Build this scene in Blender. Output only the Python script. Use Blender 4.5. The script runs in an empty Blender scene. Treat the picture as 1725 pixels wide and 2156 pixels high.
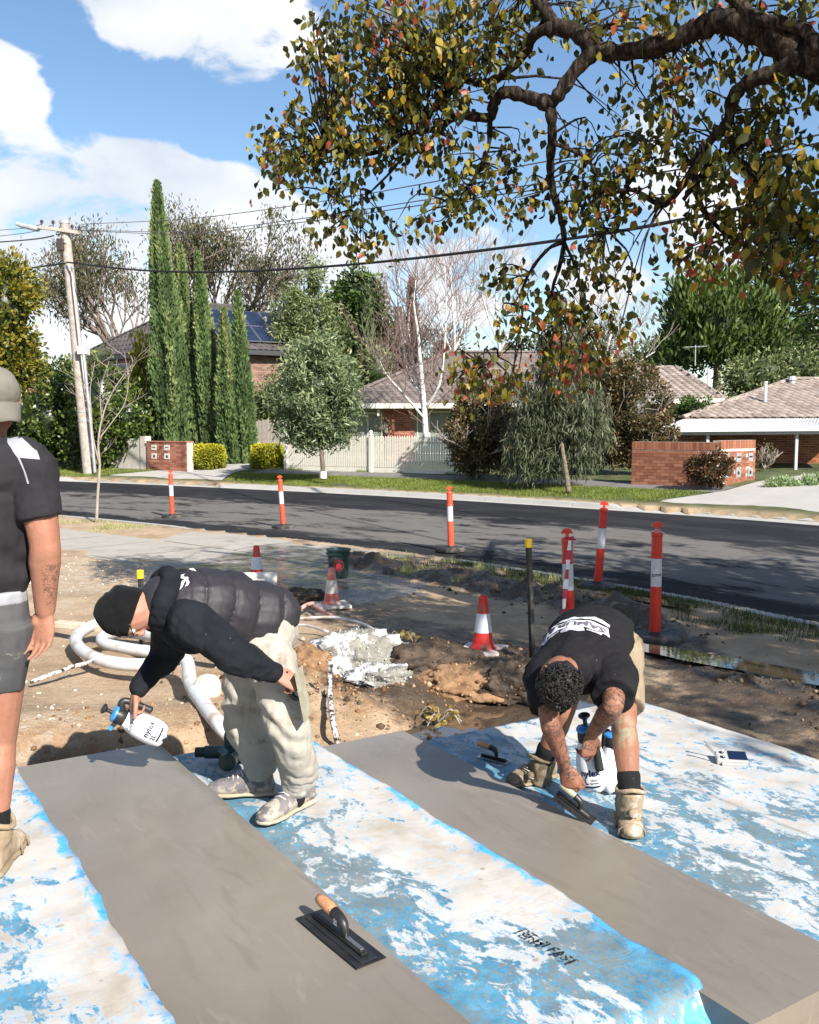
import bpy, bmesh, math, random
import numpy as np
from mathutils import Vector, Matrix, Euler, noise as mnoise
from mathutils.bvhtree import BVHTree
R = math.radians
random.seed(7); rng = np.random.default_rng(7)
scene = bpy.context.scene
col = scene.collection

# ------------------------------------------------------------------ camera
CAM_H = 2.09; PITCH = math.atan(178/2000.)
cd = bpy.data.cameras.new('camera'); cam = bpy.data.objects.new('camera', cd); col.objects.link(cam)
cd.sensor_fit = 'HORIZONTAL'; cd.sensor_width = 24.0; cd.lens = 24.0*2000/1725
cd.clip_start = 0.05; cd.clip_end = 900
cam.location = (0, 0, CAM_H); cam.rotation_euler = (R(90)-PITCH, 0, 0)
scene.camera = cam
# ------------------------------------------------------------------ sun, sky, exposure
SUN_EL = R(36); SUN_AZ = math.atan2(.54, -.84)
SUN = Vector((math.sin(SUN_AZ)*math.cos(SUN_EL), math.cos(SUN_AZ)*math.cos(SUN_EL), math.sin(SUN_EL)))
sl = bpy.data.lights.new('sun', 'SUN'); so = bpy.data.objects.new('sun', sl); col.objects.link(so)
sl.energy = 5.0; sl.angle = R(.5); sl.color = (1, .95, .87)
so.rotation_euler = (-SUN).to_track_quat('-Z', 'Y').to_euler(); so.location = (20, -30, 40)
scene.view_settings.view_transform = 'Standard'; scene.view_settings.look = 'None'
scene.view_settings.exposure = 0.95; scene.view_settings.gamma = 1
scene.view_settings.use_curve_mapping = False
scene.cycles.max_bounces = 6; scene.cycles.transparent_max_bounces = 8
scene.cycles.caustics_reflective = False; scene.cycles.caustics_refractive = False

F_ = 2000.; CX_ = 862.5; CY_ = 1078.
def ray(x, y):
    u = (x-CX_)/F_; v = -(y-CY_)/F_
    return Vector((u, v*math.sin(PITCH)+math.cos(PITCH), v*math.cos(PITCH)-math.sin(PITCH)))
def gz(x, y, z):            # the point of height z seen at (x, y) of a 1725 wide view
    d = ray(x, y); return Vector((0, 0, CAM_H)) + d*((z-CAM_H)/d.z)
def gy(x, y, Y):            # the point at distance Y
    d = ray(x, y); return Vector((0, 0, CAM_H)) + d*(Y/d.y)

w = bpy.data.worlds.new('World'); scene.world = w; w.use_nodes = True
nt = w.node_tree; nt.nodes.clear(); N = nt.nodes.new; L = nt.links.new
def wm(op, a, b=None, clamp=False):
    n = N('ShaderNodeMath'); n.operation = op; n.use_clamp = clamp
    for i, v in enumerate((a, b)):
        if v is None: continue
        if isinstance(v, (int, float)): n.inputs[i].default_value = v
        else: L(v, n.inputs[i])
    return n.outputs[0]
out = N('ShaderNodeOutputWorld'); sky = N('ShaderNodeTexSky'); sky.sky_type = 'NISHITA'; sky.sun_disc = False
sky.sun_elevation = SUN_EL; sky.sun_rotation = SUN_AZ; sky.air_density = 1.0; sky.dust_density = .25; sky.ozone_density = 1.1
b1 = N('ShaderNodeBackground'); b1.inputs[1].default_value = .088
hs_ = N('ShaderNodeHueSaturation'); hs_.inputs['Saturation'].default_value = 1.12; L(sky.outputs[0], hs_.inputs['Color']); L(hs_.outputs[0], b1.inputs[0])
tc = N('ShaderNodeTexCoord')
def dirblob(px, py, rad, amt):
    d = ray(px, py).normalized()
    n = N('ShaderNodeVectorMath'); n.operation = 'DOT_PRODUCT'; L(tc.outputs['Generated'], n.inputs[0]); n.inputs[1].default_value = d
    m = N('ShaderNodeMapRange'); L(n.outputs['Value'], m.inputs[0])
    m.inputs[1].default_value = math.cos(rad); m.inputs[2].default_value = math.cos(rad*.25); m.inputs[3].default_value = 0; m.inputs[4].default_value = amt
    m.interpolation_type = 'SMOOTHSTEP'
    return m.outputs[0]
blobs = [(330, -20, .075, .8), (480, 20, .08, .8), (590, 70, .055, .7), (200, -60, .07, .7), (420, -80, .1, .7), (5, 215, .055, .85), (-70, 190, .07, .8),
         (40, 410, .065, 1), (40, 500, .10, 1), (190, 430, .085, 1), (310, 420, .07, 1), (330, 510, .11, 1), (470, 480, .08, 1), (580, 530, .08, 1), (690, 575, .08, .95), (500, 600, .11, .9), (110, 610, .10, .8), (20, 710, .09, .6), (830, 610, .07, .8), (-200, 520, .18, .8),
         (1480, 470, .06, .75), (1250, 570, .07, .7), (1010, 580, .07, .7), (1330, 320, .06, .6), (1560, 560, .05, .5)]
acc = None
for b_ in blobs:
    v_ = dirblob(*b_); acc = v_ if acc is None else wm('ADD', acc, v_)
acc = wm('MINIMUM', wm('MULTIPLY', acc, .82), .80)
back = N('ShaderNodeTexNoise'); back.inputs['Scale'].default_value = 2.2; back.inputs['Detail'].default_value = 3; L(tc.outputs['Generated'], back.inputs['Vector'])
sepw = N('ShaderNodeSeparateXYZ'); L(tc.outputs['Generated'], sepw.inputs[0])
bk = N('ShaderNodeMapRange'); L(sepw.outputs[1], bk.inputs[0]); bk.inputs[1].default_value = .75; bk.inputs[2].default_value = .45; bk.inputs[3].default_value = 0; bk.inputs[4].default_value = 1
backm = N('ShaderNodeMapRange'); L(back.outputs[0], backm.inputs[0]); backm.inputs[1].default_value = .45; backm.inputs[2].default_value = .62
acc = wm('ADD', acc, wm('MULTIPLY', wm('MULTIPLY', backm.outputs[0], bk.outputs[0]), .5))
mp = N('ShaderNodeMapping'); mp.inputs['Scale'].default_value = (1, 1, 1.7); L(tc.outputs['Generated'], mp.inputs[0])
cn = N('ShaderNodeTexNoise'); cn.inputs['Scale'].default_value = 10; cn.inputs['Detail'].default_value = 9; cn.inputs['Roughness'].default_value = .56; cn.inputs['Distortion'].default_value = .35; L(mp.outputs[0], cn.inputs['Vector'])
dens = wm('ADD', acc, wm('MULTIPLY', wm('SUBTRACT', cn.outputs[0], .5), 2.6))
msk = N('ShaderNodeMapRange'); L(dens, msk.inputs[0]); msk.inputs[1].default_value = .30; msk.inputs[2].default_value = .62; msk.interpolation_type = 'SMOOTHSTEP'
cn2 = N('ShaderNodeTexNoise'); cn2.inputs['Scale'].default_value = 5; cn2.inputs['Detail'].default_value = 6; L(mp.outputs[0], cn2.inputs['Vector'])
ccr = N('ShaderNodeValToRGB'); L(cn2.outputs[0], ccr.inputs[0])
ccr.color_ramp.elements[0].position = .33; ccr.color_ramp.elements[0].color = (.52, .58, .66, 1)
ccr.color_ramp.elements[1].position = .56; ccr.color_ramp.elements[1].color = (.80, .81, .83, 1)
b2 = N('ShaderNodeBackground'); L(ccr.outputs[0], b2.inputs[0]); b2.inputs[1].default_value = .70
mx = N('ShaderNodeMixShader'); L(wm('MULTIPLY', msk.outputs[0], .95), mx.inputs[0]); L(b1.outputs[0], mx.inputs[1]); L(b2.outputs[0], mx.inputs[2]); L(mx.outputs[0], out.inputs[0])

# ------------------------------------------------------------------ numpy noise
_h = np.random.default_rng(3).random(65536).astype(np.float32)
def _hash(ix, iy, iz):
    return _h[((ix*7919) ^ (iy*104729) ^ (iz*15485863)) & 65535]
def vnoise(x, y, z=0):
    x = np.asarray(x, float); y = np.asarray(y, float); z = np.zeros_like(x)+z
    ix = np.floor(x).astype(np.int64); iy = np.floor(y).astype(np.int64); iz = np.floor(z).astype(np.int64)
    fx = x-ix; fy = y-iy; fz = z-iz
    fx = fx*fx*(3-2*fx); fy = fy*fy*(3-2*fy); fz = fz*fz*(3-2*fz)
    r = 0
    for dx in (0, 1):
        for dy in (0, 1):
            for dz in (0, 1):
                r = r + _hash(ix+dx, iy+dy, iz+dz)*(fx if dx else 1-fx)*(fy if dy else 1-fy)*(fz if dz else 1-fz)
    return r-.5
def fbm(x, y, z=0, o=5, g=.5):
    r = 0; a = 1.
    for i in range(o):
        r = r + a*vnoise(np.asarray(x)*2**i+17.3*i, np.asarray(y)*2**i-9.1*i, np.asarray(z)*2**i+3.7*i); a *= g
    return r
def sst(a, b, x):
    t = np.clip((np.asarray(x, float)-a)/(b-a), 0, 1); return t*t*(3-2*t)

# ------------------------------------------------------------------ materials
MATS = {}
def newmat(name):
    m = bpy.data.materials.new(name); m.use_nodes = True; t = m.node_tree; t.nodes.clear(); MATS[name] = m
    o = t.nodes.new('ShaderNodeOutputMaterial'); p = t.nodes.new('ShaderNodeBsdfPrincipled'); t.links.new(p.outputs[0], o.inputs[0])
    return m, t, p, o
class NB:
    """node building shorthand"""
    def __init__(s, t, coord='Object'):
        s.t = t; s.tc = t.nodes.new('ShaderNodeTexCoord'); s.co = s.tc.outputs[coord]
    def n(s, k): return s.t.nodes.new(k)
    def l(s, a, b): s.t.links.new(a, b)
    def map(s, sc=(1, 1, 1), rot=(0, 0, 0), loc=(0, 0, 0), src=None):
        m = s.n('ShaderNodeMapping'); m.inputs['Scale'].default_value = sc; m.inputs['Rotation'].default_value = rot; m.inputs['Location'].default_value = loc
        s.l(src or s.co, m.inputs[0]); return m.outputs[0]
    def noise(s, scale, detail=5, rough=.55, dist=0, src=None):
        n = s.n('ShaderNodeTexNoise'); n.inputs['Scale'].default_value = scale; n.inputs['Detail'].default_value = detail
        n.inputs['Roughness'].default_value = rough; n.inputs['Distortion'].default_value = dist; s.l(src or s.co, n.inputs['Vector']); return n.outputs[0]
    def vor(s, scale, src=None, feat='F1', out='Distance'):
        n = s.n('ShaderNodeTexVoronoi'); n.inputs['Scale'].default_value = scale; n.feature = feat; s.l(src or s.co, n.inputs['Vector']); return n.outputs[out]
    def ramp(s, fac, *stops):
        r = s.n('ShaderNodeValToRGB'); s.l(fac, r.inputs[0]); e = r.color_ramp.elements
        while len(e) < len(stops): e.new(.5)
        for i, (p, c) in enumerate(stops):
            e[i].position = p; e[i].color = (c[0], c[1], c[2], 1) if hasattr(c, '__len__') else (c, c, c, 1)
        return r.outputs[0]
    def mr(s, v, a, b, c=0, d=1, smooth=True):
        m = s.n('ShaderNodeMapRange'); s.l(v, m.inputs[0])
        for i, q in enumerate((a, b, c, d)): m.inputs[i+1].default_value = q
        if smooth: m.interpolation_type = 'SMOOTHSTEP'
        return m.outputs[0]
    def math(s, op, a, b=None, clamp=False):
        n = s.n('ShaderNodeMath'); n.operation = op; n.use_clamp = clamp
        for i, v in enumerate((a, b)):
            if v is None: continue
            if isinstance(v, (int, float)): n.inputs[i].default_value = v
            else: s.l(v, n.inputs[i])
        return n.outputs[0]
    def mix(s, f, a, b, mode='MIX'):
        n = s.n('ShaderNodeMix'); n.data_type = 'RGBA'; n.blend_type = mode; n.clamp_factor = True
        for i, v in ((0, f), (6, a), (7, b)):
            if isinstance(v, (int, float)): n.inputs[i].default_value = v
            elif hasattr(v, '__len__'): n.inputs[i].default_value = (v[0], v[1], v[2], 1)
            else: s.l(v, n.inputs[i])
        return n.outputs[2]
    def bump(s, h, strength=.3, dist=.01, nrm=None):
        n = s.n('ShaderNodeBump'); n.inputs['Strength'].default_value = strength; n.inputs['Distance'].default_value = dist; s.l(h, n.inputs['Height'])
        if nrm is not None: s.l(nrm, n.inputs['Normal'])
        return n.outputs[0]
    def sep(s, src=None):
        n = s.n('ShaderNodeSeparateXYZ'); s.l(src or s.co, n.inputs[0]); return n.outputs
    def attr(s, name, out='Fac'):
        n = s.n('ShaderNodeAttribute'); n.attribute_name = name; return n.outputs[out]
def setp(p, **k):
    for a, v in k.items():
        q = p.inputs[a.replace('_', ' ')]
        if hasattr(v, 'is_linked') or isinstance(v, bpy.types.NodeSocket): p.id_data.links.new(v, q)
        elif hasattr(v, '__len__') and len(v) == 3: q.default_value = (*v, 1)
        else: q.default_value = v
def pmat(name, c1, c2=None, scale=8, rough=.7, bump=0, bscale=None, bdist=.01, metallic=0, spec=.5, detail=5, lo=.35, hi=.65, coord='Object', c3=None, s3=2., sheen=0, trans=0):
    m, t, p, o = newmat(name); b = NB(t, coord)
    if c2 is None: setp(p, Base_Color=c1)
    else:
        c = b.ramp(b.noise(scale, detail), (lo, c1), (hi, c2))
        if c3 is not None: c = b.mix(b.mr(b.noise(s3, 4), .5, .68), c, c3)
        setp(p, Base_Color=c)
    setp(p, Roughness=rough, Metallic=metallic); p.inputs['Specular IOR Level'].default_value = spec
    if sheen: p.inputs['Sheen Weight'].default_value = sheen
    if bump: setp(p, Normal=b.bump(b.noise(bscale or scale*3, 6), bump, bdist))
    return m
def leafmat(name, stops, rough=.5, trans=.3, spec=.4, gain=1.4):
    m, t, p, o = newmat(name); b = NB(t)
    stops = [(q_, tuple(min(.8, v*gain) for v in c_)) for q_, c_ in stops]
    c = b.ramp(b.attr('rnd'), *stops); setp(p, Base_Color=c, Roughness=rough); p.inputs['Specular IOR Level'].default_value = spec
    if trans:
        tr = b.n('ShaderNodeBsdfTranslucent'); b.l(c, tr.inputs[0]); mx = b.n('ShaderNodeMixShader'); mx.inputs[0].default_value = trans
        b.l(p.outputs[0], mx.inputs[1]); b.l(tr.outputs[0], mx.inputs[2]); b.l(mx.outputs[0], o.inputs[0])
    return m

# ------------------------------------------------------------------ object helpers
def setprops(o, label=None, cat=None, group=None, kind=None):
    if label: o['label'] = label
    if cat: o['category'] = cat
    if group: o['group'] = group
    if kind: o['kind'] = kind
    return o
def np_mesh(name, V, Fc, smooth=False, rnd=None):
    """V (n,3), Fc (m,k) one polygon size"""
    V = np.asarray(V, np.float32); Fc = np.asarray(Fc, np.int32); me = bpy.data.meshes.new(name)
    me.vertices.add(len(V)); me.vertices.foreach_set('co', V.ravel())
    k = Fc.shape[1]; me.loops.add(Fc.size); me.loops.foreach_set('vertex_index', Fc.ravel())
    me.polygons.add(len(Fc)); me.polygons.foreach_set('loop_start', np.arange(0, Fc.size, k, dtype=np.int32)); me.polygons.foreach_set('loop_total', np.full(len(Fc), k, np.int32))
    if smooth: me.polygons.foreach_set('use_smooth', np.ones(len(Fc), bool))
    if rnd is not None:
        a = me.attributes.new('rnd', 'FLOAT', 'FACE'); a.data.foreach_set('value', np.asarray(rnd, np.float32))
    me.update(calc_edges=True); return me
def link(name, me, mat=None, parent=None, loc=(0, 0, 0), rot=None):
    o = bpy.data.objects.new(name, me); col.objects.link(o)
    if mat is not None and me is not None and len(me.materials) == 0: me.materials.append(MATS[mat] if isinstance(mat, str) else mat)
    o.location = loc
    if rot is not None: o.rotation_euler = rot
    if parent is not None: o.parent = parent
    return o
def thing(name, label, cat, loc=(0, 0, 0), rz=0, group=None):
    o = bpy.data.objects.new(name, None); col.objects.link(o); o.location = loc; o.rotation_euler = (0, 0, rz); o.empty_display_size = .1
    return setprops(o, label, cat, group)
def copy_tree(o, parent=None):
    c = o.copy(); col.objects.link(c)
    if parent is not None: c.parent = parent
    for ch in list(o.children): copy_tree(ch, c)
    return c
def orient(d, up=(0, 0, 1)):
    """matrix whose Z axis is d"""
    z = Vector(d).normalized(); u = Vector(up)
    if abs(z.dot(u)) > .98: u = Vector((1, 0, 0)) if abs(z.x) < .9 else Vector((0, 1, 0))
    x = u.cross(z).normalized(); y = z.cross(x)
    return Matrix((x, y, z)).transposed()
class MB:
    """collects shapes into one mesh"""
    def __init__(s): s.v = []; s.f = []
    def add(s, vs, fs, M=None):
        o = len(s.v)
        for v in vs:
            v = Vector(v); s.v.append(M @ v if M is not None else v)
        s.f += [tuple(i+o for i in q) for q in fs]; return s
    def box(s, lo, hi, M=None):
        (a, b, c), (d, e, f) = lo, hi
        return s.add([(a, b, c), (d, b, c), (d, e, c), (a, e, c), (a, b, f), (d, b, f), (d, e, f), (a, e, f)],
                     [(3, 2, 1, 0), (4, 5, 6, 7), (0, 1, 5, 4), (1, 2, 6, 5), (2, 3, 7, 6), (3, 0, 4, 7)], M)
    def bbox(s, lo, hi, bev=.005, M=None):
        """box with chamfered edges"""
        bm = bmesh.new(); bmesh.ops.create_cube(bm, size=1)
        for v in bm.verts: v.co = Vector([(lo[i]+hi[i])/2+v.co[i]*(hi[i]-lo[i]) for i in range(3)])
        bmesh.ops.bevel(bm, geom=list(bm.edges), offset=bev, segments=2, affect='EDGES', profile=.6)
        bm.verts.index_update(); s.add([v.co for v in bm.verts], [[v.index for v in f.verts] for f in bm.faces], M); bm.free(); return s
    def prism(s, poly, z0, z1, M=None):
        n = len(poly); return s.add([(x, y, z0) for x, y in poly]+[(x, y, z1) for x, y in poly],
            [tuple(reversed(range(n))), tuple(range(n, 2*n))]+[(i, (i+1) % n, n+(i+1) % n, n+i) for i in range(n)], M)
    def lathe(s, prof, n=20, M=None, caps=True):
        vs = []; fs = []
        for r, z in prof:
            for i in range(n): a = 2*math.pi*i/n; vs.append((r*math.cos(a), r*math.sin(a), z))
        for j in range(len(prof)-1):
            for i in range(n): fs.append((j*n+i, j*n+(i+1) % n, (j+1)*n+(i+1) % n, (j+1)*n+i))
        if caps: fs.append(tuple(reversed(range(n)))); fs.append(tuple(range((len(prof)-1)*n, len(prof)*n)))
        return s.add(vs, fs, M)
    def tube(s, pts, rad, n=8, caps=True, flat=None):
        """tube along pts; rad number or list of r or (rx, ry); flat: side axis held for ry"""
        pts = [Vector(p) for p in pts]; m = len(pts)
        rs = rad if hasattr(rad, '__len__') else [rad]*m
        base = len(s.v); side = None
        for i, p in enumerate(pts):
            d = (pts[min(i+1, m-1)]-pts[max(i-1, 0)]).normalized()
            if flat is not None: x = Vector(flat[i] if isinstance(flat, list) else flat)
            elif side is None: x = Vector((0, 0, 1)).cross(d) if abs(d.z) < .9 else Vector((1, 0, 0))
            else: x = side
            x = (x-d*x.dot(d)); x = x.normalized() if x.length > 1e-6 else orient(d).col[0]
            y = d.cross(x); side = x
            rx, ry = rs[i] if hasattr(rs[i], '__len__') else (rs[i], rs[i])
            for k in range(n):
                a = 2*math.pi*k/n; s.v.append(p+x*(rx*math.cos(a))+y*(ry*math.sin(a)))
        for i in range(m-1):
            for k in range(n): s.f.append((base+i*n+k, base+i*n+(k+1) % n, base+(i+1)*n+(k+1) % n, base+(i+1)*n+k))
        if caps: s.f.append(tuple(base+k for k in reversed(range(n)))); s.f.append(tuple(base+(m-1)*n+k for k in range(n)))
        return s
    def ell(s, c, r, M=None, n=14, m=9):
        vs = []; fs = []; c = Vector(c)
        for j in range(1, m):
            t = math.pi*j/m
            for i in range(n): a = 2*math.pi*i/n; vs.append((math.sin(t)*math.cos(a)*r[0], math.sin(t)*math.sin(a)*r[1], math.cos(t)*r[2]))
        vs += [(0, 0, r[2]), (0, 0, -r[2])]
        for j in range(m-2):
            for i in range(n): fs.append((j*n+i, (j+1)*n+i, (j+1)*n+(i+1) % n, j*n+(i+1) % n))
        T = len(vs)-2
        for i in range(n): fs.append((T, i, (i+1) % n)); fs.append((T+1, (m-2)*n+(i+1) % n, (m-2)*n+i))
        vs = [(M.to_3x3() @ Vector(v) if M is not None else Vector(v))+c for v in vs]
        return s.add(vs, fs)
    def mesh(s, name, smooth=False, off=(0, 0, 0)):
        me = bpy.data.meshes.new(name); o = Vector(off); me.from_pydata([tuple(v-o) for v in s.v], [], s.f)
        if smooth: me.polygons.foreach_set('use_smooth', [True]*len(me.polygons))
        me.update(); return me
    def obj(s, name, mat, parent=None, smooth=False, world=False):
        off = parent.location if (parent is not None and world) else (0, 0, 0)
        return link(name, s.mesh(name, smooth, off), mat, parent)
def spline(pts, n=8):
    """Catmull-Rom through pts"""
    P = [Vector(p) for p in pts]; P = [P[0]*2-P[1]]+P+[P[-1]*2-P[-2]]; o = []
    for i in range(1, len(P)-2):
        for k in range(n):
            t = k/n; a, b, c, d = P[i-1:i+3]
            o.append(.5*((2*b)+(c-a)*t+(2*a-5*b+4*c-d)*t*t+(3*b-a-3*c+d)*t**3))
    o.append(P[-2]); return o
def lerp_list(v, n):
    m = len(v); return [float(np.interp(i*(m-1)/(n-1), range(m), v)) for i in range(n)]
def shade_auto(o, ang=40):
    me = o.data; me.polygons.foreach_set('use_smooth', [True]*len(me.polygons))
    try: me.set_sharp_from_angle(angle=R(ang))
    except Exception: pass
    return o
# ================================================================== SETTING
# near kerb line; everything beside the road is laid out along it: u metres along (leftwards), s metres across (0 near kerb, 7.4 far kerb)
_K = [(12.5, -6), (9.2, 1.8), (6.4, 6.8), (4.4, 10.2), (3.25, 12.1), (1.0, 14.9), (-1.4, 17.2), (-4.3, 19.7), (-8.5, 22.8), (-16, 27.4), (-30, 34.5), (-60, 48)]
KP = np.array([tuple(p)[:2] for p in spline([(x, y, 0) for x, y in _K], 30)])
KU = np.concatenate([[0], np.cumsum(np.linalg.norm(np.diff(KP, axis=0), axis=1))])
_T = np.gradient(KP, axis=0); _T /= np.linalg.norm(_T, axis=1)[:, None]
KN = np.stack([_T[:, 1], -_T[:, 0]], 1)           # points across the road
KU0 = KU[np.argmin(np.linalg.norm(KP-np.array([1.0, 14.9]), axis=1))]; KU = KU-KU0
def us(x, y):
    x = np.atleast_1d(np.asarray(x, float)).ravel(); y = np.atleast_1d(np.asarray(y, float)).ravel()
    i = np.empty(len(x), int)
    for c in range(0, len(x), 20000):
        d = (x[c:c+20000, None]-KP[None, ::3, 0])**2+(y[c:c+20000, None]-KP[None, ::3, 1])**2; i[c:c+20000] = d.argmin(1)*3
    dx = x-KP[i, 0]; dy = y-KP[i, 1]
    return KU[i]+dx*_T[i, 0]+dy*_T[i, 1], dx*KN[i, 0]+dy*KN[i, 1]
def kpos(u, s):
    u = np.asarray(u, float); px = np.interp(u, KU, KP[:, 0]); py = np.interp(u, KU, KP[:, 1]); nx = np.interp(u, KU, KN[:, 0]); ny = np.interp(u, KU, KN[:, 1])
    return px+nx*s, py+ny*s
RW = 8.4
E1 = np.array([.536, -.844]); E2 = np.array([.844, .536])      # along / across the steps
def ab(x, y): return x*E1[0]+y*E1[1], x*E2[0]+y*E2[1]
A0, A1 = -4.70, -1.71
def zfar(s):
    return .23+.078*np.clip(s-RW-.3, 0, 5)+.02*np.clip(s-RW-5.3, 0, 60)
def zbase(x, y):
    """smooth ground height without small lumps"""
    x = np.asarray(x, float); y = np.asarray(y, float)
    u, s = us(x, y); u = u.reshape(x.shape); s = s.reshape(x.shape)
    d = -s; a, b = ab(x, y)
    z = .0+.13*sst(2.2, 6.5, d)+.16*sst(2.6, .6, b)*sst(5, 8.5, d)
    t = -(a-A0)
    lw = sst(2.7, 2.0, b); bank = sst(.15, 1.25, t)*(1-lw)+sst(.74, .98, t)*lw; inb = sst(-1.5, -1.0, b)*(1-sst(4.7, 5.3, b))*(t < 2)*(t > -.2)
    z = z*(1-inb)+inb*(z*bank-(.10+.2*lw)*(1-bank)+.10*np.exp(-((t-1.3)/.35)**2)*sst(3.3, 2.6, b))
    pud = np.exp(-(((b-4.2)/.75)**2+((t-.62)/.55)**2)*1.1); z = z-.14*pud*(t > -.1)
    z = z-.06*np.exp(-((b-6.75)/.35)**2-((a+4.9)/.9)**2)          # puddle hollow on the right
    inside = (a > A0-.03) & (a < A1) & (b > -1.2) & (b < 4.80)
    z = np.where(inside, -.2, z); z = np.where((a >= A1) & (b < 5), np.minimum(z, .02), z)
    zr = -.35+0*z
    z = np.where(s > -.02, zr, z); z = np.where(s > RW+.1, zfar(s), z)
    return z
def zt(x, y): return float(zbase(np.array([x]), np.array([y]))[0])

# ---- ground sheet
def axis(parts):
    o = [];
    for a, b, st in parts: o += list(np.arange(a, b, st))
    return np.array(o)
gx = axis([(-420, -60, 30), (-60, -20, 2.5), (-20, -6, .4), (-6, 6.5, .05), (6.5, 20, .4), (20, 60, 2.5), (60, 421, 30)])
gyv = axis([(-60, 0, 8), (0, 2.4, .4), (2.4, 11.5, .05), (11.5, 18, .1), (18, 46, .4), (46, 90, 3), (90, 700, 40)])
GX, GY = np.meshgrid(gx, gyv); U_, S_ = us(GX, GY); U_ = U_.reshape(GX.shape); S_ = S_.reshape(GX.shape)
A_, B_ = ab(GX, GY); GZ = zbase(GX, GY); T_ = -(A_-A0)
near = (S_ < -.3); inside = (A_ > A0-.03) & (A_ < A1) & (B_ > -1.2) & (B_ < 4.80)
lump = fbm(GX*1.1, GY*1.1, 0, 4)*.05+fbm(GX*5, GY*5, 3, 4)*.018
# churned mud: ridge between footpath and kerb, the dug bank round the steps
ridge = np.exp(-((S_+1.75)/.55)**2)*sst(3.2, 2.4, GX)*sst(-1.5, -.7, GX)
ridge2 = np.exp(-((S_+2.9)/.6)**2)*sst(1.6, 2.6, GX)*.8
bankm = np.exp(-((T_-1.5)/.8)**2)*sst(2.0, 2.9, B_)*(1-sst(5.2, 5.9, B_))
rough = np.clip(ridge*1.0+ridge2*.7+bankm*.8, 0, 1)
clod = np.maximum(0, fbm(GX*6, GY*6, 7, 5, .6)+.15)
holes = fbm(GX*2.2, GY*2.2, 5, 3)
GZ = GZ+np.where(near & ~inside, lump*.7+rough*(.13*clod+.16*np.maximum(0, holes+.22))+ridge*.07+ridge2*.04, 0)
GZ = GZ+np.where(S_ > RW+.4, fbm(GX*.7, GY*.7, 1, 3)*.03, 0)
dist = np.hypot(GX, GY); GZ = np.where((S_ > 0) & (dist > 90), np.maximum(GZ-.02*(dist-90)*0, GZ), GZ)
# keep the dirt under the paths
def in_us(u0, u1, s0, s1): return (U_ > u0) & (U_ < u1) & (S_ > s0) & (S_ < s1)
V = np.stack([GX, GY, GZ], -1).reshape(-1, 3); ny_, nx_ = GX.shape
ii = (np.arange(ny_-1)[:, None]*nx_+np.arange(nx_-1)[None]).ravel()
gme = np_mesh('ground', V, np.stack([ii, ii+1, ii+nx_+1, ii+nx_], 1), smooth=True)
def pattr(me, name, v):
    a = me.attributes.new(name, 'FLOAT', 'POINT'); a.data.foreach_set('value', np.asarray(v, np.float32).ravel())
wet = np.clip(ridge*1.0+ridge2*.8+bankm*(.2+.45*sst(3.0, 3.6, B_))+np.exp(-((S_+4.2)/1.1)**2)*sst(-2.6, -1.2, GX)*.65+.6*np.exp(-((B_-6.75)/.35)**2-((A_+5.0)/1.2)**2)
              + .8*np.exp(-(((B_-4.2)/.75)**2+((T_-.5)/.5)**2))+fbm(GX*1.5, GY*1.5, 9, 4)*.14*(S_ > -7), 0, 1)*(S_ < 0)
wet = np.clip(wet+.8*sst(.35, .05, T_)*sst(-.1, .05, T_)*(B_ > -.9)*(B_ < 5), 0, 1)
pattr(gme, 'wet', wet); pattr(gme, 'far', sst(0, 1, S_-RW))
chalk = np.clip(np.exp(-((GX+3.6)/1.6)**2-((GY-13)/2.2)**2)*1.1+.5*np.exp(-((T_-1.1)/.6)**2)*(B_ < 1.3), 0, 1); pattr(gme, 'chalk', chalk)
orange = np.clip(bankm*.7+np.exp(-((GX+.95)/.5)**2-((GY-6.9)/.45)**2)+.6*np.exp(-((T_-.9)/.5)**2)*(B_ < 2.4), 0, 1); pattr(gme, 'clay', orange)

m, t, p, o = newmat('dirt'); b = NB(t)
c = b.ramp(b.noise(1.7, 8, .62), (.32, (.33, .225, .135)), (.52, (.47, .335, .215)), (.68, (.56, .43, .29)))
c = b.mix(b.math('MULTIPLY', b.attr('clay'), b.mr(b.noise(3.1, 6), .42, .6)), c, b.ramp(b.noise(14, 5), (.35, (.20, .10, .04)), (.65, (.36, .21, .11))))
c = b.mix(b.math('MULTIPLY', b.attr('chalk'), b.mr(b.noise(9, 8, .7), .46, .6)), c, (.52, .47, .40))
c = b.mix(b.math('MULTIPLY', b.mr(b.noise(48, 6, .7), .48, .66), .45), c, (.20, .14, .085)); c = b.mix(b.math('MULTIPLY', b.mr(b.noise(13, 7, .72), .52, .66), .4), c, (.24, .185, .125))
peb = b.mr(b.vor(34), .10, .16, 1, 0); pick = b.mr(b.noise(11, 3), .54, .6)
c = b.mix(b.math('MULTIPLY', peb, pick), c, (.55, .49, .41))
wv = b.mr(b.math('ADD', b.attr('wet'), b.math('MULTIPLY', b.math('SUBTRACT', b.noise(5, 7, .65), .5), .8)), .40, .66)
c = b.mix(b.math('MULTIPLY', wv, .86), c, b.ramp(b.noise(7, 6), (.3, (.024, .016, .009)), (.7, (.068, .044, .027))))
farc = b.ramp(b.noise(2, 6), (.35, (.06, .05, .03)), (.5, (.07, .10, .03)), (.7, (.16, .13, .08)))
c = b.mix(b.attr('far'), c, farc)
setp(p, Base_Color=c, Roughness=b.mix(wv, (.9,)*3, b.ramp(b.noise(9, 5), (.42, .16), (.6, .62)))); p.inputs['Specular IOR Level'].default_value = .35
h = b.math('ADD', b.noise(22, 8, .7), b.math('MULTIPLY', b.noise(80, 5), .35)); setp(p, Normal=b.bump(h, 1.0, .034))
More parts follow.
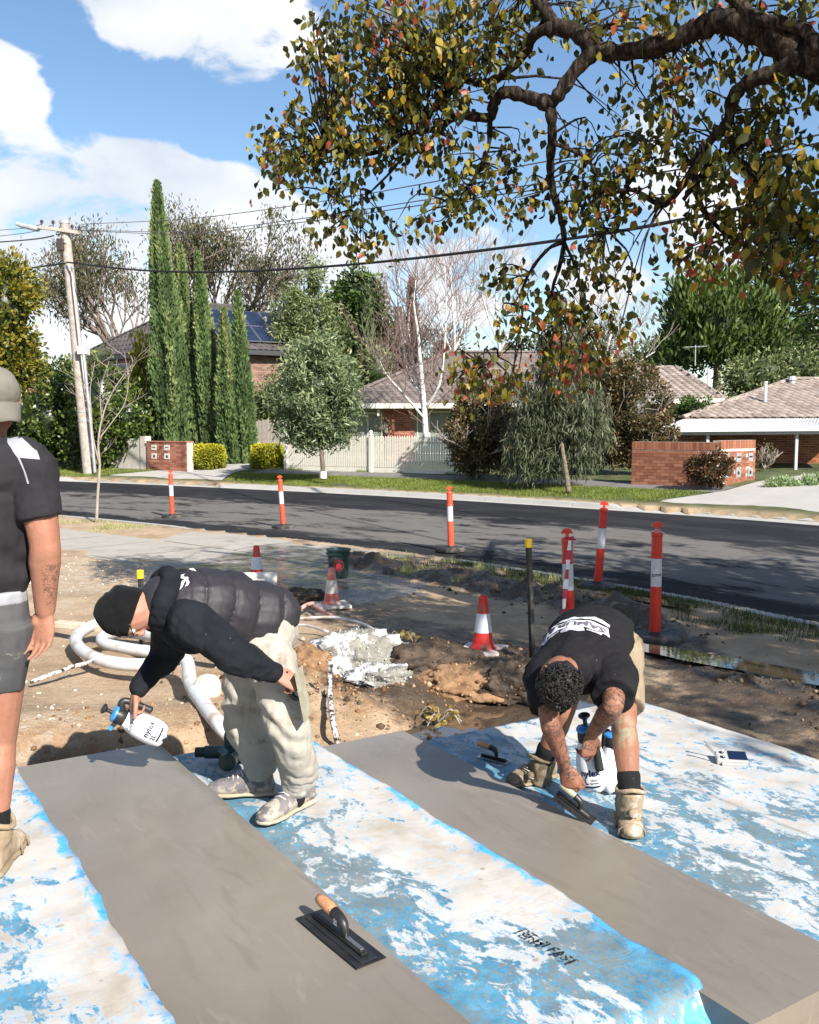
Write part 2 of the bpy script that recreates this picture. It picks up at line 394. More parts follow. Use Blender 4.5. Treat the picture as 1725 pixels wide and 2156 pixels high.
ground = link('ground', gme, 'dirt'); ground['kind'] = 'structure'

def strip(name, us_, ss_, zf, mat, smooth=True, edge=None, kind='structure', parent=None):
    """sheet in road coordinates; us_ 1d, ss_ 1d or list of (lo,hi) per u; zf(x,y,u,s)"""
    us_ = np.asarray(us_, float); ss_ = np.asarray(ss_, float)
    UU = np.repeat(us_[:, None], len(ss_), 1); SS = np.repeat(ss_[None], len(us_), 0)
    if edge is not None: UU, SS = edge(UU, SS)
    X, Y = kpos(UU, SS); Z = zf(X, Y, UU, SS); n, k = UU.shape
    i0 = (np.arange(n-1)[:, None]*k+np.arange(k-1)[None]).ravel()
    me = np_mesh(name, np.stack([X, Y, Z], -1).reshape(-1, 3), np.stack([i0, i0+1, i0+k+1, i0+k], 1), smooth=smooth)
    pattr(me, 's', SS); pattr(me, 'u', UU)
    o_ = link(name, me, mat, parent)
    if parent is None: o_['kind'] = kind
    return o_
def zroad(s): return -.10+.20*s/RW
# ---- road
m, t, p, o = newmat('asphalt'); b = NB(t)
cs = b.n('ShaderNodeCombineXYZ'); b.l(b.math('MULTIPLY', b.attr('u'), .35), cs.inputs[0]); b.l(b.attr('s'), cs.inputs[1]); sc = cs.outputs[0]
c = b.ramp(b.noise(70, 4), (.3, (.010, .010, .012)), (.75, (.028, .028, .031)))
c = b.mix(b.mr(b.noise(1.2, 5, .6, src=sc), .4, .7), c, (.034, .034, .037))
sband = b.math('MULTIPLY', b.mr(b.attr('s'), .5, 1.6), b.mr(b.attr('s'), 6.6, 4.2))
dust = b.mr(b.math('ADD', b.math('MULTIPLY', sband, .22), b.noise(1.5, 10, .78, .4, src=sc)), .60, .72)
c = b.mix(b.math('MULTIPLY', dust, .60), c, (.22, .205, .185))
fl = b.mr(b.vor(9, src=b.map((1, 1, 1))), .05, .09, 1, 0)
c = b.mix(b.math('MULTIPLY', fl, b.mr(b.noise(4, 3), .56, .62)), c, (.42, .40, .37))
setp(p, Base_Color=c, Roughness=.85); p.inputs['Specular IOR Level'].default_value = .12
setp(p, Normal=b.bump(b.noise(120, 4), .5, .01))
strip('road', np.arange(-34, 60, .6), np.linspace(-.05, RW+.05, 26), lambda X, Y, U, S: zroad(S)+fbm(X*.6, Y*.6, 2, 3)*.008, 'asphalt')

# ---- concrete sheets
def concmat(name, base, stain, wetc=None, scale=1.2):
    m, t, p, o = newmat(name); b = NB(t)
    c = b.ramp(b.noise(scale, 8, .6), (.3, tuple(q*.86 for q in base)), (.7, base))
    c = b.mix(b.math('MULTIPLY', b.mr(b.noise(3.3, 8, .7), .5, .72), .5), c, stain)
    c = b.mix(b.math('MULTIPLY', b.mr(b.vor(18), .06, .12, 1, 0), b.mr(b.noise(6, 2), .55, .62)), c, tuple(q*.5 for q in stain))
    r = .82
    if wetc is not None:
        s_ = b.attr('u'); wv = b.mr(b.math('ADD', b.mr(s_, 6.5, 0.0, 0, .42), b.noise(1.1, 8, .68)), .62, .84)
        c = b.mix(b.math('MULTIPLY', wv, .78), c, wetc); r = b.mix(wv, (.8,)*3, b.ramp(b.noise(3.2, 6, .65), (.45, .10), (.62, .6)))
    setp(p, Base_Color=c, Roughness=r); p.inputs['Specular IOR Level'].default_value = .4
    setp(p, Normal=b.bump(b.noise(60, 6), .25, .006)); return m
concmat('path_concrete', (.39, .355, .305), (.24, .19, .14), (.12, .105, .088))
concmat('far_concrete', (.42, .395, .365), (.36, .32, .27))
concmat('grey_path', (.17, .165, .16), (.15, .14, .12))
concmat('kerb_concrete', (.40, .385, .36), (.30, .27, .23))
def slabs(name, cuts, s0, s1, zf, mat, joint=.012, ns=8, edgef=None):
    """a path split at its joints into slab parts under one structure root"""
    r = bpy.data.objects.new(name, None); col.objects.link(r); r['kind'] = 'structure'
    for a_, b_ in zip(cuts[:-1], cuts[1:]):
        strip('slab', np.linspace(a_+joint, b_-joint, max(3, int((b_-a_)/.35))), np.linspace(s0, s1, ns), zf, mat, edge=edgef, parent=r)
    return r
zpath = lambda X, Y, U, S: .045-.09*sst(-1.6, -3.4, U)+.01*sst(-2, -4, S)+fbm(X*1.5, Y*1.5, 4, 3)*.006
slabs('near_footpath', np.arange(-3.65, 40, 1.55), -4.05, -2.12, zpath, 'path_concrete')
# driveway apron from the near footpath to the kerb
def flare(UU, SS):
    t_ = (SS+2.10)/1.8; return (UU-3.5)*(1+.36*np.clip(t_, 0, 1)**1.2)+3.5+.4*np.clip(t_, 0, 1), SS
slabs('near_driveway', [1.2, 3.5, 5.8], -2.10, -.30, lambda X, Y, U, S: .046-.05*sst(-1.4, -.3, S), 'path_concrete', edgef=flare)
slabs('near_driveway_inner', [1.4, 3.5, 5.6], -5.6, -4.07, lambda X, Y, U, S: zbase(X, Y)*0+.055+.02*sst(-4, -7, S), 'path_concrete')
# ---- kerbs
def kerb(name, prof, u0, u1, step, drop=None):
    r = bpy.data.objects.new(name, None); col.objects.link(r); r['kind'] = 'structure'
    for k in np.arange(u0, u1, step):
        uu = np.linspace(k+.008, k+step-.008, 6); Vv = []
        for u in uu:
            for s_, z_ in prof:
                q = 1. if drop is None else drop(u)
                x, y = kpos(u, s_); Vv.append((float(x), float(y), z_[0]+(z_[1]-z_[0])*q))
        n = len(prof); fs = []
        for i in range(len(uu)-1):
            for j in range(n-1): fs.append((i*n+j, i*n+j+1, (i+1)*n+j+1, (i+1)*n+j))
        fs.append(tuple(range(n))); fs.append(tuple((len(uu)-1)*n+j for j in reversed(range(n))))
        mb = MB(); mb.add(Vv, fs); mb.obj('kerb_stone', 'kerb_concrete', r)
    return r
nd = lambda u: float(1-sst(.0, .9, u)*(1-sst(7.0, 7.9, u)))
kerb('near_kerb', [(-.30, (-.3, -.3)), (-.30, (-.01, .02)), (-.17, (-.012, .02)), (-.12, (-.03, 0)), (-.02, (-.085, -.085)), (.02, (-.094, -.094)), (.02, (-.3, -.3))], -30, 55, 2.4, nd)
fd = lambda u: float(1-sst(2.6, 1.7, u)*(1-sst(-6, -7, u))-sst(14.8, 15.7, u)*(1-sst(21.4, 22.3, u)))
kerb('far_kerb', [(RW-.02, (-.3, -.3)), (RW-.02, (.104, .104)), (RW+.03, (.112, .125)), (RW+.09, (.125, .225)), (RW+.13, (.13, .235)), (RW+.30, (.14, .235)), (RW+.30, (-.3, -.3))], -30, 55, 2.4, fd)
# ---- far side: crossovers, footpath
zf2 = lambda X, Y, U, S: zfar(S)+.012-.09*sst(RW+1.4, RW+.3, S)
def flare2(c0, k=.26):
    return lambda UU, SS: ((UU-c0)*(1+k*np.clip(1-(SS-RW-.3)/3.0, 0, 1)**1.2)+c0, SS)
slabs('far_driveway', [17.1, 18.6, 20.1], RW+.3, RW+9.5, zf2, 'far_concrete', ns=22, edgef=flare2(18.6, 1.05))
slabs('far_crossover', [-6, -2.3, 1.4], RW+.3, RW+9, zf2, 'far_concrete', ns=24, edgef=flare2(-2.3, .2))
slabs('far_footpath', np.arange(1.42, 17, 1.5), RW+2.9, RW+4.1, lambda X, Y, U, S: zfar(S)+.010, 'grey_path')
slabs('far_footpath', np.arange(20.3, 45, 1.5), RW+2.9, RW+4.1, lambda X, Y, U, S: zfar(S)+.010, 'grey_path')

# ---- grass
def blades(P, h, wdt, lean=.5):
    n = len(P); a = rng.random(n)*2*math.pi; hh = h*(.5+rng.random(n)*.8); d = np.stack([np.cos(a), np.sin(a), 0*a], 1); la = rng.random(n)*2*math.pi
    ln = np.stack([np.cos(la), np.sin(la), 0*la], 1)*(hh*lean*rng.random(n))[:, None]
    A = P-d*wdt; B = P+d*wdt; C = P+ln; C[:, 2] += hh
    return np.stack([A, B, C], 1).reshape(-1, 3)
def grass(name, label, pts, h, wd, mat, lean=.6):
    V = blades(pts, h, wd, lean); n = len(pts)
    o_ = link(name, np_mesh(name, V, np.arange(3*n).reshape(-1, 3), rnd=rng.random(n)*.75+.25*(vnoise(pts[:, 0]*2, pts[:, 1]*2)+.5)), mat)
    return setprops(o_, label, 'grass', None, 'stuff')
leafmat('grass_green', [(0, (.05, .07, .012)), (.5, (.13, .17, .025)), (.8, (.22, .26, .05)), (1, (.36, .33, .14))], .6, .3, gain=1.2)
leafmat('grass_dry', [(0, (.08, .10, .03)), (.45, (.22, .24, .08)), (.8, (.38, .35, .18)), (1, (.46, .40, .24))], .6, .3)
leafmat('grass_shaded', [(0, (.02, .03, .006)), (.5, (.05, .075, .014)), (.85, (.11, .13, .03)), (1, (.24, .20, .09))], .6, .3, gain=1.1)  # green verge grass with the tree's shade put into its colour
def scat(n, u0, u1, s0, s1, dens, zf):
    u = u0+rng.random(n)*(u1-u0); s_ = s0+rng.random(n)*(s1-s0); X, Y = kpos(u, s_)
    k = rng.random(n) < dens(u, s_, X, Y); X = X[k]; Y = Y[k]; return np.stack([X, Y, zf(X, Y, s_[k])], 1)
fardens = lambda u, s_, X, Y: (u > 2.2-.22*(s_-RW-.3))*((u < 15.3+.6*(s_-RW-.2)) | (u > 21.9-.6*(s_-RW-.2)))*np.clip(sst(RW+.35, RW+1.3, s_+fbm(X*.9, Y*.9, 0, 3)*1.1)*1.1+fbm(X*2, Y*2, 5, 3)*.9, 0, 1)
zff = lambda X, Y, s_: zfar(s_)+.0
grass('verge_grass', 'bright green grass strip between far kerb and footpath before the picket fence', scat(80000, 1.5, 17.5, RW+.4, RW+2.9, fardens, zff), .065, .007, 'grass_green')
grass('verge_grass', 'green grass patch round the foot of the power pole', scat(30000, 20, 37, RW+.4, RW+2.9, fardens, zff), .065, .009, 'grass_green')
grass('fence_grass', 'tufts of grass along the foot of the picket fence', scat(5000, 8, 17, RW+4.12, RW+4.5, lambda u, s_, X, Y: sst(.0, .25, fbm(X*1.5, Y*1.5, 8, 3)), zff), .11, .008, 'grass_green')
zn = lambda X, Y, s_: zbase(X, Y)+.0
grass('near_verge_grass', 'patchy dry grass round the bare sapling by the near kerb', scat(40000, 7.6, 30, -2.5, -.35, lambda u, s_, X, Y: np.clip(.45+fbm(X*1.3, Y*1.3, 5, 4)*2.2, 0, 1)*sst(7.6, 8.6, u), zn), .06, .006, 'grass_dry')
grass('near_verge_grass', 'shaded green grass along the near kerb under the bollards', scat(60000, -12, .6, -1.9, -.32, lambda u, s_, X, Y: np.clip(sst(-1.5, -.9, s_+fbm(X*1.4, Y*1.4, 5, 3)*.9)*(.55+fbm(X*3, Y*3, 2, 3)*1.6)*sst(.6, -.6, u), 0, 1), zn), .075, .0045, 'grass_shaded')
grass('mud_grass', 'grass tufts half buried in the churned mud ridge', scat(9000, -2.5, 1.4, -2.2, -.6, lambda u, s_, X, Y: sst(.12, .3, fbm(X*3, Y*3, 12, 3)), lambda X, Y, s_: zbase(X, Y)+.05), .10, .004, 'grass_dry')

# ---- clods: mud lumps and stones as one mass
def clods(name, label, P, rad, mat, kind='stuff'):
    n = len(P); ico = [(0, 0, 1), (.9, 0, .3), (.28, .85, .3), (-.73, .53, .3), (-.73, -.53, .3), (.28, -.85, .3), (.6, .5, -.5), (-.3, .7, -.5), (-.8, 0, -.5), (-.3, -.7, -.5), (.6, -.5, -.5)]
    fc = [(0, 1, 2), (0, 2, 3), (0, 3, 4), (0, 4, 5), (0, 5, 1), (1, 6, 2), (2, 7, 3), (3, 8, 4), (4, 9, 5), (5, 10, 1), (6, 7, 2), (7, 8, 3), (8, 9, 4), (9, 10, 5), (10, 6, 1)]
    I = np.array(ico); k = len(I); Vv = I[None]*rad[:, None, None]*(.6+.8*rng.random((n, k, 1)))*(.7+.6*rng.random((n, 1, 3)))
    a = rng.random(n)*6.28; ca, sa = np.cos(a)[:, None], np.sin(a)[:, None]
    Vv = np.stack([Vv[..., 0]*ca-Vv[..., 1]*sa, Vv[..., 0]*sa+Vv[..., 1]*ca, Vv[..., 2]], -1)+P[:, None]
    Fv = (np.array(fc)[None]+(np.arange(n)*k)[:, None, None]).reshape(-1, 3)
    o_ = link(name, np_mesh(name, Vv.reshape(-1, 3), Fv, rnd=np.repeat(rng.random(n), len(fc))), mat); return setprops(o_, label, 'rubble', None, kind)
leafmat('mud_clod', [(0, (.035, .022, .013)), (.5, (.085, .056, .034)), (.9, (.15, .10, .06)), (1, (.26, .19, .12))], .75, 0, gain=1)
leafmat('clay_clod', [(0, (.10, .05, .02)), (.5, (.26, .14, .06)), (1, (.42, .29, .17))], .85, 0, gain=1.1)
leafmat('pebble', [(0, (.28, .21, .15)), (.6, (.45, .38, .30)), (1, (.66, .61, .54))], .85, 0, gain=1.1)
def surf(X, Y):
    i = np.clip(np.searchsorted(gx, X)-1, 0, nx_-2); j = np.clip(np.searchsorted(gyv, Y)-1, 0, ny_-2); fx = (X-gx[i])/(gx[i+1]-gx[i]); fy = (Y-gyv[j])/(gyv[j+1]-gyv[j])
    return GZ[j, i]*(1-fx)*(1-fy)+GZ[j, i+1]*fx*(1-fy)+GZ[j+1, i]*(1-fx)*fy+GZ[j+1, i+1]*fx*fy
def field(F, X, Y):
    i = np.clip(np.searchsorted(gx, X)-1, 0, nx_-2); j = np.clip(np.searchsorted(gyv, Y)-1, 0, ny_-2); return F[j, i]
n = 60000; X = rng.uniform(-3, 6, n); Y = rng.uniform(5, 17, n); k = (vnoise(X*2.3, Y*2.3, 4) > -.1) & (rng.random(n) < field(rough, X, Y)*.42); X = X[k]; Y = Y[k]
clods('mud_clods', 'dark wet mud clods churned up along the verge and trench', np.stack([X, Y, surf(X, Y)+.004], 1), .006+.028*rng.random(len(X))**5, 'mud_clod')
n = 9000; X = rng.uniform(-3, 3, n); Y = rng.uniform(5, 9, n); k = (rng.random(n) < field(orange, X, Y)*.5) & ~field(inside, X, Y); X = X[k]; Y = Y[k]
clods('clay_clods', 'crumbly orange clay lumps on the trench bank', np.stack([X, Y, surf(X, Y)+.002], 1), .005+.022*rng.random(len(X))**4, 'clay_clod')
n = 7000; X = rng.uniform(-6, 5, n); Y = rng.uniform(5, 15, n); u_, s_ = us(X, Y); k = (s_ < -4.2) & ~field(inside, X, Y) & (rng.random(n) < .25+field(chalk, X, Y)) & (field(rough, X, Y) < .4); X = X[k]; Y = Y[k]
clods('pebbles', 'pale pebbles and mortar crumbs scattered over the bare dirt', np.stack([X, Y, surf(X, Y)+.001], 1), .004+.016*rng.random(len(X))**4, 'pebble')

# ---- puddles
m, t, p, o = newmat('puddle_water'); b = NB(t); setp(p, Base_Color=(.075, .055, .038), Roughness=.02); p.inputs['Specular IOR Level'].default_value = 1.0
p.inputs['IOR'].default_value = 1.75; setp(p, Normal=b.bump(b.noise(14, 3), .02, .01))
def puddle(name, cx, cy, rx, ry, z, rot):
    n = 48; vs = []
    for i in range(n):
        a = 2*math.pi*i/n; rr = 1+.28*float(fbm(math.cos(a)*1.6+cx, math.sin(a)*1.6+cy, 0, 3))*2; x = rx*rr*math.cos(a); y = ry*rr*math.sin(a)
        vs.append((cx+x*math.cos(rot)-y*math.sin(rot), cy+x*math.sin(rot)+y*math.cos(rot), z))
    mb = MB(); mb.add(vs, [tuple(range(n))]); o_ = mb.obj(name, 'puddle_water'); o_['kind'] = 'structure'; return o_
puddle('puddle', .78, 6.72, 1.1, .62, -.005, R(33))
puddle('puddle', 2.95, 7.85, 1.5, .22, .070, R(-42))
puddle('puddle', 1.02, 7.75, .36, .2, .09, R(-40))
for x, y, rx, ry in [(1.9, 10.6, .8, .2), (2.9, 11.0, .5, .12)]: puddle('puddle', x, y, rx, ry, .055, R(-50))

# ================================================================== STEPS
steps = thing('concrete_steps', 'wide fresh grey concrete steps with blue film covered treads being trowelled', 'steps', (0, 0, 0), math.atan2(E1[1], E1[0]))
m, t, p, o = newmat('fresh_concrete'); b = NB(t)
c = b.ramp(b.noise(1.1, 6, .55, .6), (.3, (.168, .143, .115)), (.55, (.205, .177, .146)), (.75, (.245, .216, .183)))
sw = b.noise(2.6, 5, .6, 2.2, src=b.map((.5, 2.2, 1), (0, 0, .5)))
c = b.mix(b.math('MULTIPLY', b.mr(sw, .52, .66), .35), c, (.155, .128, .10))
c = b.mix(b.math('MULTIPLY', b.mr(b.noise(5.5, 7, .65, 1.5, src=b.map((.6, 3, 1), (0, 0, -.6))), .56, .70), .3), c, (.31, .28, .24))
c = b.mix(b.math('MULTIPLY', b.mr(b.noise(300, 2), .5, .8), .2), c, (.22, .19, .15))
rg = b.ramp(b.noise(1.3, 4), (.35, .22), (.65, .40))
setp(p, Base_Color=c, Roughness=rg); p.inputs['Specular IOR Level'].default_value = .45
arc = b.n('ShaderNodeTexWave'); arc.wave_type = 'RINGS'; arc.inputs['Scale'].default_value = 2.2; arc.inputs['Distortion'].default_value = 9; arc.inputs['Detail'].default_value = 3; b.l(b.map((1, 1, 1), (0, 0, 0), (3.6, -.4, 0)), arc.inputs['Vector'])
setp(p, Normal=b.bump(b.math('ADD', b.math('MULTIPLY', arc.outputs[1], .22), b.math('ADD', b.noise(9, 6, .6, 1), b.math('MULTIPLY', b.noise(160, 3), .12))), .24, .005))
# film with dried slurry: cream slurry, blue film, grey wet mortar
m, t, p, o = newmat('slurry_film'); b = NB(t)
mp_ = b.map((.8, 1.25, 1))
nA = b.noise(4.2, 9, .66, .6, src=mp_); nB = b.noise(12, 8, .68, .8, src=mp_); nC = b.noise(1.5, 5, .6, .3, src=b.map((1, 1, 1), loc=(7, 3, 0)))
nD = b.noise(38, 6, .7, .6, src=mp_)
cov = b.math('ADD', b.math('ADD', b.math('ADD', b.math('MULTIPLY', nA, .62), b.math('MULTIPLY', nB, .36)), b.math('MULTIPLY', nD, .20)), b.attr('w'))
white = b.mr(cov, .535, .575)
cream = b.ramp(b.noise(4, 6), (.3, (.36, .31, .255)), (.50, (.465, .435, .40)), (.8, (.52, .51, .50)))
cream = b.mix(b.math('MULTIPLY', b.mr(b.math('ADD', cov, b.math('MULTIPLY', b.math('SUBTRACT', nD, .5), .3)), .64, .55), .7), cream, (.34, .46, .56))
blue = b.ramp(b.noise(11, 6, .65), (.3, (.035, .15, .25)), (.7, (.11, .33, .49)))
grey = b.ramp(b.noise(9, 6), (.3, (.17, .15, .12)), (.7, (.32, .27, .21)))
gm = b.mr(b.math('ADD', nC, b.math('MULTIPLY', b.math('SUBTRACT', nD, .5), 1.3)), .36, .60)
under = b.mix(b.math('MULTIPLY', gm, .85), blue, b.mix(.40, grey, (.07, .17, .22)))
c = b.mix(white, under, cream)
spot = b.math('MULTIPLY', b.mr(b.vor(15, src=b.map((1, .6, 1))), .10, .17, 1, 0), b.mr(b.noise(4.5, 3), .52, .58))
c = b.mix(b.math('MULTIPLY', spot, .8), c, (.25, .20, .15))
sm = b.math('MULTIPLY', b.mr(b.noise(3.1, 8, .72, 1.0, src=b.map((.6, 1.3, 1), loc=(2, 9, 0))), .55, .68), b.mr(b.noise(30, 4), .35, .6)); c = b.mix(b.math('MULTIPLY', sm, .45), c, (.33, .29, .24))
ed = b.mr(b.math('ADD', b.attr('edge'), b.math('MULTIPLY', b.math('SUBTRACT', nB, .5), .22)), .050, .012)
c = b.mix(b.math('MULTIPLY', ed, b.mr(b.noise(3.5, 5, .65), .40, .56)), c, (.07, .36, .70))
wr = b.n('ShaderNodeTexWave'); wr.inputs['Scale'].default_value = 3.5; wr.inputs['Distortion'].default_value = 14; wr.inputs['Detail'].default_value = 4; b.l(b.map((1, .55, 1), (0, 0, .5)), wr.inputs['Vector'])
crease = b.mr(b.noise(5, 3, .5, 2.5, src=b.map((1.0, .35, 1), (0, 0, .4))), .49, .51, 0, 1)
hh = b.math('ADD', b.math('MULTIPLY', white, .5), b.math('ADD', b.math('MULTIPLY', b.noise(28, 7, .65), .7), b.math('MULTIPLY', crease, .12)))
setp(p, Base_Color=c, Roughness=b.mix(white, b.ramp(b.noise(13, 4), (.4, .30), (.65, .65)), (.85,)*3), Normal=b.bump(hh, .45, .006)); p.inputs['Specular IOR Level'].default_value = .4

def tread(b0, b1, z1, a0=A0, a1=A1, z0=-.4):
    """one concrete tread: rounded nosing along b1"""
    na = 60; prof = [(b0, z0), (b0, z1)]+[(b0+(b1-b0)*k/12, z1) for k in range(1, 12)]+[(b1-.012, z1), (b1-.004, z1-.004), (b1, z1-.014), (b1, z0)]
    vs = []; fs = []; n = len(prof)
    for i in range(na+1):
        a_ = a0+(a1-a0)*i/na; e_ = .0
        if i == 0: e_ = .0
        for bb, zz in prof:
            top = zz == z1; wob = float(fbm(a_*2.2, bb*2.2, z1*10, 3))*.006 if top else 0
            nos = float(fbm(a_*1.3, 1.7, z1*9, 2))*.012 if bb > b1-.02 else 0
            vs.append((a_, bb+nos, zz+wob))
    for i in range(na):
        for j in range(n-1): fs.append((i*n+j, (i+1)*n+j, (i+1)*n+j+1, i*n+j+1))
    fs.append(tuple(reversed(range(n)))); fs.append(tuple(na*n+j for j in range(n)))
    mb = MB(); mb.add(vs, fs); o_ = mb.obj('tread', 'fresh_concrete', steps); shade_auto(o_, 35); return o_
tread(.66, 1.47, .470, A0-.03); tread(2.29, 2.885, .325, A0+.10)
def film(b0f, b1f, a0, a1, z, bias, jag0=False, jag1=False, name='film_sheet', label=None, nb=44, na=130, end_round=False, thick=.03):
    AA = np.linspace(a0, a1, na); TT = np.linspace(0, 1, nb); A2, T2 = np.meshgrid(AA, TT, indexing='ij')
    lo = b0f(A2); hi = b1f(A2); B2 = lo+(hi-lo)*T2
    wr_ = np.maximum(0, np.abs(fbm(A2*4+B2*2.5, B2*3-A2, z*7, 2))-.12)*.02+fbm(A2*16, B2*16, z*5, 4)*.004
    e0 = (B2-lo) if jag0 else 9+0*B2; e1_ = (hi-B2) if jag1 else 9+0*B2
    edge = np.minimum(e0, e1_)
    Z = z+.010+wr_
    if jag1: Z = Z+.012*np.exp(-((e1_-.02)/.03)**2)
    if end_round: Z = Z-.10*sst(a1-.10, a1, A2)**2; edge = np.minimum(edge, (a1-A2)+.0)
    # skirt all round
    ring = [(0, j) for j in range(nb)]+[(i, nb-1) for i in range(1, na)]+[(na-1, j) for j in range(nb-2, -1, -1)]+[(i, 0) for i in range(na-2, 0, -1)]
    Vt = np.stack([A2, B2, Z], -1).reshape(-1, 3); i0 = (np.arange(na-1)[:, None]*nb+np.arange(nb-1)[None]).ravel()
    Fq = np.stack([i0, i0+nb, i0+nb+1, i0+1], 1).tolist(); idx = [i*nb+j for i, j in ring]; base = len(Vt)
    dz = [thick if not (end_round and i == na-1) else .30 for i, j in ring]
    sk = np.array([Vt[q]-[0, 0, d] for q, d in zip(idx, dz)]); m_ = len(idx)
    for k in range(m_): Fq.append([idx[k], idx[(k+1) % m_], base+(k+1) % m_, base+k])
    me = np_mesh(name, np.vstack([Vt, sk]), Fq, smooth=True); wv_ = bias(A2, B2)
    pattr(me, 'w', np.concatenate([wv_.ravel(), wv_.ravel()[idx]])); pattr(me, 'edge', np.concatenate([edge.ravel(), edge.ravel()[idx]]*1))
    o_ = link(name, me, 'slurry_film', steps)
    if label: o_['label'] = label
    return o_
jf = lambda c, amp=.028, k=2.3, sd=0: (lambda A: c+fbm(A*k, 0*A+sd, sd, 6, .6)*amp*1.7)
cst = lambda c: (lambda A: c+0*A)
mb = MB(); mb.box((A0-.02, -1.1, -.4), (A1, .655, .468)); mb.box((A0-.02, 1.478, -.4), (-1.99, 2.285, .322)); mb.box((A0+.02, 2.893, -.15), (A1+.2, 4.81, .178)); mb.obj('foam_core', 'fresh_concrete', steps)
film(cst(-1.1), jf(.775, .016, 4.0, 3), A0-.05, A1, .47, lambda A, B: -.03+.07*sst(.2, .6, B)-.06*sst(.35, .0, B)*sst(-3.3, -2.8, A)-.04*sst(-2.5, -2.2, A), jag1=True)
film(jf(1.482, .004, 3, 5), jf(2.315, .014, 4.4, 8), A0-.16, -1.86, .325, lambda A, B: -.022+.065*sst(1.75, 2.15, B)*sst(-2.25, -2.6, A)-.05*np.exp(-((B-1.55)/.12)**2)-.02*sst(-3.3, -2.6, A)*sst(2.0, 1.7, B)-.20*np.exp(-((A+2.15)/.2)**2-((B-2.25)/.16)**2), jag1=True, end_round=True)
film(jf(2.895, .004, 3, 11), cst(3.872), A0, A1+.3, .18, lambda A, B: -.006-.05*sst(-4.0, -4.5, A)*sst(3.7, 3.3, B)-.04*np.exp(-((B-3.0)/.12)**2)-.05*np.exp(-((A+3.7)/.5)**2-((B-3.25)/.3)**2)-.02*sst(-3.6, -3.0, A))
film(cst(3.884), jf(4.83, .006, 3, 13), A0, A1+.3, .18, lambda A, B: .018+.03*sst(-3.6, -4.2, A)-.02*sst(-3.4, -2.8, A), jag1=False)
# ================================================================== BUILDINGS
def objrand(name, stops, rough=.8, bump=.3, nscale=30, spec=.3, attr=False, dirt=None):
    """colour differs from piece to piece"""
    m, t, p, o = newmat(name); b = NB(t)
    if attr: r = b.attr('rnd')
    else:
        oi = b.n('ShaderNodeObjectInfo'); r = oi.outputs['Random']
    c = b.ramp(r, *stops); c = b.mix(b.math('MULTIPLY', b.mr(b.noise(nscale, 5), .4, .75), .35), c, tuple(q*.5 for q in stops[0][1]))
    if dirt: c = b.mix(b.math('MULTIPLY', b.mr(b.noise(2.2, 5), .5, .7), .5), c, dirt)
    setp(p, Base_Color=c, Roughness=rough, Normal=b.bump(b.noise(nscale*2, 4), bump, .004)); p.inputs['Specular IOR Level'].default_value = spec; return m
objrand('red_brick', [(0, (.22, .075, .05)), (.5, (.36, .14, .09)), (1, (.45, .20, .14))])
objrand('orange_brick', [(0, (.20, .07, .04)), (.5, (.29, .115, .065)), (1, (.36, .155, .09))])
objrand('brown_brick', [(0, (.16, .085, .06)), (.5, (.26, .15, .115)), (1, (.32, .20, .16))])
objrand('brown_brick_r', [(0, (.16, .085, .06)), (.5, (.26, .15, .115)), (1, (.32, .20, .16))], attr=True)
objrand('red_brick_r', [(0, (.13, .045, .035)), (.5, (.22, .075, .055)), (1, (.30, .11, .08))], attr=True)
objrand('orange_brick_r', [(0, (.22, .07, .035)), (.5, (.32, .115, .055)), (1, (.40, .16, .08))], attr=True)
objrand('dark_tile', [(0, (.062, .055, .055)), (.5, (.088, .078, .076)), (1, (.115, .10, .095))], .7, nscale=6)
objrand('dark_tile_r', [(0, (.062, .055, .055)), (.5, (.088, .078, .076)), (1, (.115, .10, .095))], .7, nscale=6, attr=True)
objrand('brown_tile', [(0, (.115, .092, .082)), (.5, (.165, .135, .12)), (1, (.205, .17, .15))], .8, nscale=6, dirt=(.08, .07, .06))
objrand('brown_tile_r', [(0, (.115, .092, .082)), (.5, (.165, .135, .12)), (1, (.205, .17, .15))], .8, nscale=6, dirt=(.08, .07, .06), attr=True)
objrand('tan_tile', [(0, (.21, .165, .14)), (.5, (.29, .235, .20)), (1, (.35, .29, .25))], .8, nscale=6, dirt=(.16, .13, .11))
objrand('tan_tile_r', [(0, (.21, .165, .14)), (.5, (.29, .235, .20)), (1, (.35, .29, .25))], .8, nscale=6, dirt=(.16, .13, .11), attr=True)
objrand('red_tile_r', [(0, (.36, .17, .12)), (.5, (.46, .24, .17)), (1, (.52, .30, .22))], .8, nscale=6, attr=True)
pmat('mortar', (.50, .45, .39), (.40, .36, .31), 6, .9); pmat('dark_mortar', (.26, .22, .19), (.34, .30, .26), 6, .9)
pmat('cream_paint', (.66, .62, .53), (.74, .70, .62), 3, .55); pmat('white_paint', (.72, .68, .60), (.64, .60, .51), 4, .55, bump=.15, bscale=25)
pmat('dark_trim', (.035, .035, .04), None, rough=.5); pmat('grey_render', (.46, .42, .37), (.54, .50, .45), 3, .9, bump=.2, bscale=40)
pmat('sage_panel', (.20, .23, .19), (.24, .27, .22), 2, .6); pmat('window_dark', (.02, .024, .03), None, rough=.08, spec=.8); pmat('curtain', (.42, .46, .48), (.30, .34, .37), 14, .9)
pmat('metal_grey', (.36, .37, .39), (.42, .43, .45), 4, .5); pmat('zinc_white', (.66, .66, .66), (.58, .58, .59), 3, .45)
pmat('solar_glass', (.012, .02, .045), (.02, .032, .065), 2, .22, spec=.4); pmat('aluminium', (.55, .56, .58), None, rough=.35, metallic=.8)
pmat('paling', (.42, .38, .33), (.30, .26, .22), 9, .9, bump=.3, bscale=40); pmat('red_post', (.24, .06, .035), None, rough=.5)
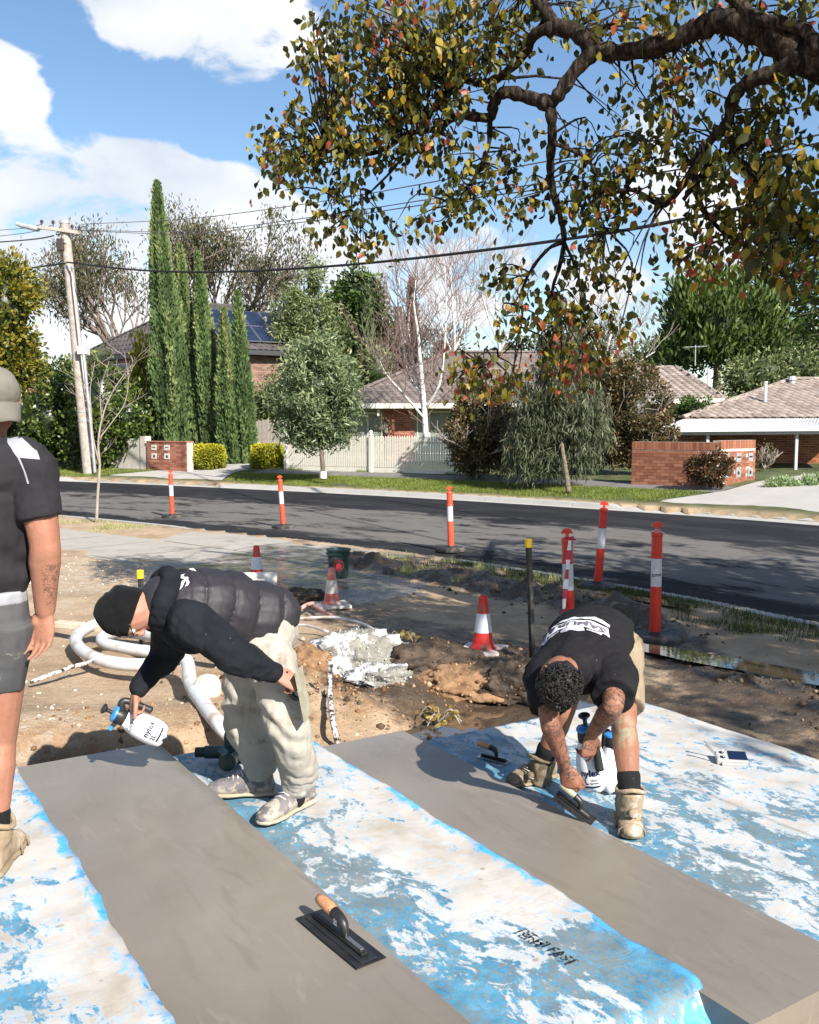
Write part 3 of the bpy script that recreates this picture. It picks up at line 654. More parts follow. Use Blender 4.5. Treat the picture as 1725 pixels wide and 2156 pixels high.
pmat('letterbox_metal', (.34, .34, .35), (.28, .28, .29), 9, .5, metallic=.2); pmat('letterbox_white', (.68, .65, .60), (.52, .48, .42), 30, .6); pmat('black_hole', (.01, .01, .01), None, rough=.9)

Z3 = Vector((0, 0, 1))
def brick_mesh(w_, h_, d_=.02):
    mb = MB(); mb.box((-w_/2, 0, -h_/2), (w_/2, d_, h_/2)); return mb.mesh('brick')
def bricks(parent, P0, U, length, height, mat, holes=(), max_obj=300, bl=.23, bh=.076, j=.011, soldier=False, backing='mortar', thick=.2):
    """a bonded wall face: P0 world start at the base, U along it (the viewer's left to right)"""
    U = Vector(U).normalized(); In = Z3.cross(U); rz = math.atan2(U.y, U.x); off = Vector(P0)-parent.location
    M = Matrix.Translation(off) @ Matrix.Rotation(rz, 4, 'Z')
    mb = MB(); mb.box((0, .012, -.3), (length, thick, height-.004), M); mb.obj('wall', backing, parent)
    cs = []; ph = bh+j; ns = int((height-(.23 if soldier else 0))/ph+.01)
    for c_ in range(ns):
        x = -(bl+j)/2 if c_ % 2 else 0
        while x < length:
            a_ = max(x, 0); e_ = min(x+bl, length)
            if e_-a_ > .04: cs.append(((a_+e_)/2, c_*ph+ph/2, e_-a_, bh))
            x += bl+j
    if soldier:
        x = 0
        while x < length-.03: cs.append((x+.038, height-.113, min(.076, length-x), .215)); x += .086
    cs = [c_ for c_ in cs if not any(h0 < c_[0] < h1 and z0 < c_[1] < z1 for h0, h1, z0, z1 in holes)]
    cs.sort(key=lambda c_: -c_[1]); cache = {}; rest = []
    for i, (x, z, w_, h_) in enumerate(cs):
        if i < max_obj:
            k = (round(w_, 2), round(h_, 2))
            if k not in cache: cache[k] = brick_mesh(w_, h_)
            o_ = link('brick', cache[k], mat, parent, M @ Vector((x, -.002+random.uniform(-.0025, .0025), z)), (0, 0, rz))
        else: rest.append((x, z, w_, h_))
    if rest:
        mb = MB()
        for x, z, w_, h_ in rest: mb.box((x-w_/2, 0, z-h_/2), (x+w_/2, .02, z+h_/2), M)
        me = mb.mesh('brickwork'); a_ = me.attributes.new('rnd', 'FLOAT', 'FACE'); a_.data.foreach_set('value', np.repeat(rng.random(len(rest)), 6).astype(np.float32))
        o_ = link('brickwork', me, mat if mat.endswith('_r') else mat+'_r', parent); o_['kind'] = 'stuff'
    return M
def tile_mesh(w_=.30, l_=.37):
    xs = np.linspace(0, 1, 7); zs = [.012, .034, .040, .030, .014, .008, .012]; vs = []; fs = []
    for x, z in zip(xs, zs): vs += [(x*w_, 0, z-.022), (x*w_, 0, z+.010), (x*w_, l_, z-.004)]
    for i in range(6): fs += [(3*i, 3*i+3, 3*i+4, 3*i+1), (3*i+1, 3*i+4, 3*i+5, 3*i+2)]
    return vs, fs
TV, TF = tile_mesh(); _tm = {}
def in_poly(x, y, P):
    r = False; n = len(P)
    for i in range(n):
        (x1, y1), (x2, y2) = P[i], P[(i+1) % n]
        if (y1 > y) != (y2 > y) and x < (x2-x1)*(y-y1)/(y2-y1)+x1: r = not r
    return r
def roof_plane(parent, corners, mat, max_obj=300, hips=(), cap=True):
    """corners: world points, first two along the eave left to right as seen from outside; the rest counter-clockwise"""
    C = [Vector(c) for c in corners]; ux = (C[1]-C[0]).normalized(); nrm = ux.cross(C[2]-C[0]).normalized()
    if nrm.z < 0: nrm = -nrm
    uy = nrm.cross(ux); M3 = Matrix((ux, uy, nrm)).transposed(); q = [((c-C[0]).dot(ux), (c-C[0]).dot(uy)) for c in C]
    mb = MB(); n = len(C); mb.add([c-nrm*.03 for c in C]+[c-nrm*.12 for c in C], [tuple(range(n)), tuple(reversed(range(n, 2*n)))]+[(i, n+i, n+(i+1) % n, (i+1) % n) for i in range(n)])
    mb.obj('roof_slope', mat.replace('_r', '')+'_r' if False else mat, parent, world=True)
    if mat not in _tm:
        me = bpy.data.meshes.new('roof_tile'); me.from_pydata(TV, [], TF); me.materials.append(MATS[mat]); _tm[mat] = me
    x1 = max(a for a, _ in q); y1 = max(b_ for _, b_ in q); x0 = min(a for a, _ in q); ps = []
    y = -.03; r = 0
    while y < y1:
        x = x0-.15*(r % 2)
        while x < x1:
            if in_poly(x+.15, y+.18, q): ps.append((x, y))
            x += .30
        y += .31; r += 1
    off = C[0]-parent.location; e_ = M3.to_euler()
    ps.sort(key=lambda t_: t_[1]); rest = []
    for i, (x, y) in enumerate(ps):
        L_ = off+ux*x+uy*y+nrm*.012+uy*random.uniform(-.006, .006)
        if i < max_obj: link('roof_tile', _tm[mat], None, parent, L_, e_)
        else: rest.append(L_)
    if rest:
        T0 = np.array(TV) @ np.array(M3).T; V_ = (T0[None]+np.array([tuple(l_) for l_ in rest])[:, None]).reshape(-1, 3); F0 = np.array(TF)
        Fv = (F0[None]+(np.arange(len(rest))*len(TV))[:, None, None]).reshape(-1, 4)
        o_ = link('roof_tiles', np_mesh('roof_tiles', V_, Fv, rnd=np.repeat(rng.random(len(rest)), len(F0))), mat+'_r', parent); o_['kind'] = 'stuff'
def ridge(parent, A, B, mat):
    A = Vector(A); B = Vector(B); d = B-A; n = max(2, int(d.length/.42)); off = A-parent.location
    me = _tm.get(('r', mat))
    if me is None:
        mb = MB(); vs = []
        for z in (0, .45):
            r_ = .13 if z == 0 else .115
            for k in range(7): a_ = math.pi*k/6; vs.append((math.cos(a_)*r_, math.sin(a_)*r_*.75, z))
        mb.add(vs, [(k, k+1, k+8, k+7) for k in range(6)]+[tuple(range(7))]); me = mb.mesh('ridge_cap'); me.materials.append(MATS[mat]); _tm[('r', mat)] = me
    z = d.normalized(); x = z.cross(Z3).normalized(); y = x.cross(z); y = -y if y.z < 0 else y; x = y.cross(z); e_ = Matrix((x, y, z)).transposed().to_euler()
    for i in range(n): link('ridge_cap', me, None, parent, off+d*(i/n)-y*.02, e_)
def qwall(parent, A, B, z0, z1, mat, name='wall', thick=.12):
    A = Vector(A); B = Vector(B); U = (B-A); U.z = 0; l_ = U.length; U.normalize(); M = Matrix.Translation(Vector((A.x, A.y, 0))-Vector((parent.location.x, parent.location.y, parent.location.z))) @ Matrix.Rotation(math.atan2(U.y, U.x), 4, 'Z')
    mb = MB(); mb.box((0, 0, z0), (l_, thick, z1), M); return mb.obj(name, mat, parent), M, l_
def window(parent, M, x0, x1, z0, z1, frame='white_paint', pane='window_dark', mull=(), depth=.03, curtain=None):
    fr = .05; mb = MB()
    for a_, b_ in (((x0, -depth, z0), (x1, .02, z0+fr)), ((x0, -depth, z1-fr), (x1, .02, z1)), ((x0, -depth, z0+fr), (x0+fr, .02, z1-fr)), ((x1-fr, -depth, z0+fr), (x1, .02, z1-fr))): mb.box(a_, b_, M)
    for q in mull: mb.box((q-.02, -depth+.004, z0+fr), (q+.02, .02, z1-fr), M)
    w_ = mb.obj('window', frame, parent); mb = MB(); mb.box((x0+fr, -.008, z0+fr), (x1-fr, .002, z1-fr), M); mb.obj('pane', pane, w_)
    if curtain:
        for c0, c1 in curtain: mb = MB(); mb.box((c0, -.016, z0+fr+.05), (c1, -.010, z1-fr), M); mb.obj('curtain', 'curtain', w_)
    return w_
def bar(parent, A, B, w_, h_, mat, name):
    A = Vector(A); B = Vector(B); d = B-A; M = Matrix.Translation(A-parent.location) @ orient(d).to_4x4(); mb = MB(); mb.box((-w_/2, -h_/2, 0), (w_/2, h_/2, d.length), M); return mb.obj(name, mat, parent)

# ---- left two-storey house
pA = gy(157, 754, 50.5); pC = gy(440, 731, 44); pB = gy(640, 742, 46.5); zE = 5.75
for q in (pA, pC, pB): q.z = zE
hs = thing('brick_house', 'two storey brown brick house with dark tiled roof and solar panels behind cypresses', 'house', (pC.x, pC.y, .8))
back = pA+(pB-pC); top1 = (pC+pA)/2+(pB-pC)*.42+Vector((0, 0, 0)); rA = pC+(pA-pC)*.42+(pB-pC)*.45; rB = pC+(pA-pC)*.42+(pB-pC)*.9
rA.z = rB.z = 8.25
roof_plane(hs, [pA, pC, rA], 'dark_tile', 150); roof_plane(hs, [pC, pB, rB, rA], 'dark_tile', 200); ridge(hs, pC, rA, 'dark_tile'); ridge(hs, rA, rB, 'dark_tile'); ridge(hs, pA, rA, 'dark_tile')
din = .55
def inset(p_, c_): return p_+(c_-p_).normalized()*din
ctr = (pA+pB)/2; wA = inset(pA, ctr); wC = inset(pC, ctr); wB = inset(pB, ctr)
bricks(hs, (wA.x, wA.y, .8), wC-wA, (wC-wA).length, 4.8, 'brown_brick', max_obj=0); bricks(hs, (wC.x, wC.y, .8), wB-wC, (wB-wC).length, 4.8, 'brown_brick', max_obj=300)
for a_, b_ in ((pA, pC), (pC, pB)):
    bar(hs, a_-Vector((0, 0, .14)), b_-Vector((0, 0, .14)), .12, .22, 'dark_trim', 'gutter')
    mb = MB(); c1_, c2_ = inset(a_, ctr), inset(b_, ctr); mb.add([a_-Z3*.26, b_-Z3*.26, c2_-Z3*.26, c1_-Z3*.26], [(0, 1, 2, 3)]); mb.obj('eave_lining', 'dark_trim', hs, world=True)
UM = Matrix.Translation(wA-hs.location) @ Matrix.Rotation(math.atan2((wC-wA).y, (wC-wA).x), 4, 'Z'); lw = (wC-wA).length
for x0, x1 in ((lw*.22, lw*.40), (lw*.5, lw*.62)):
    UM2 = UM.copy(); UM2.translation.z = 0; window(hs, UM2, x0, x1, 2.6, 4.5, 'white_paint', 'window_dark', mull=[(x0+x1)/2], curtain=[(x0+.1, x0+.45), (x1-.45, x1-.1)])
# solar panels on the right slope, cooler on the ridge
ux = (pB-pC).normalized(); nr = ux.cross(rA-pC).normalized(); nr = nr if nr.z > 0 else -nr; uy = nr.cross(ux)
for r_ in range(2):
    for c_ in range(5):
        o0 = pC+ux*(.7+c_*1.04)+uy*(.55+r_*1.72)+nr*.13-hs.location; M = Matrix.Translation(o0) @ Matrix((ux, uy, nr)).transposed().to_4x4()
        mb = MB(); mb.box((0, 0, 0), (1.0, 1.66, .04), M); sp = mb.obj('solar_panel', 'aluminium', hs); mb = MB(); mb.box((.025, .025, .04), (.975, 1.635, .043), M); mb.obj('cell_glass', 'solar_glass', sp)
cl = gy(472, 672, 49)-hs.location; mb = MB(); mb.bbox((cl.x-.75, cl.y-.5, cl.z-.5), (cl.x+.75, cl.y+.5, cl.z+.35), .08); ec = mb.obj('evaporative_cooler', 'dark_trim', hs)
mb = MB()
for k in range(7): mb.box((cl.x-.66, cl.y-.515, cl.z-.3+k*.08), (cl.x+.66, cl.y-.505, cl.z-.26+k*.08))
mb.obj('louvre', 'metal_grey', ec)
fl_ = gy(560, 690, 48)-hs.location; mb = MB(); mb.lathe([(.06, -.6), (.06, .45), (.09, .46), (.09, .55)], 10, Matrix.Translation(fl_)); mb.obj('flue', 'metal_grey', hs)

# ---- centre single-storey house
eL = gy(688, 853, 38.5); eR = gy(1180, 829, 37.5); eL.z = eR.z = 3.05
h2 = thing('brick_house', 'low brick house with weathered brown tiled roof behind the picket fence', 'house', ((eL.x+eR.x)/2, eL.y+1, .6))
fwd = Vector((.12, 1, 0)).normalized()
rL = gy(944, 741, 43.0); rR = gy(1165, 752, 43.0); rR.z = rL.z; bk_ = eL+fwd*9
roof_plane(h2, [eL, eR, rR, rL], 'brown_tile', 300); roof_plane(h2, [bk_, eL, rL], 'brown_tile', 0); ridge(h2, eL, rL, 'brown_tile'); ridge(h2, rL, rR, 'brown_tile')
bar(h2, eL-Vector((0, .08, .1)), eR-Vector((0, .08, .1)), .11, .2, 'cream_paint', 'gutter')
mb = MB(); mb.add([eL-Z3*.2, eR-Z3*.2, eR-Z3*.2+fwd*1.0, eL-Z3*.2+fwd*1.0], [(0, 1, 2, 3)]); mb.obj('eave_lining', 'cream_paint', h2, world=True)
f0 = gy(700, 880, 39.3); f1 = gy(1180, 860, 38.4); U2 = (f1-f0); U2.z = 0; U2.normalize(); f0.z = .5
def along(px, Y=39): return (gy(px, 880, Y)-f0).dot(U2)
mw, MW, lw2 = qwall(h2, f0+Z3.cross(U2)*.06, f1+Z3.cross(U2)*.06, .5, 2.85, 'sage_panel')
bricks(h2, f0+U2*along(808), U2, along(874)-along(808), 2.35, 'red_brick', max_obj=240, backing='mortar')
bricks(h2, f0+U2*along(960), U2, 4.0, 2.35, 'red_brick', max_obj=0)
MZ = MW.copy(); MZ.translation.z = -h2.location.z
window(h2, MZ, along(878), along(952), 1.0, 2.75, 'cream_paint', 'sage_panel', mull=[along(905)]); window(h2, MZ, along(772), along(804), 1.1, 2.7, 'cream_paint', 'sage_panel')
pp = gy(828, 880, 38.6); bar(h2, (pp.x, pp.y, .5), (pp.x, pp.y, 2.9), .11, .11, 'red_post', 'verandah_post')
pp = gy(797, 860, 38.4); bar(h2, (pp.x, pp.y, 2.55), (pp.x, pp.y, 2.85), .09, .09, 'cream_paint', 'downpipe_head')

# ---- right-middle house
eL = gy(1310, 842, 39); eR = gy(1526, 838, 37.5); eL.z = eR.z = 3.25
h3 = thing('brick_house', 'small brick house with brown tiled hip roof and antenna beyond the hedge', 'house', (eR.x-2, eR.y+1.5, .5))
fw = Vector((.05, 1, 0)).normalized(); r0 = eL+(eR-eL)*.30+fw*4.5; r1 = eL+(eR-eL)*.78+fw*4.5; r0.z = r1.z = 4.75; bR = eR+fw*9+Vector((1.2, 0, 0))
roof_plane(h3, [eL, eR, r1, r0], 'tan_tile', 220); roof_plane(h3, [eR, bR, r1], 'tan_tile', 60); ridge(h3, eR, r1, 'tan_tile'); ridge(h3, r0, r1, 'tan_tile')
g0 = eL+(eR-eL)*.42; g1 = eL+(eR-eL)*.96; gA = (g0+g1)/2+fw*3.0; gA.z = 4.55; gA = gA+Vector((.2, 0, 0))
bar(h3, eL-Vector((0, .06, .1)), eR-Vector((0, .06, .1)), .1, .18, 'cream_paint', 'gutter')
bricks(h3, (eL.x, eL.y+.5, .5), eR-eL, (eR-eL).length-.4, 2.55, 'red_brick', max_obj=150)
mb = MB(); q = gy(1492, 800, 40)-h3.location; mb.lathe([(.05, -.6), (.05, .35), (.07, .36), (.07, .45)], 10, Matrix.Translation(q)); mb.obj('flue', 'zinc_white', h3)
q = gy(1464, 770, 42)-h3.location; mb = MB(); mb.tube([q, q+Vector((0, 0, .9))], .02, 6); mb.tube([q+Vector((-.5, 0, .8)), q+Vector((.5, 0, .85))], .012, 5)
for k in range(6): mb.tube([q+Vector((-.45+k*.18, -.25, .81+k*.01)), q+Vector((-.45+k*.18, .25, .81+k*.01))], .008, 4)
mb.obj('antenna', 'metal_grey', h3)

# ---- right house with carport
eL = gy(1437, 884, 33.5); eR = gy(1860, 868, 33.0); eL.z = eR.z = 2.45
h4 = thing('carport_house', 'low brick house with pale tiled roof and white carport at right edge', 'house', (eR.x-2, eR.y+1, 0))
fw = Vector((.25, 1, 0)).normalized(); r0 = gy(1666, 797, 37.5); r1 = r0+Vector((6, -.3, .0)); z0 = r0.z
roof_plane(h4, [eL, eR, r1, r0], 'tan_tile', 300); roof_plane(h4, [eL+fw*9, eL, r0], 'tan_tile', 0); ridge(h4, eL, r0, 'tan_tile'); ridge(h4, r0, r1, 'tan_tile')
q = gy(1612, 832, 34.8)-h4.location; mb = MB(); mb.lathe([(.26, -.42), (.20, -.36), (.06, -.33), (.055, .42), (.075, .43), (.075, .5)], 12, Matrix.Translation(q)); mb.obj('flue', 'zinc_white', h4)
q = gy(1668, 803, 37)-h4.location; mb = MB(); mb.lathe([(.12, -.3), (.12, .05), (.17, .06), (.12, .2)], 10, Matrix.Translation(q)); mb.obj('roof_vent', 'metal_grey', h4)
# flat metal carport roof
k0 = gy(1392, 905, 31.5); k1 = gy(1830, 892, 30.0); k2 = gy(1820, 872, 33.2); k3 = gy(1440, 888, 33.6)
for q_, z_ in ((k0, 2.08), (k1, 2.14), (k2, 2.42), (k3, 2.36)): q_.z = z_
mb = MB(); n = 60
for i in range(n):
    a_, b_ = i/n, (i+.55)/n; P = [k0.lerp(k1, a_), k0.lerp(k1, b_), k3.lerp(k2, b_), k3.lerp(k2, a_)]; mb.add([p_+Z3*.03 for p_ in P]+P, [(0, 1, 2, 3), (0, 4, 5, 1), (1, 5, 6, 2), (3, 2, 6, 7), (0, 3, 7, 4)])
mb.add([k0, k1, k2, k3], [(0, 1, 2, 3)]); mb.obj('carport_roof', 'zinc_white', h4, world=True)
bar(h4, k0-Z3*.07, k1-Z3*.07, .1, .15, 'zinc_white', 'fascia'); bar(h4, k0-Z3*.2+Vector((0, .15, 0)), k1-Z3*.2+Vector((0, .15, 0)), .08, .1, 'metal_grey', 'beam')
for px in (1500, 1690, 1790):
    f_ = (px-1392)/(1830-1392); q = k0.lerp(k1, f_)+Vector((0, .25, 0)); bar(h4, (q.x, q.y, -.3), (q.x, q.y, 2.0), .09, .09, 'metal_grey', 'carport_post'); bar(h4, (q.x, q.y, 2.0), (q.x+.35, q.y+1.6, 2.12), .08, .09, 'metal_grey', 'bracket')
bw0 = gy(1405, 950, 35.5); bw1 = gy(1840, 950, 33.8); bw0.z = -.3; bricks(h4, bw0, Vector((bw1.x-bw0.x, bw1.y-bw0.y, 0)), (Vector((bw1.x-bw0.x, bw1.y-bw0.y, 0))).length, 2.5, 'orange_brick', max_obj=300)
mb = MB(); q0 = gy(1590, 1005, 28.5); q1 = gy(1800, 1005, 28.5); mb.box((q0.x, 28.6, -.5), (q1.x, 36, .0)); mb.obj('carport_floor', 'grey_path', h4, world=True)

# ---- far left red roof
e0 = gy(-20, 842, 62); e1 = gy(112, 836, 58); e0.z = e1.z = 3.6
h5 = thing('tiled_house', 'distant house with terracotta roof glimpsed at the left edge', 'house', (e0.x, e0.y, .8))
t0 = gy(70, 781, 64); roof_plane(h5, [e0, e1, t0, t0-Vector((5, 0, 0))], 'red_tile_r' if False else 'tan_tile', 0)
for o_ in h5.children: o_.data = o_.data.copy() if o_.name.startswith('roof_slope') else o_.data
for o_ in h5.children: o_.data.materials.clear(); o_.data.materials.append(MATS['red_tile_r'])
qwall(h5, e0, e1, .8, 3.5, 'white_paint')

# ---- letterbox walls
sg = Vector(tuple(float(v) for v in kpos(14.2, RW+4.4))+(0,))
p0 = gy(310, 985, 37.2); p1 = gy(394, 990, 35.9); zb = .40
lb = thing('letterbox_wall', 'red brick letterbox wall numbered 48 beside the yellow hedges', 'letterbox', (p0.x, p0.y, zb))
U = Vector((p1.x-p0.x, p1.y-p0.y, 0)); ln = U.length; hb = 1.14
hl = [(.28, .56, .82, 1.02), (1.02, 1.32, .82, 1.02), (.28, .56, .48, .70), (1.02, 1.32, .48, .70)]
M = bricks(lb, (p0.x, p0.y, zb), U, ln, hb, 'red_brick', holes=hl, thick=.32)
mb = MB(); mb.box((-.03, -.03, hb-.01), (ln+.02, .34, hb+.03), M); mb.obj('coping', 'red_brick', lb)
for i, (a_, b_, c_, d_) in enumerate(hl):
    mb = MB(); mb.box((a_, -.012, c_), (b_, .03, d_), M); pl = mb.obj('letter_plate', 'letterbox_white', lb)
    mb = MB()
    if i < 2: mb.box((a_+.05, -.016, c_+.09), (b_-.05, -.012, c_+.12), M); mb.obj('slot', 'black_hole', pl)
    else: mb.lathe([(.055, 0), (.055, .006)], 14, M @ Matrix.Translation((a_+.16, -.012, c_+.10)) @ Matrix.Rotation(R(90), 4, 'X')); mb.obj('paper_hole', 'black_hole', pl)
def text_mesh(s_, size, bold=0.0, align='CENTER', shear=0):
    cu = bpy.data.curves.new('lettering', 'FONT'); cu.body = s_; cu.size = size; cu.align_x = align; cu.align_y = 'CENTER'; cu.offset = bold; cu.resolution_u = 3; cu.shear = shear
    to = bpy.data.objects.new('lettering', cu); col.objects.link(to); bpy.context.view_layer.update()
    me = bpy.data.meshes.new_from_object(to.evaluated_get(bpy.context.evaluated_depsgraph_get())); bpy.data.objects.remove(to); bpy.data.curves.remove(cu); return me
pmat('black_print', (.012, .012, .014), None, rough=.6); pmat('white_print', (.80, .80, .82), None, rough=.6)
def wall_text(s_, size, M, x, z, mat, parent, name='number', bold=.0, y=-.01):
    me = text_mesh(s_, size, bold); o_ = link(name, me, mat, parent); o_.matrix_local = M @ Matrix.Translation((x, y, z)) @ Matrix.Rotation(R(90), 4, 'X'); return o_
wall_text('48', .17, M, .80, .93, 'black_print', lb, bold=-.004); wall_text('1', .11, M, .42, 1.09, 'black_print', lb, y=-.03); wall_text('2', .11, M, 1.17, 1.09, 'black_print', lb, y=-.034)
# rendered wall left of it
r0_ = gy(60, 983, 41.5); r1_ = gy(309, 984, 37.35)
rw = thing('rendered_wall', 'beige rendered garden wall behind the climbing hedge', 'wall', (r1_.x, r1_.y, .4)); qwall(rw, r0_, r1_, .2, 1.65, 'grey_render', thick=.2)
for q_ in (.15, .42, .7, .955):
    a_ = r0_.lerp(r1_, q_); b_ = r0_.lerp(r1_, q_+.04); qwall(rw, a_-Vector((0, .05, 0)), b_-Vector((0, .05, 0)), .2, 1.75, 'grey_render', 'pier', .3)
# right letterbox wall: long face and end face
c0 = gy(1330, 1005, 26.6); c1 = gy(1516, 1020, 25.2); c2 = gy(1590, 1010, 26.4); zb = .50
rl = thing('letterbox_wall', 'orange brick corner wall numbered 46 with six metal letterboxes', 'letterbox', (c1.x, c1.y, zb)); hb = 1.20
U = Vector((c1.x-c0.x, c1.y-c0.y, 0)); M = bricks(rl, (c0.x, c0.y, zb), U, U.length, hb, 'orange_brick', soldier=True, thick=.23)
wall_text('46', .15, M, U.length-.28, .90, 'white_print', rl, bold=.004)
U = Vector((c2.x-c1.x, c2.y-c1.y, 0)); lx = U.length; us6 = [(.18, .62), (.62*lx-.1-.06, .62), (.86*lx-.1, .62)]
xs6 = [.17, lx*.5-.12, lx-.40]; hl = [(x, x+.25, z_, z_+.24) for x in xs6 for z_ in (.66, .24)]
M = bricks(rl, (c1.x, c1.y, zb), U, lx, hb+.05, 'orange_brick', holes=hl, soldier=True, thick=.23)
for i, (a_, b_, c_, d_) in enumerate(hl):
    mb = MB(); mb.box((a_, -.014, c_), (b_, .03, d_), M); pl = mb.obj('letter_plate', 'letterbox_metal', rl); mb = MB()
    if i % 2 == 0: mb.box((a_+.04, -.019, c_+.11), (b_-.04, -.014, c_+.15), M); mb.obj('slot', 'black_hole', pl)
    else: mb.lathe([(.05, 0), (.05, .006)], 14, M @ Matrix.Translation((a_+.12, -.014, c_+.12)) @ Matrix.Rotation(R(90), 4, 'X')); mb.obj('paper_hole', 'black_hole', pl)

# ---- picket fence
F0 = Vector((-4.52, 35.3, .56)); F1 = Vector((1.95, 31.05, .58)); fu = (F1-F0); fl = fu.length; fu.normalize(); frz = math.atan2(fu.y, fu.x)
pf = thing('picket_fence', 'white picket fence with pointed boards before the low brick house', 'fence', F0)
mb = MB(); mb.prism([(-.036, 0), (.036, 0), (.036, 1.02), (0, 1.085), (-.036, 1.02)], 0, .02, Matrix.Rotation(R(90), 4, 'X')); pk = mb.mesh('picket'); pk.materials.append(MATS['white_paint'])
n = int(fl/.098)
for i in range(n):
    d = (i+.5)*fl/n; link('picket', pk, None, pf, fu*d+Vector((0, 0, .13+random.uniform(-.004, .004)))+Vector((0, 0, (F1-F0).z*d/fl)), (0, random.uniform(-.008, .008), frz))
MF = Matrix.Rotation(frz, 4, 'Z')
for z_ in (.32, .98): mb = MB(); mb.box((0, .004, z_), (fl, .05, z_+.07), MF); mb.obj('rail', 'white_paint', pf)
mb = MB(); mb.box((0, -.01, -.12), (fl, .03, .14), MF); mb.obj('plinth_board', 'white_paint', pf)
for d in (-.06, fl*.492, fl+.05):
    mb = MB(); mb.bbox((d-.06, -.08, -.15), (d+.06, .05, 1.26), .008, MF); po = mb.obj('post', 'white_paint', pf)
    mb = MB(); mb.lathe([(.085, 1.26), (.085, 1.285), (.05, 1.29), (.03, 1.31), (.06, 1.335), (.072, 1.37), (.055, 1.41), (.02, 1.435), (.003, 1.44)], 14, MF @ Matrix.Translation((d, -.015, 0))); q_ = mb.obj('finial', 'white_paint', po, smooth=True)
# ---- paling fence
G0 = gy(528, 935, 40.5); G1 = gy(625, 935, 39.5); G0.z = G1.z = .65
pl_ = thing('paling_fence', 'grey weathered timber paling fence right of the cypresses', 'fence', G0); gu = (G1-G0); gl = gu.length; gu.normalize(); grz = math.atan2(gu.y, gu.x)
mb = MB(); mb.box((-.052, 0, 0), (.052, .018, 1.75)); pk = mb.mesh('paling'); pk.materials.append(MATS['paling'])
for i in range(int(gl/.108)): link('paling', pk, None, pl_, gu*(.108*i)+Vector((0, random.uniform(-.008, .008), random.uniform(-.04, .02))), (0, random.uniform(-.01, .01), grz))
mb = MB(); mb.box((0, .02, .3), (gl, .07, .38), Matrix.Rotation(grz, 4, 'Z')); mb.box((0, .02, 1.35), (gl, .07, 1.43), Matrix.Rotation(grz, 4, 'Z')); mb.obj('rail', 'paling', pl_)

# ---- power pole, street light, wires
pmat('pole_wood', (.30, .255, .22), (.44, .39, .345), 5, .9, bump=.5, bscale=18, bdist=.02); pmat('insulator', (.05, .035, .03), None, rough=.3); pmat('galv', (.48, .49, .50), (.38, .39, .41), 5, .45, metallic=.4)
PB = gy(188, 993, 36.5); PT = gy(136, 468, 36.5); PB.z -= .1
pole = thing('power_pole', 'leaning weathered timber power pole with crossarm and street light', 'power pole', PB); pd = (PT-PB)
mb = MB(); mb.tube([PB+pd*k/8 for k in range(9)], lerp_list([.24, .17], 9), 14); q = mb.obj('shaft', 'pole_wood', pole, world=True, smooth=True); shade_auto(q, 50)
mb = MB(); Mx = Matrix.Translation(PT-PB) @ orient(pd, (0, 1, 0)).to_4x4(); mb.lathe([(.19, -.05), (.19, .05), (.1, .09)], 14, Mx); mb.obj('pole_cap', 'galv', pole)
def at(px, py): return gy(px, py, 36.3)
bar(pole, at(84, 478), at(170, 490), .12, .12, 'pole_wood', 'crossarm'); bar(pole, at(112, 492), at(140, 512), .03, .05, 'galv', 'brace')
for px, py in ((88, 474), (112, 475), (152, 484), (167, 487)):
    q = at(px, py)-PB; mb = MB(); mb.lathe([(.015, -.05), (.015, .06), (.06, .07), (.05, .11), (.07, .13), (.045, .18), (.02, .2)], 10, Matrix.Translation(q)); mb.obj('insulator', 'insulator', pole)
mb = MB(); mb.tube([at(84, 480), at(62, 473)], .03, 8); mb.obj('lamp_arm', 'galv', pole, world=True)
Mh = Matrix.Translation(at(58, 477)-PB) @ orient(at(38, 472)-at(78, 482), (0, 0, 1)).to_4x4(); mb = MB(); mb.bbox((-.16, -.07, -.42), (.16, .07, .42), .05, Mh); lh = mb.obj('lamp_head', 'galv', pole)
mb = MB(); mb.box((-.12, -.085, -.36), (.12, -.065, .3), Mh); mb.obj('lamp_lens', 'zinc_white', lh)
q = at(176, 738); bar(pole, q-Z3*.15, q+Z3*.15, .55, .3, 'zinc_white', 'meter_box')
mb = MB(); mb.tube([gy(150, 560, 36.15), gy(168, 720, 36.1), gy(180, 820, 36.15)], .03, 8); mb.obj('riser_conduit', 'zinc_white', pole, world=True)
mb = MB(); mb.tube([gy(176, 745, 36.1), gy(192, 900, 36.1), gy(200, 994, 36.15)], .058, 8); mb.obj('cable_guard', 'galv', pole, world=True)
mb = MB(); q = at(136, 515)-PB; mb.bbox((q.x-.28, q.y-.1, q.z-.22), (q.x-.02, q.y+.1, q.z+.22), .03); mb.obj('fuse_box', 'insulator', pole)
for py in (560, 860, 880): q = at(100+(py-470)*.096+36, py); mb = MB(); fr_ = (993-py)/525; mb.lathe([(.175+.07*(1-fr_)+.008, -.03), (.175+.07*(1-fr_)+.008, .03)], 14, Matrix.Translation(PB+pd*fr_-PB)); mb.obj('band', 'galv', pole)
pmat('cable_black', (.012, .012, .014), None, rough=.5); pmat('wire_grey', (.10, .10, .11), None, rough=.5)
def wire(label, pts, r_, mat='cable_black', name='overhead_cable'):
    P = spline(pts, 10); mb = MB(); mb.tube([p_-P[0] for p_ in P], r_, 6); o_ = mb.obj(name, mat); o_.location = P[0]; return setprops(o_, label, 'cable')
wire('thick black cable sagging across the street from the pole', [gy(141, 552, 36.2), gy(300, 569, 33), gy(480, 572, 30), gy(700, 560, 26.5), gy(950, 535, 23), gy(1250, 495, 19.5), gy(1490, 452, 17), gy(1900, 370, 14)], .035)
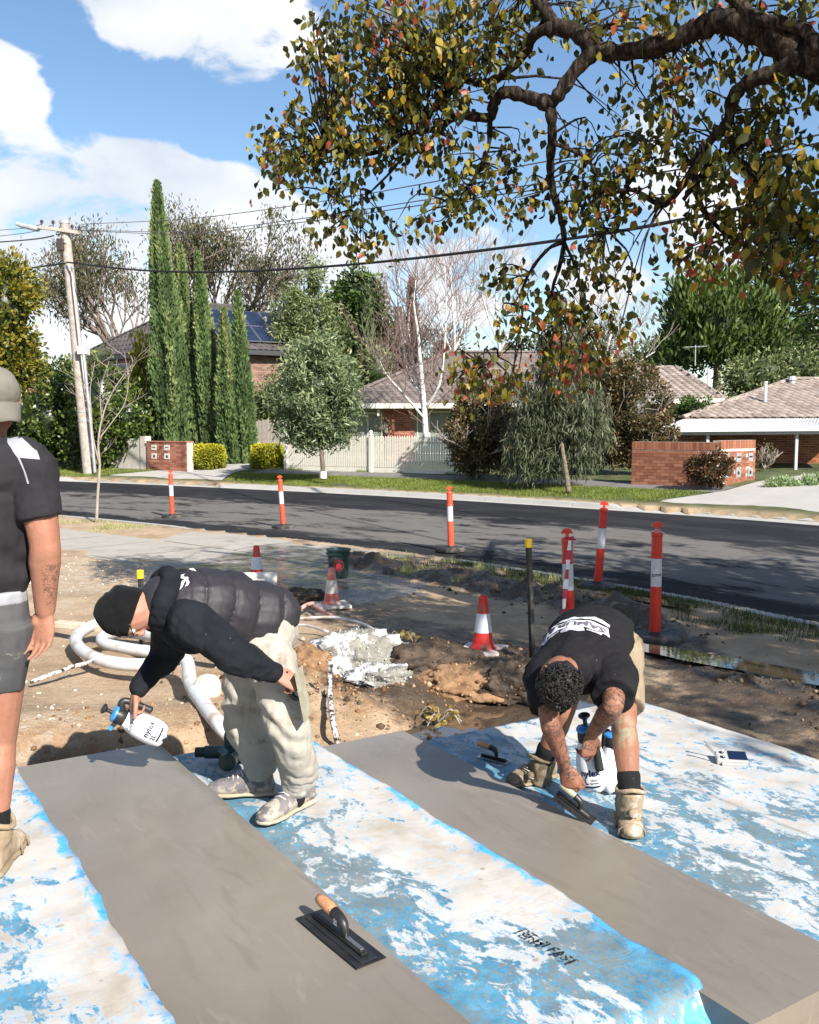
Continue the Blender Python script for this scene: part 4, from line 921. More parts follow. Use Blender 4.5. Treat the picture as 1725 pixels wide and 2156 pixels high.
wire('black cable running left from the pole at mid height', [gy(138, 554, 36.3), gy(60, 565, 40), gy(-60, 585, 46)], .035)
for a_, b_, k_ in (((170, 472), [(400, 460, 33), (650, 428, 27), (900, 385, 20), (1500, 270, 13), (2300, 60, 9)], 'topmost'), ((160, 484), [(400, 487, 33), (650, 458, 27), (900, 420, 20), (1500, 330, 13), (2300, 140, 9)], 'middle'), ((180, 486), [(400, 492, 33), (650, 466, 27), (900, 430, 20), (1500, 345, 13), (2300, 165, 9)], 'lowest')):
    wire(k_+' of three thin power wires crossing the sky from the crossarm', [at(*a_)]+[gy(*q_) for q_ in b_], .012, 'wire_grey', 'power_wire')
for i, (a_, b_) in enumerate((((88, 472), (0, 484)), ((110, 474), (0, 500)), ((130, 492), (0, 510)))):
    wire(('upper', 'middle', 'lower')[i]+' of three wires running from the pole to the left edge', [at(*a_), gy((a_[0]+b_[0])/2, (a_[1]+b_[1])/2+3, 40), gy(b_[0]-90, b_[1]+6, 46)], .014 if i < 2 else .03, 'wire_grey', 'power_wire')
# ================================================================== VEGETATION
def rdir(n):
    v = rng.normal(size=(n, 3)); return v/np.linalg.norm(v, axis=1)[:, None]
def leaves(P, D, size, asp=.45, fold=.0, jit=.5):
    """P points, D leaf axis directions; 4-vertex leaf blades"""
    n = len(P); D = D/np.linalg.norm(D, axis=1)[:, None]; S = np.cross(D, rdir(n)); S /= np.linalg.norm(S, axis=1)[:, None]+1e-9
    L_ = size*(1-jit/2+jit*rng.random(n)); a = P; b = P+D*(L_*.5)[:, None]; w_ = (L_*asp*.5)[:, None]
    V = np.stack([a, b+S*w_, P+D*L_[:, None], b-S*w_], 1).reshape(-1, 3); return V, np.arange(4*n).reshape(-1, 4)
def clump_pts(n, C, Rr, nclump, cr, shell=.55, bottom=-1., seed=0, flat=1.):
    """points gathered in clumps through an ellipsoid; uneven outline"""
    r_ = np.random.default_rng(seed+1); d = r_.normal(size=(nclump*2, 3)); d /= np.linalg.norm(d, axis=1)[:, None]; d = d[d[:, 2] > bottom][:nclump]
    rad = shell+(1-shell)*r_.random(len(d))**.6; cen = d*rad[:, None]*np.array(Rr)*(.82+.36*r_.random((len(d), 1)))
    k = r_.integers(0, len(d), n); sz = cr*(.6+.8*r_.random(len(d)))
    off = r_.normal(size=(n, 3)); off /= np.linalg.norm(off, axis=1)[:, None]; off *= (r_.random(n)**.45)[:, None]
    p_ = cen[k]+off*sz[k][:, None]*np.array([1, 1, flat]); nrm = off*.8+cen[k]/np.linalg.norm(cen[k]/np.array(Rr), axis=1)[:, None]*.0+d[k]*.5
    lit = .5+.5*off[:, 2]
    return p_+np.array(C), nrm, lit
def crown(name, parent, parts, mat, base=None):
    """parts: list of (V, F, rnd)"""
    Vs = []; Fs = []; Rs = []; o = 0; off = np.array(parent.location) if parent is not None else np.zeros(3)
    for V, F, r_ in parts: Vs.append(V-off); Fs.append(F+o); Rs.append(r_); o += len(V)
    return link(name, np_mesh(name, np.vstack(Vs), np.vstack(Fs), rnd=np.concatenate(Rs)), mat, parent)
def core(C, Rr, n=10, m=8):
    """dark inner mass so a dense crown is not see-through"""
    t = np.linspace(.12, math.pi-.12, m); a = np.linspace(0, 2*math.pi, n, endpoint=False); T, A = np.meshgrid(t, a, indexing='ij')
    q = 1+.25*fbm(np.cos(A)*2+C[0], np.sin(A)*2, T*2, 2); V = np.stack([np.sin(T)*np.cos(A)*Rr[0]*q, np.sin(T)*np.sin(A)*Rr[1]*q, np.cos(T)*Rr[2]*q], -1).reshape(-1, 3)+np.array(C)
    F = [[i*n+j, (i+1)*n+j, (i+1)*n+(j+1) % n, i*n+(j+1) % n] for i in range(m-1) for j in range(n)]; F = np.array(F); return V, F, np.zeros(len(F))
def branches(mb, p_, d, L_, r_, depth, spread=.6, n=3, up=.1, thin=.62, seg=4, tips=None, minr=.004, droop=0, sides=5):
    """recursive limb"""
    pts = [Vector(p_)]; d = Vector(d).normalized()
    for i in range(seg):
        d = (d+Vector((random.gauss(0, .12), random.gauss(0, .12), random.gauss(0, .10)+up-droop))).normalized(); pts.append(pts[-1]+d*(L_/seg))
    mb.tube(pts, lerp_list([r_, max(r_*thin, minr)], len(pts)), sides if r_ > .02 else 4, caps=False)
    if depth == 0:
        if tips is not None: tips.append((pts[-1], d))
        return
    for k in range(n):
        q = pts[-1] if k == 0 else pts[random.randint(max(1, seg//2), seg)]
        a = Vector((random.gauss(0, 1), random.gauss(0, 1), random.gauss(0, .6))); a = (a-d*a.dot(d)).normalized()
        branches(mb, q, d+a*spread*(.4 if k == 0 else 1)*random.uniform(.6, 1.3), L_*random.uniform(.6, .82), max(r_*thin, minr), depth-1, spread, n, up, thin, seg, tips, minr, droop, sides)
pmat('bark_brown', (.10, .075, .055), (.19, .15, .115), 12, .95, bump=.6, bscale=30, bdist=.02); pmat('bark_gum', (.13, .10, .085), (.24, .195, .165), 8, .9, bump=.3); pmat('bark_pale', (.34, .30, .26), (.50, .46, .41), 10, .9, bump=.3)
m, t, p, o = newmat('bark_birch'); b = NB(t); c = b.ramp(b.noise(3, 5), (.3, (.58, .55, .51)), (.7, (.78, .76, .73))); c = b.mix(b.mr(b.noise(6, 4, .6, src=b.map((1, 1, 5))), .58, .66), c, (.06, .05, .045)); setp(p, Base_Color=c, Roughness=.75)
pmat('twig_red', (.17, .115, .10), (.25, .18, .155), 8, .9); pmat('twig_grey', (.26, .21, .18), (.36, .31, .27), 8, .9)
leafmat('lf_cypress', [(0, (.012, .022, .007)), (.45, (.045, .075, .024)), (.8, (.085, .125, .042)), (1, (.16, .17, .07))], .7, .15, gain=1.7)
leafmat('lf_hedge_yellow', [(0, (.04, .045, .004)), (.4, (.17, .18, .012)), (.8, (.34, .31, .02)), (1, (.44, .38, .04))], .6, .25)
leafmat('lf_glossy', [(0, (.010, .018, .004)), (.5, (.045, .075, .014)), (.85, (.12, .15, .03)), (1, (.26, .25, .06))], .3, .2, .6)
leafmat('lf_autumn', [(0, (.018, .028, .006)), (.4, (.07, .085, .012)), (.7, (.17, .15, .02)), (.9, (.30, .21, .03)), (1, (.34, .13, .03))], .4, .3)
leafmat('lf_gum', [(0, (.028, .028, .014)), (.5, (.075, .078, .038)), (.85, (.12, .115, .06)), (1, (.20, .12, .075))], .7, .25, .2, gain=1.1)
leafmat('lf_roundgum', [(0, (.015, .024, .010)), (.45, (.060, .085, .035)), (.85, (.15, .175, .09)), (1, (.26, .25, .16))], .45, .2, .5, gain=1.9)
leafmat('lf_acacia', [(0, (.03, .045, .012)), (.5, (.10, .13, .045)), (.85, (.22, .24, .11)), (1, (.38, .37, .22))], .6, .3)
leafmat('lf_dark', [(0, (.008, .016, .004)), (.5, (.028, .055, .010)), (.85, (.07, .11, .02)), (1, (.12, .16, .03))], .5, .2)
leafmat('lf_conifer', [(0, (.010, .020, .003)), (.5, (.040, .066, .012)), (.85, (.085, .125, .024)), (1, (.14, .175, .045))], .6, .2)
leafmat('lf_photinia', [(0, (.016, .016, .006)), (.4, (.060, .052, .020)), (.7, (.115, .085, .035)), (.9, (.18, .09, .05)), (1, (.28, .22, .12))], .45, .2)
leafmat('lf_wattle', [(0, (.022, .028, .014)), (.5, (.075, .088, .045)), (.85, (.155, .165, .095)), (1, (.27, .26, .18))], .6, .25, gain=1.15)
leafmat('lf_redbush', [(0, (.012, .010, .005)), (.5, (.06, .04, .014)), (.8, (.10, .035, .02)), (1, (.14, .12, .04))], .4, .2)
leafmat('lf_silver', [(0, (.06, .10, .03)), (.5, (.17, .24, .09)), (1, (.42, .46, .32))], .6, .2)
leafmat('lf_brown', [(0, (.03, .018, .012)), (.5, (.085, .05, .035)), (1, (.16, .10, .07))], .8, .1)

# ---- cypresses
CYP = [('tallest cypress, first from the power pole', 362, 942, 330, 378, 35, 38.6, 17000), ('second cypress from the power pole, half the tallest one\'s top', 410, 945, 378, 512, 25, 39.6, 10000), ('third and middle cypress of the row of five', 445, 950, 416, 530, 24, 39.2, 9500), ('fourth cypress from the power pole, shortest of the row', 485, 955, 470, 648, 22, 38.4, 7500), ('rightmost cypress of the row beside the paling fence', 519, 955, 499, 613, 21, 38.6, 8000)]
CYPL = ['tall narrow green cypress nearest the power pole, highest of five', 'narrow green cypress second from the power pole', 'narrow green cypress in the middle of the row of five', 'narrow green cypress fourth from the pole, shortest of five', 'narrow green cypress at the right end of the row of five']
for i, (_, bx, by, tx, ty, hw, Y, n) in enumerate(CYP):
    n = int(n*1.6)
    B0 = gy(bx, by, Y); T0 = gy(tx, ty, Y); B0.z = .6; ax = np.array(T0-B0); H_ = np.linalg.norm(ax); Rm = hw*Y/2000*1.02
    r_ = thing('cypress', CYPL[i], 'tree', B0, group='row of cypresses')
    mb = MB(); mb.tube([B0-Z3*.1, B0+Vector(ax)*.4], [.12, .05], 7); mb.obj('trunk', 'bark_brown', r_, world=True)
    def rad(t): return Rm*np.where(t < .3, .80+.20*np.clip(t, 0, .3)/.3, np.clip((1-t)/.7, 0, 1)**.72)
    t_ = rng.random(n)**.95; a = rng.random(n)*2*math.pi; vert = 1+.16*np.sin(a*5+i*2+t_*3)+fbm(np.cos(a)*2.2+i*5, np.sin(a)*2.2, t_*H_*.7, 3)*.75
    rr = rad(t_)*vert*(.72+.32*rng.random(n)); P = np.array(B0)+ax*t_[:, None]*.985+np.stack([np.cos(a)*rr, np.sin(a)*rr, 0*a], 1)
    D = np.stack([np.cos(a)*.35, np.sin(a)*.35, 1+0*a], 1)+rng.normal(size=(n, 3))*.28
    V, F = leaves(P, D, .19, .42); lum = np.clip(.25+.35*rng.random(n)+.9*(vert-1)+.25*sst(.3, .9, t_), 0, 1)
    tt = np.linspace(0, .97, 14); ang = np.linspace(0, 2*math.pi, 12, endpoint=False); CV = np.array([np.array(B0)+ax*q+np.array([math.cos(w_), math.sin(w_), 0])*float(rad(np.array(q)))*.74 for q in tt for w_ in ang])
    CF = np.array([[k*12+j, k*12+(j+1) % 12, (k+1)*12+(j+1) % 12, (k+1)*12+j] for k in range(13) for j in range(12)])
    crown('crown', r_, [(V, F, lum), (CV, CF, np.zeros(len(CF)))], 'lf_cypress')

def shrub(name, label, cat, blobs, Y, size, n, mat, asp=.5, cr=.35, ncl=40, group=None, dmode='out', shell=.7, coreq=.78, zb=None, stem=None, seed=0, jit=.5, flat=1., depth=1., litk=.35, sub=0):
    """blobs: pixel ellipses (cx, cy, rx, ry) at distance Y"""
    c0 = gy(blobs[0][0], blobs[0][1]+blobs[0][3], Y); zg = zb if zb is not None else c0.z
    r_ = thing(name, label, cat, (c0.x, c0.y, zg), group=group); parts = []; tot = sum(b_[2]*b_[3] for b_ in blobs)
    for i, b_ in enumerate(blobs):
        Yb = b_[4] if len(b_) > 4 else Y; C = gy(b_[0], b_[1], Yb); k = Yb/2000; Rr = (b_[2]*k, min(b_[2], b_[3])*k*depth, b_[3]*k); nn = int(n*b_[2]*b_[3]/tot)
        P, D, lit = clump_pts(nn, C, Rr, ncl, cr, shell, seed=seed+i*7, flat=flat)
        dd = D+rng.normal(size=P.shape)*.6
        if dmode == 'down': dd = rng.normal(size=P.shape)*.45+np.array([0, 0, -1.])
        elif dmode == 'rand': dd = rng.normal(size=P.shape)
        elif dmode == 'up': dd = D*.5+rng.normal(size=P.shape)*.35+np.array([0, 0, .9])
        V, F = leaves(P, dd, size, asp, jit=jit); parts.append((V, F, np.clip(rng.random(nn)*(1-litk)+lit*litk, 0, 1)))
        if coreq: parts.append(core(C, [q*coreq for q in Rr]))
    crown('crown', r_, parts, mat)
    if stem:
        mb = MB(); S0 = gy(stem[0][0], stem[0][1], stem[0][2] if len(stem[0]) > 2 else Y); pts = [gy(s_[0], s_[1], s_[2] if len(s_) > 2 else Y) for s_ in stem]; pts[0].z -= .1
        mb.tube(spline(pts, 5), lerp_list([stem[0][3] if len(stem[0]) > 3 else .1, .04], 5*(len(pts)-1)+1), 8)
        mb.obj('trunk', 'bark_brown', r_, world=True, smooth=True)
    if sub:
        mb = MB()
        for k in range(sub):
            b_ = blobs[k % len(blobs)]; Yb = b_[4] if len(b_) > 4 else Y; C = gy(b_[0], b_[1]+b_[3]*.7, Yb); branches(mb, C, (random.gauss(0, .8), random.gauss(0, .8), .9), b_[3]*Yb/2000*.75, .03, 2, .6, 3, .05)
        mb.obj('twigs', 'twig_grey', r_, world=True)
    return r_
def boxhedge(label, x0, x1, y0, y1, Y, n, group):
    A = gy(x0, y1, Y); B = gy(x1, y0, Y); A.z = zt(A.x, Y)+.0 if False else gy(x0, y1, Y).z; w_ = B.x-A.x; h_ = B.z-A.z; C = np.array([(A.x+B.x)/2, Y+.5, A.z+h_/2])
    r_ = thing('box_hedge', label, 'hedge', (C[0], C[1], A.z), group=group); d = rdir(n); q = np.abs(d).max(1)**.72; d2 = d/q[:, None]; d2 = d2/np.maximum(1, np.linalg.norm(d2, axis=1)[:, None]/1.22)
    S = np.array([w_/2, .62, h_/2]); nz = 1+fbm(d[:, 0]*3, d[:, 1]*3, d[:, 2]*3, 3)*.16; P = C+d2*S*(.90+.13*rng.random(n))[:, None]*nz[:, None]*.93
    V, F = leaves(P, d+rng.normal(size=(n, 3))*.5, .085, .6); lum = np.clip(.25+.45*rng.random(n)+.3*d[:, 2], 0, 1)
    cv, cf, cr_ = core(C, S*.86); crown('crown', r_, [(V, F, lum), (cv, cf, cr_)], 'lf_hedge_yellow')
boxhedge('clipped yellow green hedge beside the red brick letterbox wall', 396, 470, 936, 990, 36.2, 7000, 'clipped yellow hedges')
boxhedge('smaller clipped yellow green hedge between the two larger ones', 468, 520, 948, 986, 38.4, 3500, 'clipped yellow hedges')
boxhedge('clipped yellow green hedge at the left end of the picket fence', 522, 596, 935, 990, 35.8, 7000, 'clipped yellow hedges')
shrub('climbing_hedge', 'glossy green climbing hedge over the garden wall left of the power pole', 'hedge', [(105, 895, 62, 85), (60, 905, 40, 70), (150, 830, 40, 60), (40, 930, 50, 60)], 40, .19, 11000, 'lf_glossy', .55, .5, 40, zb=.5, seed=2)
shrub('climbing_hedge', 'glossy green climbing hedge right of the power pole behind the bare sapling', 'hedge', [(215, 850, 55, 95), (270, 890, 55, 80), (300, 905, 35, 75), (230, 930, 60, 55), (185, 930, 45, 55)], 38.7, .18, 13000, 'lf_glossy', .55, .5, 40, zb=.5, seed=12)
shrub('golden_conifer', 'yellow green conifer between climbing hedge and tallest cypress', 'tree', [(308, 800, 26, 72)], 41.5, .24, 3000, 'lf_hedge_yellow', .35, .4, 30, zb=.6, dmode='up', seed=4)
shrub('autumn_shrub', 'tall glossy shrub with yellow and orange leaves at the left edge', 'shrub', [(10, 650, 62, 90), (-20, 740, 85, 90), (20, 770, 45, 60), (-30, 600, 60, 60)], 30, .17, 14000, 'lf_autumn', .5, .42, 50, zb=.5, seed=5)
shrub('dark_bush', 'dark bush at the base of the autumn coloured shrub', 'shrub', [(30, 870, 45, 50), (-40, 900, 80, 70)], 36, .18, 3500, 'lf_glossy', .5, .4, 30, zb=.5, seed=6)

# open airy trees: limbs plus small leaf clumps at their ends
def airy(name, label, base, height, lean, mat, bark, n_leaf, size, asp, depth=4, spread=.62, r0=.28, cr=.55, seed=1, dmode='down', up=.06, first=.35, nb=3, cat='tree', drop=.0):
    random.seed(seed); base = Vector(base); r_ = thing(name, label, cat, base); mb = MB(); tips = []
    mb.tube([base, base+Vector(lean)*first*.5+Z3*height*first*.5, base+Vector(lean)*first+Z3*height*first], [r0, r0*.85, r0*.7], 8)
    p_ = base+Vector(lean)*first+Z3*height*first
    for k in range(nb):
        a = 2*math.pi*k/nb+random.random(); branches(mb, p_, (math.cos(a)*.62, math.sin(a)*.62, .85), height*.30, r0*.55, depth-1, spread, 3, up, .62, 4, tips, .008, drop)
    mb.obj('trunk', bark, r_, world=True, smooth=True)
    if n_leaf:
        T = np.array([tuple(q[0]) for q in tips]); k = rng.integers(0, len(T), n_leaf); off = rng.normal(size=(n_leaf, 3))*cr*.5; P = T[k]+off
        D = rng.normal(size=P.shape)*.5+(np.array([0, 0, -1.]) if dmode == 'down' else off*1.5+np.array([0, 0, .3])); V, F = leaves(P, D, size, asp); crown('crown', r_, [(V, F, np.clip(rng.random(n_leaf)*.7+.3*(off[:, 2]/cr+.5), 0, 1))], mat)
    return r_
b_ = gy(300, 900, 56); b_.z = 1
airy('eucalypt', 'tall sparse eucalypt with drooping grey green leaves left of the tallest cypress', b_, 12.3, (-1.5, 0, 0), 'lf_gum', 'bark_gum', 9500, .28, .26, 5, .62, .32, .75, 21, nb=4, first=.28)
b_ = gy(450, 900, 58); b_.z = 1
airy('eucalypt', 'tall sparse eucalypt with drooping grey green leaves behind the shorter cypresses', b_, 12.3, (1, 0, 0), 'lf_gum', 'bark_gum', 10500, .28, .26, 5, .62, .32, .75, 33, nb=4, first=.28)
shrub('acacia', 'pale grey green feathery wattle tree behind the round gum', 'tree', [(640, 670, 50, 80), (600, 700, 30, 60), (690, 700, 40, 60), (660, 600, 25, 45), (620, 640, 25, 40), (655, 760, 80, 60)], 47, .26, 11000, 'lf_acacia', .25, .55, 34, zb=.8, dmode='rand', shell=.4, coreq=.5, seed=31, stem=[(650, 860, 47, .15), (650, 600, 47)])
shrub('evergreen_tree', 'dark green evergreen tree behind the wattle and the low brick house', 'tree', [(760, 620, 38, 50), (725, 650, 35, 50), (780, 690, 35, 60), (740, 720, 50, 60), (810, 730, 30, 50)], 55, .30, 8000, 'lf_dark', .5, .7, 26, zb=.8, shell=.5, coreq=.6, seed=41, stem=[(750, 860, 55, .2), (755, 660, 55)])
for bx, tx, ty, hw, mat, lab, Y, by in ((778, 772, 610, 13, 'lf_cypress', 'slim dark green cypress before the evergreen tree', 50, 790), (875, 867, 593, 17, 'lf_brown', 'taller of two brown cypresses behind the birch', 52, 800), (842, 838, 655, 10, 'lf_brown', 'shorter of two brown cypresses behind the birch', 52, 800)):
    B0 = gy(bx, by, Y); T0 = gy(tx, ty, Y); B0.z = .8; ax = np.array(T0-B0); n = 2500; Rm = hw*Y/2000; r_ = thing('cypress', lab, 'tree', B0)
    t_ = rng.random(n); a = rng.random(n)*6.283; rr = Rm*np.clip((1-t_)/.6, 0, 1)**.75*(.6+.5*rng.random(n)); P = np.array(B0)+ax*t_[:, None]+np.stack([np.cos(a)*rr, np.sin(a)*rr, 0*a], 1)
    V, F = leaves(P, np.stack([np.cos(a)*.3, np.sin(a)*.3, 1+0*a], 1)+rng.normal(size=(n, 3))*.3, .34, .4); crown('crown', r_, [(V, F, rng.random(n)*.9)], mat)
    mb = MB(); mb.tube([B0, B0+Vector(ax)*.5], [.12, .05], 6); mb.obj('trunk', 'bark_brown', r_, world=True)
shrub('garden_shrub', 'spreading olive green shrub filling the gap left of the low house roof', 'shrub', [(700, 800, 60, 60), (790, 780, 40, 50), (600, 850, 50, 60), (560, 860, 35, 50)], 44, .22, 6000, 'lf_acacia', .4, .5, 30, zb=.8, seed=51)
shrub('garden_shrub', 'spreading twiggy brown shrub behind the birch and the low house roof', 'shrub', [(850, 740, 60, 40), (930, 735, 50, 45), (800, 760, 40, 40)], 50, .22, 3500, 'lf_brown', .25, .6, 30, zb=.8, seed=52, dmode='up', coreq=.4)

# round street gum
shrub('street_tree', 'round leafy gum tree on the verge before the picket fence', 'tree', [(667, 820, 84, 95), (640, 860, 66, 75), (705, 850, 58, 75), (660, 755, 48, 45), (665, 900, 76, 48)], 30.6, .185, 24000, 'lf_roundgum', .26, .36, 60, zb=.45, dmode='rand', shell=.45, coreq=.42, seed=61, stem=[(682, 1003, 30.3, .085), (678, 960, 30.3), (674, 920, 30.5), (668, 820, 30.6)], jit=.6)
q = gy(681, 1003, 30.25); mb = MB(); prof = []
for k in range(8): prof += [(.105+.012*(k % 2), -.02+k*.035)]
mb.lathe(prof, 12, Matrix.Translation((q.x, q.y, q.z-.05)), caps=False); tg = mb.obj('trunk_guard', 'cream_paint'); setprops(tg, 'ribbed cream guard round the foot of the round gum', 'tree guard')
# wattle street tree with long drooping leaves
shrub('street_tree', 'drooping narrow leaved gum leaning on the verge before the brown hedge', 'tree', [(1180, 820, 85, 110), (1130, 900, 65, 90), (1225, 900, 65, 80), (1190, 730, 60, 60), (1110, 960, 40, 50), (1160, 960, 80, 40)], 26.5, .24, 18000, 'lf_wattle', .14, .34, 60, zb=.4, dmode='down', shell=.45, coreq=.45, seed=71, stem=[(1198, 1030, 25.2, .075), (1192, 990, 25.4), (1183, 930, 26), (1180, 820, 26.5)], jit=.7)
# photinia hedges
shrub('hedge', 'brown red bushy hedge at the right end of the picket fence', 'hedge', [(1012, 900, 62, 95), (985, 930, 38, 70), (1050, 910, 48, 85)], 29.6, .10, 16000, 'lf_photinia', .55, .25, 60, zb=.55, seed=81, sub=14, coreq=.55)
shrub('hedge', 'brown red rounded hedge between drooping gum and orange brick wall', 'hedge', [(1330, 880, 85, 105), (1280, 870, 50, 90), (1360, 930, 45, 60), (1310, 800, 60, 40)], 29.2, .10, 19000, 'lf_photinia', .55, .26, 70, zb=.5, seed=91, sub=16, coreq=.55)
# birches and bare trees
def birch(label, base, height, pix, seed, twig='twig_red', name='birch', r0=.13, depth=4):
    random.seed(seed); base = Vector(base); r_ = thing(name, label, 'tree', base); mb = MB(); tw = MB()
    for pts, ra, rb in pix:
        P = spline(pts, 5); mb.tube(P, lerp_list([ra, rb], len(P)), 8)
        for i in range(2, len(P)):
            for k in range(2):
                if random.random() < .75:
                    a = random.random()*6.28; branches(tw, P[i], (math.cos(a)*.7, math.sin(a)*.7, .55), height*random.uniform(.08, .14), .016, 2, .55, 3, .10, .6, 3, None, .0055, 0, 4)
    mb.obj('trunk', 'bark_birch', r_, world=True, smooth=True); tw.obj('twigs', twig, r_, world=True); return r_
Y = 34.5; g_ = lambda x, y, d=0: gy(x, y, Y+d)
b_ = g_(896, 925); birch('white barked bare birch before the low house', b_, 9, [([g_(897, 925), g_(893, 850), g_(885, 760), g_(880, 700), g_(872, 640), g_(876, 590)], .115, .012), ([g_(890, 830), g_(862, 790, .5), g_(848, 720, .8), g_(838, 640, 1), g_(842, 570, 1)], .07, .015), ([g_(897, 860), g_(925, 810, -.4), g_(935, 740, -.6), g_(940, 640, -.8), g_(936, 560, -.8)], .06, .012), ([g_(893, 880), g_(850, 830, -.5), g_(815, 790, -.8), g_(800, 760, -1)], .05, .012), ([g_(893, 870), g_(870, 760, .4), g_(860, 680, .6), g_(872, 600, .8)], .06, .012)], 3)
Y = 46
birch('thin bare birch behind the low house roof, left of the drooping branch', g_(960, 800), 10, [([g_(960, 850), g_(958, 720), g_(952, 620), g_(948, 560)], .10, .02), ([g_(958, 740), g_(985, 660), g_(992, 590)], .06, .012), ([g_(958, 760), g_(930, 680), g_(920, 590)], .05, .012)], 5)
birch('thin bare birch behind the low house roof, beneath the drooping branch', g_(1050, 800), 10, [([g_(1060, 850), g_(1052, 720), g_(1045, 620), g_(1060, 545)], .11, .02), ([g_(1055, 740), g_(1085, 650), g_(1100, 570)], .06, .012), ([g_(1052, 730), g_(1020, 640), g_(1010, 570)], .06, .012)], 6, 'twig_grey')
birch('bare grey tree rising above the brown rounded hedge', g_(1270, 800), 9, [([g_(1270, 850), g_(1275, 760), g_(1290, 690), g_(1300, 640)], .10, .02), ([g_(1272, 780), g_(1310, 720), g_(1345, 690)], .06, .012), ([g_(1272, 770), g_(1240, 700), g_(1225, 640)], .06, .012), ([g_(1275, 790), g_(1330, 770), g_(1380, 740)], .05, .012)], 8, 'twig_grey', 'bare_tree')
# background right
shrub('evergreen_tree', 'big dark green spreading conifer behind the right hand houses', 'tree', [(1510, 690, 95, 95), (1450, 660, 45, 60), (1570, 680, 70, 85), (1490, 620, 60, 45), (1440, 740, 55, 40), (1600, 730, 50, 40)], 50, .42, 12000, 'lf_conifer', .32, .8, 60, zb=1, dmode='up', shell=.6, coreq=.7, seed=101, litk=.55, stem=[(1510, 850, 50, .3), (1510, 700, 50)])
shrub('flowering_shrub', 'green shrub with pale flower tips between the tiled roofs at right', 'shrub', [(1610, 790, 60, 38), (1560, 800, 35, 35), (1680, 780, 45, 40)], 42, .2, 5000, 'lf_acacia', .4, .45, 40, zb=.6, seed=111)
shrub('rounded_shrub', 'small clipped round green shrub under the brown tiled eave', 'shrub', [(1460, 868, 42, 24)], 34.5, .12, 2500, 'lf_dark', .55, .2, 30, zb=.4, seed=121)
shrub('red_bush', 'dark red leaved bush at the corner of the orange brick wall', 'shrub', [(1493, 990, 38, 32), (1475, 985, 22, 28), (1515, 980, 22, 26)], 24.7, .075, 5500, 'lf_redbush', .55, .14, 36, zb=.5, seed=131, coreq=.75)
shrub('ground_cover', 'low silver green ground cover plants right of the brick wall', 'shrub', [(1690, 1020, 70, 14), (1640, 1020, 30, 9), (1760, 1018, 60, 14)], 24.6, .08, 6000, 'lf_silver', .3, .12, 40, zb=.4, seed=141, dmode='up', coreq=.7)
shrub('carport_shrub', 'twiggy shrub beside the carport wall', 'shrub', [(1610, 965, 28, 30)], 30, .07, 350, 'lf_photinia', .5, .2, 20, zb=.3, seed=151, coreq=0, sub=8)
shrub('fence_shrub', 'small pruned shrub behind the picket fence at the brick house wall', 'shrub', [(815, 900, 20, 18), (740, 905, 22, 18)], 36, .09, 500, 'lf_photinia', .5, .25, 20, zb=.6, seed=161, coreq=0, sub=8)
# pine with tiers
Y = 53; b_ = gy(1668, 850, Y); b_.z = 1; pn = thing('norfolk_pine', 'open tiered pine with level branches at the right edge', 'tree', b_); tp = gy(1655, 470, Y); mb = MB(); mb.tube([b_, tp], [.30, .06], 9); parts = []; Pn = []; Dn = []
for k in range(15):
    c_ = b_.lerp(tp, .30+.05*k); ln = 4.2*(1-.045*k); na = 6
    for j in range(na):
        a = 2*math.pi*j/na+k*.55+random.random()*.3; d = Vector((math.cos(a), math.sin(a), .05)); pts = [c_+d*(ln*q)+Z3*(-.25*math.sin(q*3)+.55*q*q) for q in (0, .25, .5, .75, 1)]; mb.tube(pts, [.06, .05, .035, .02, .01], 5)
        for q in np.linspace(.2, 1, 18):
            i = min(3, int(q*4)); f_ = q*4-i; c2 = pts[i].lerp(pts[i+1], f_); s_ = d.cross(Z3)
            for sg_ in (-1, 1): L_ = .75*(1.15-q); w_ = np.linspace(.1, 1, 5); Pn += [tuple(c2+s_*(sg_*L_*v)+d*(L_*.5*v)+Z3*.1*v) for v in w_]; Dn += [tuple(s_*sg_+d*.6+Z3*.5)]*5
mb.obj('trunk', 'bark_brown', pn, world=True); V, F = leaves(np.array(Pn), np.array(Dn)+rng.normal(size=(len(Pn), 3))*.3, .34, .35); crown('crown', pn, [(V, F, rng.random(len(Pn)))], 'lf_dark')
# far tree line closing the view
for i, (bl, lab) in enumerate(([[(-60, 800, 120, 60), (90, 810, 60, 40)], 'distant green trees at far left behind the terracotta roof'], [[(980, 800, 80, 40), (1130, 780, 90, 60), (1230, 760, 80, 70)], 'distant brownish trees behind the low brick house'], [[(1380, 770, 60, 50), (1660, 740, 80, 60), (1760, 720, 80, 80)], 'distant green trees behind the right hand houses'])):
    shrub('distant_trees', lab, 'trees', bl, 70, .5, 4500, ('lf_dark', 'lf_gum', 'lf_dark')[i], .45, 1.2, 40, zb=1, seed=170+i, coreq=.7)['kind'] = 'stuff'
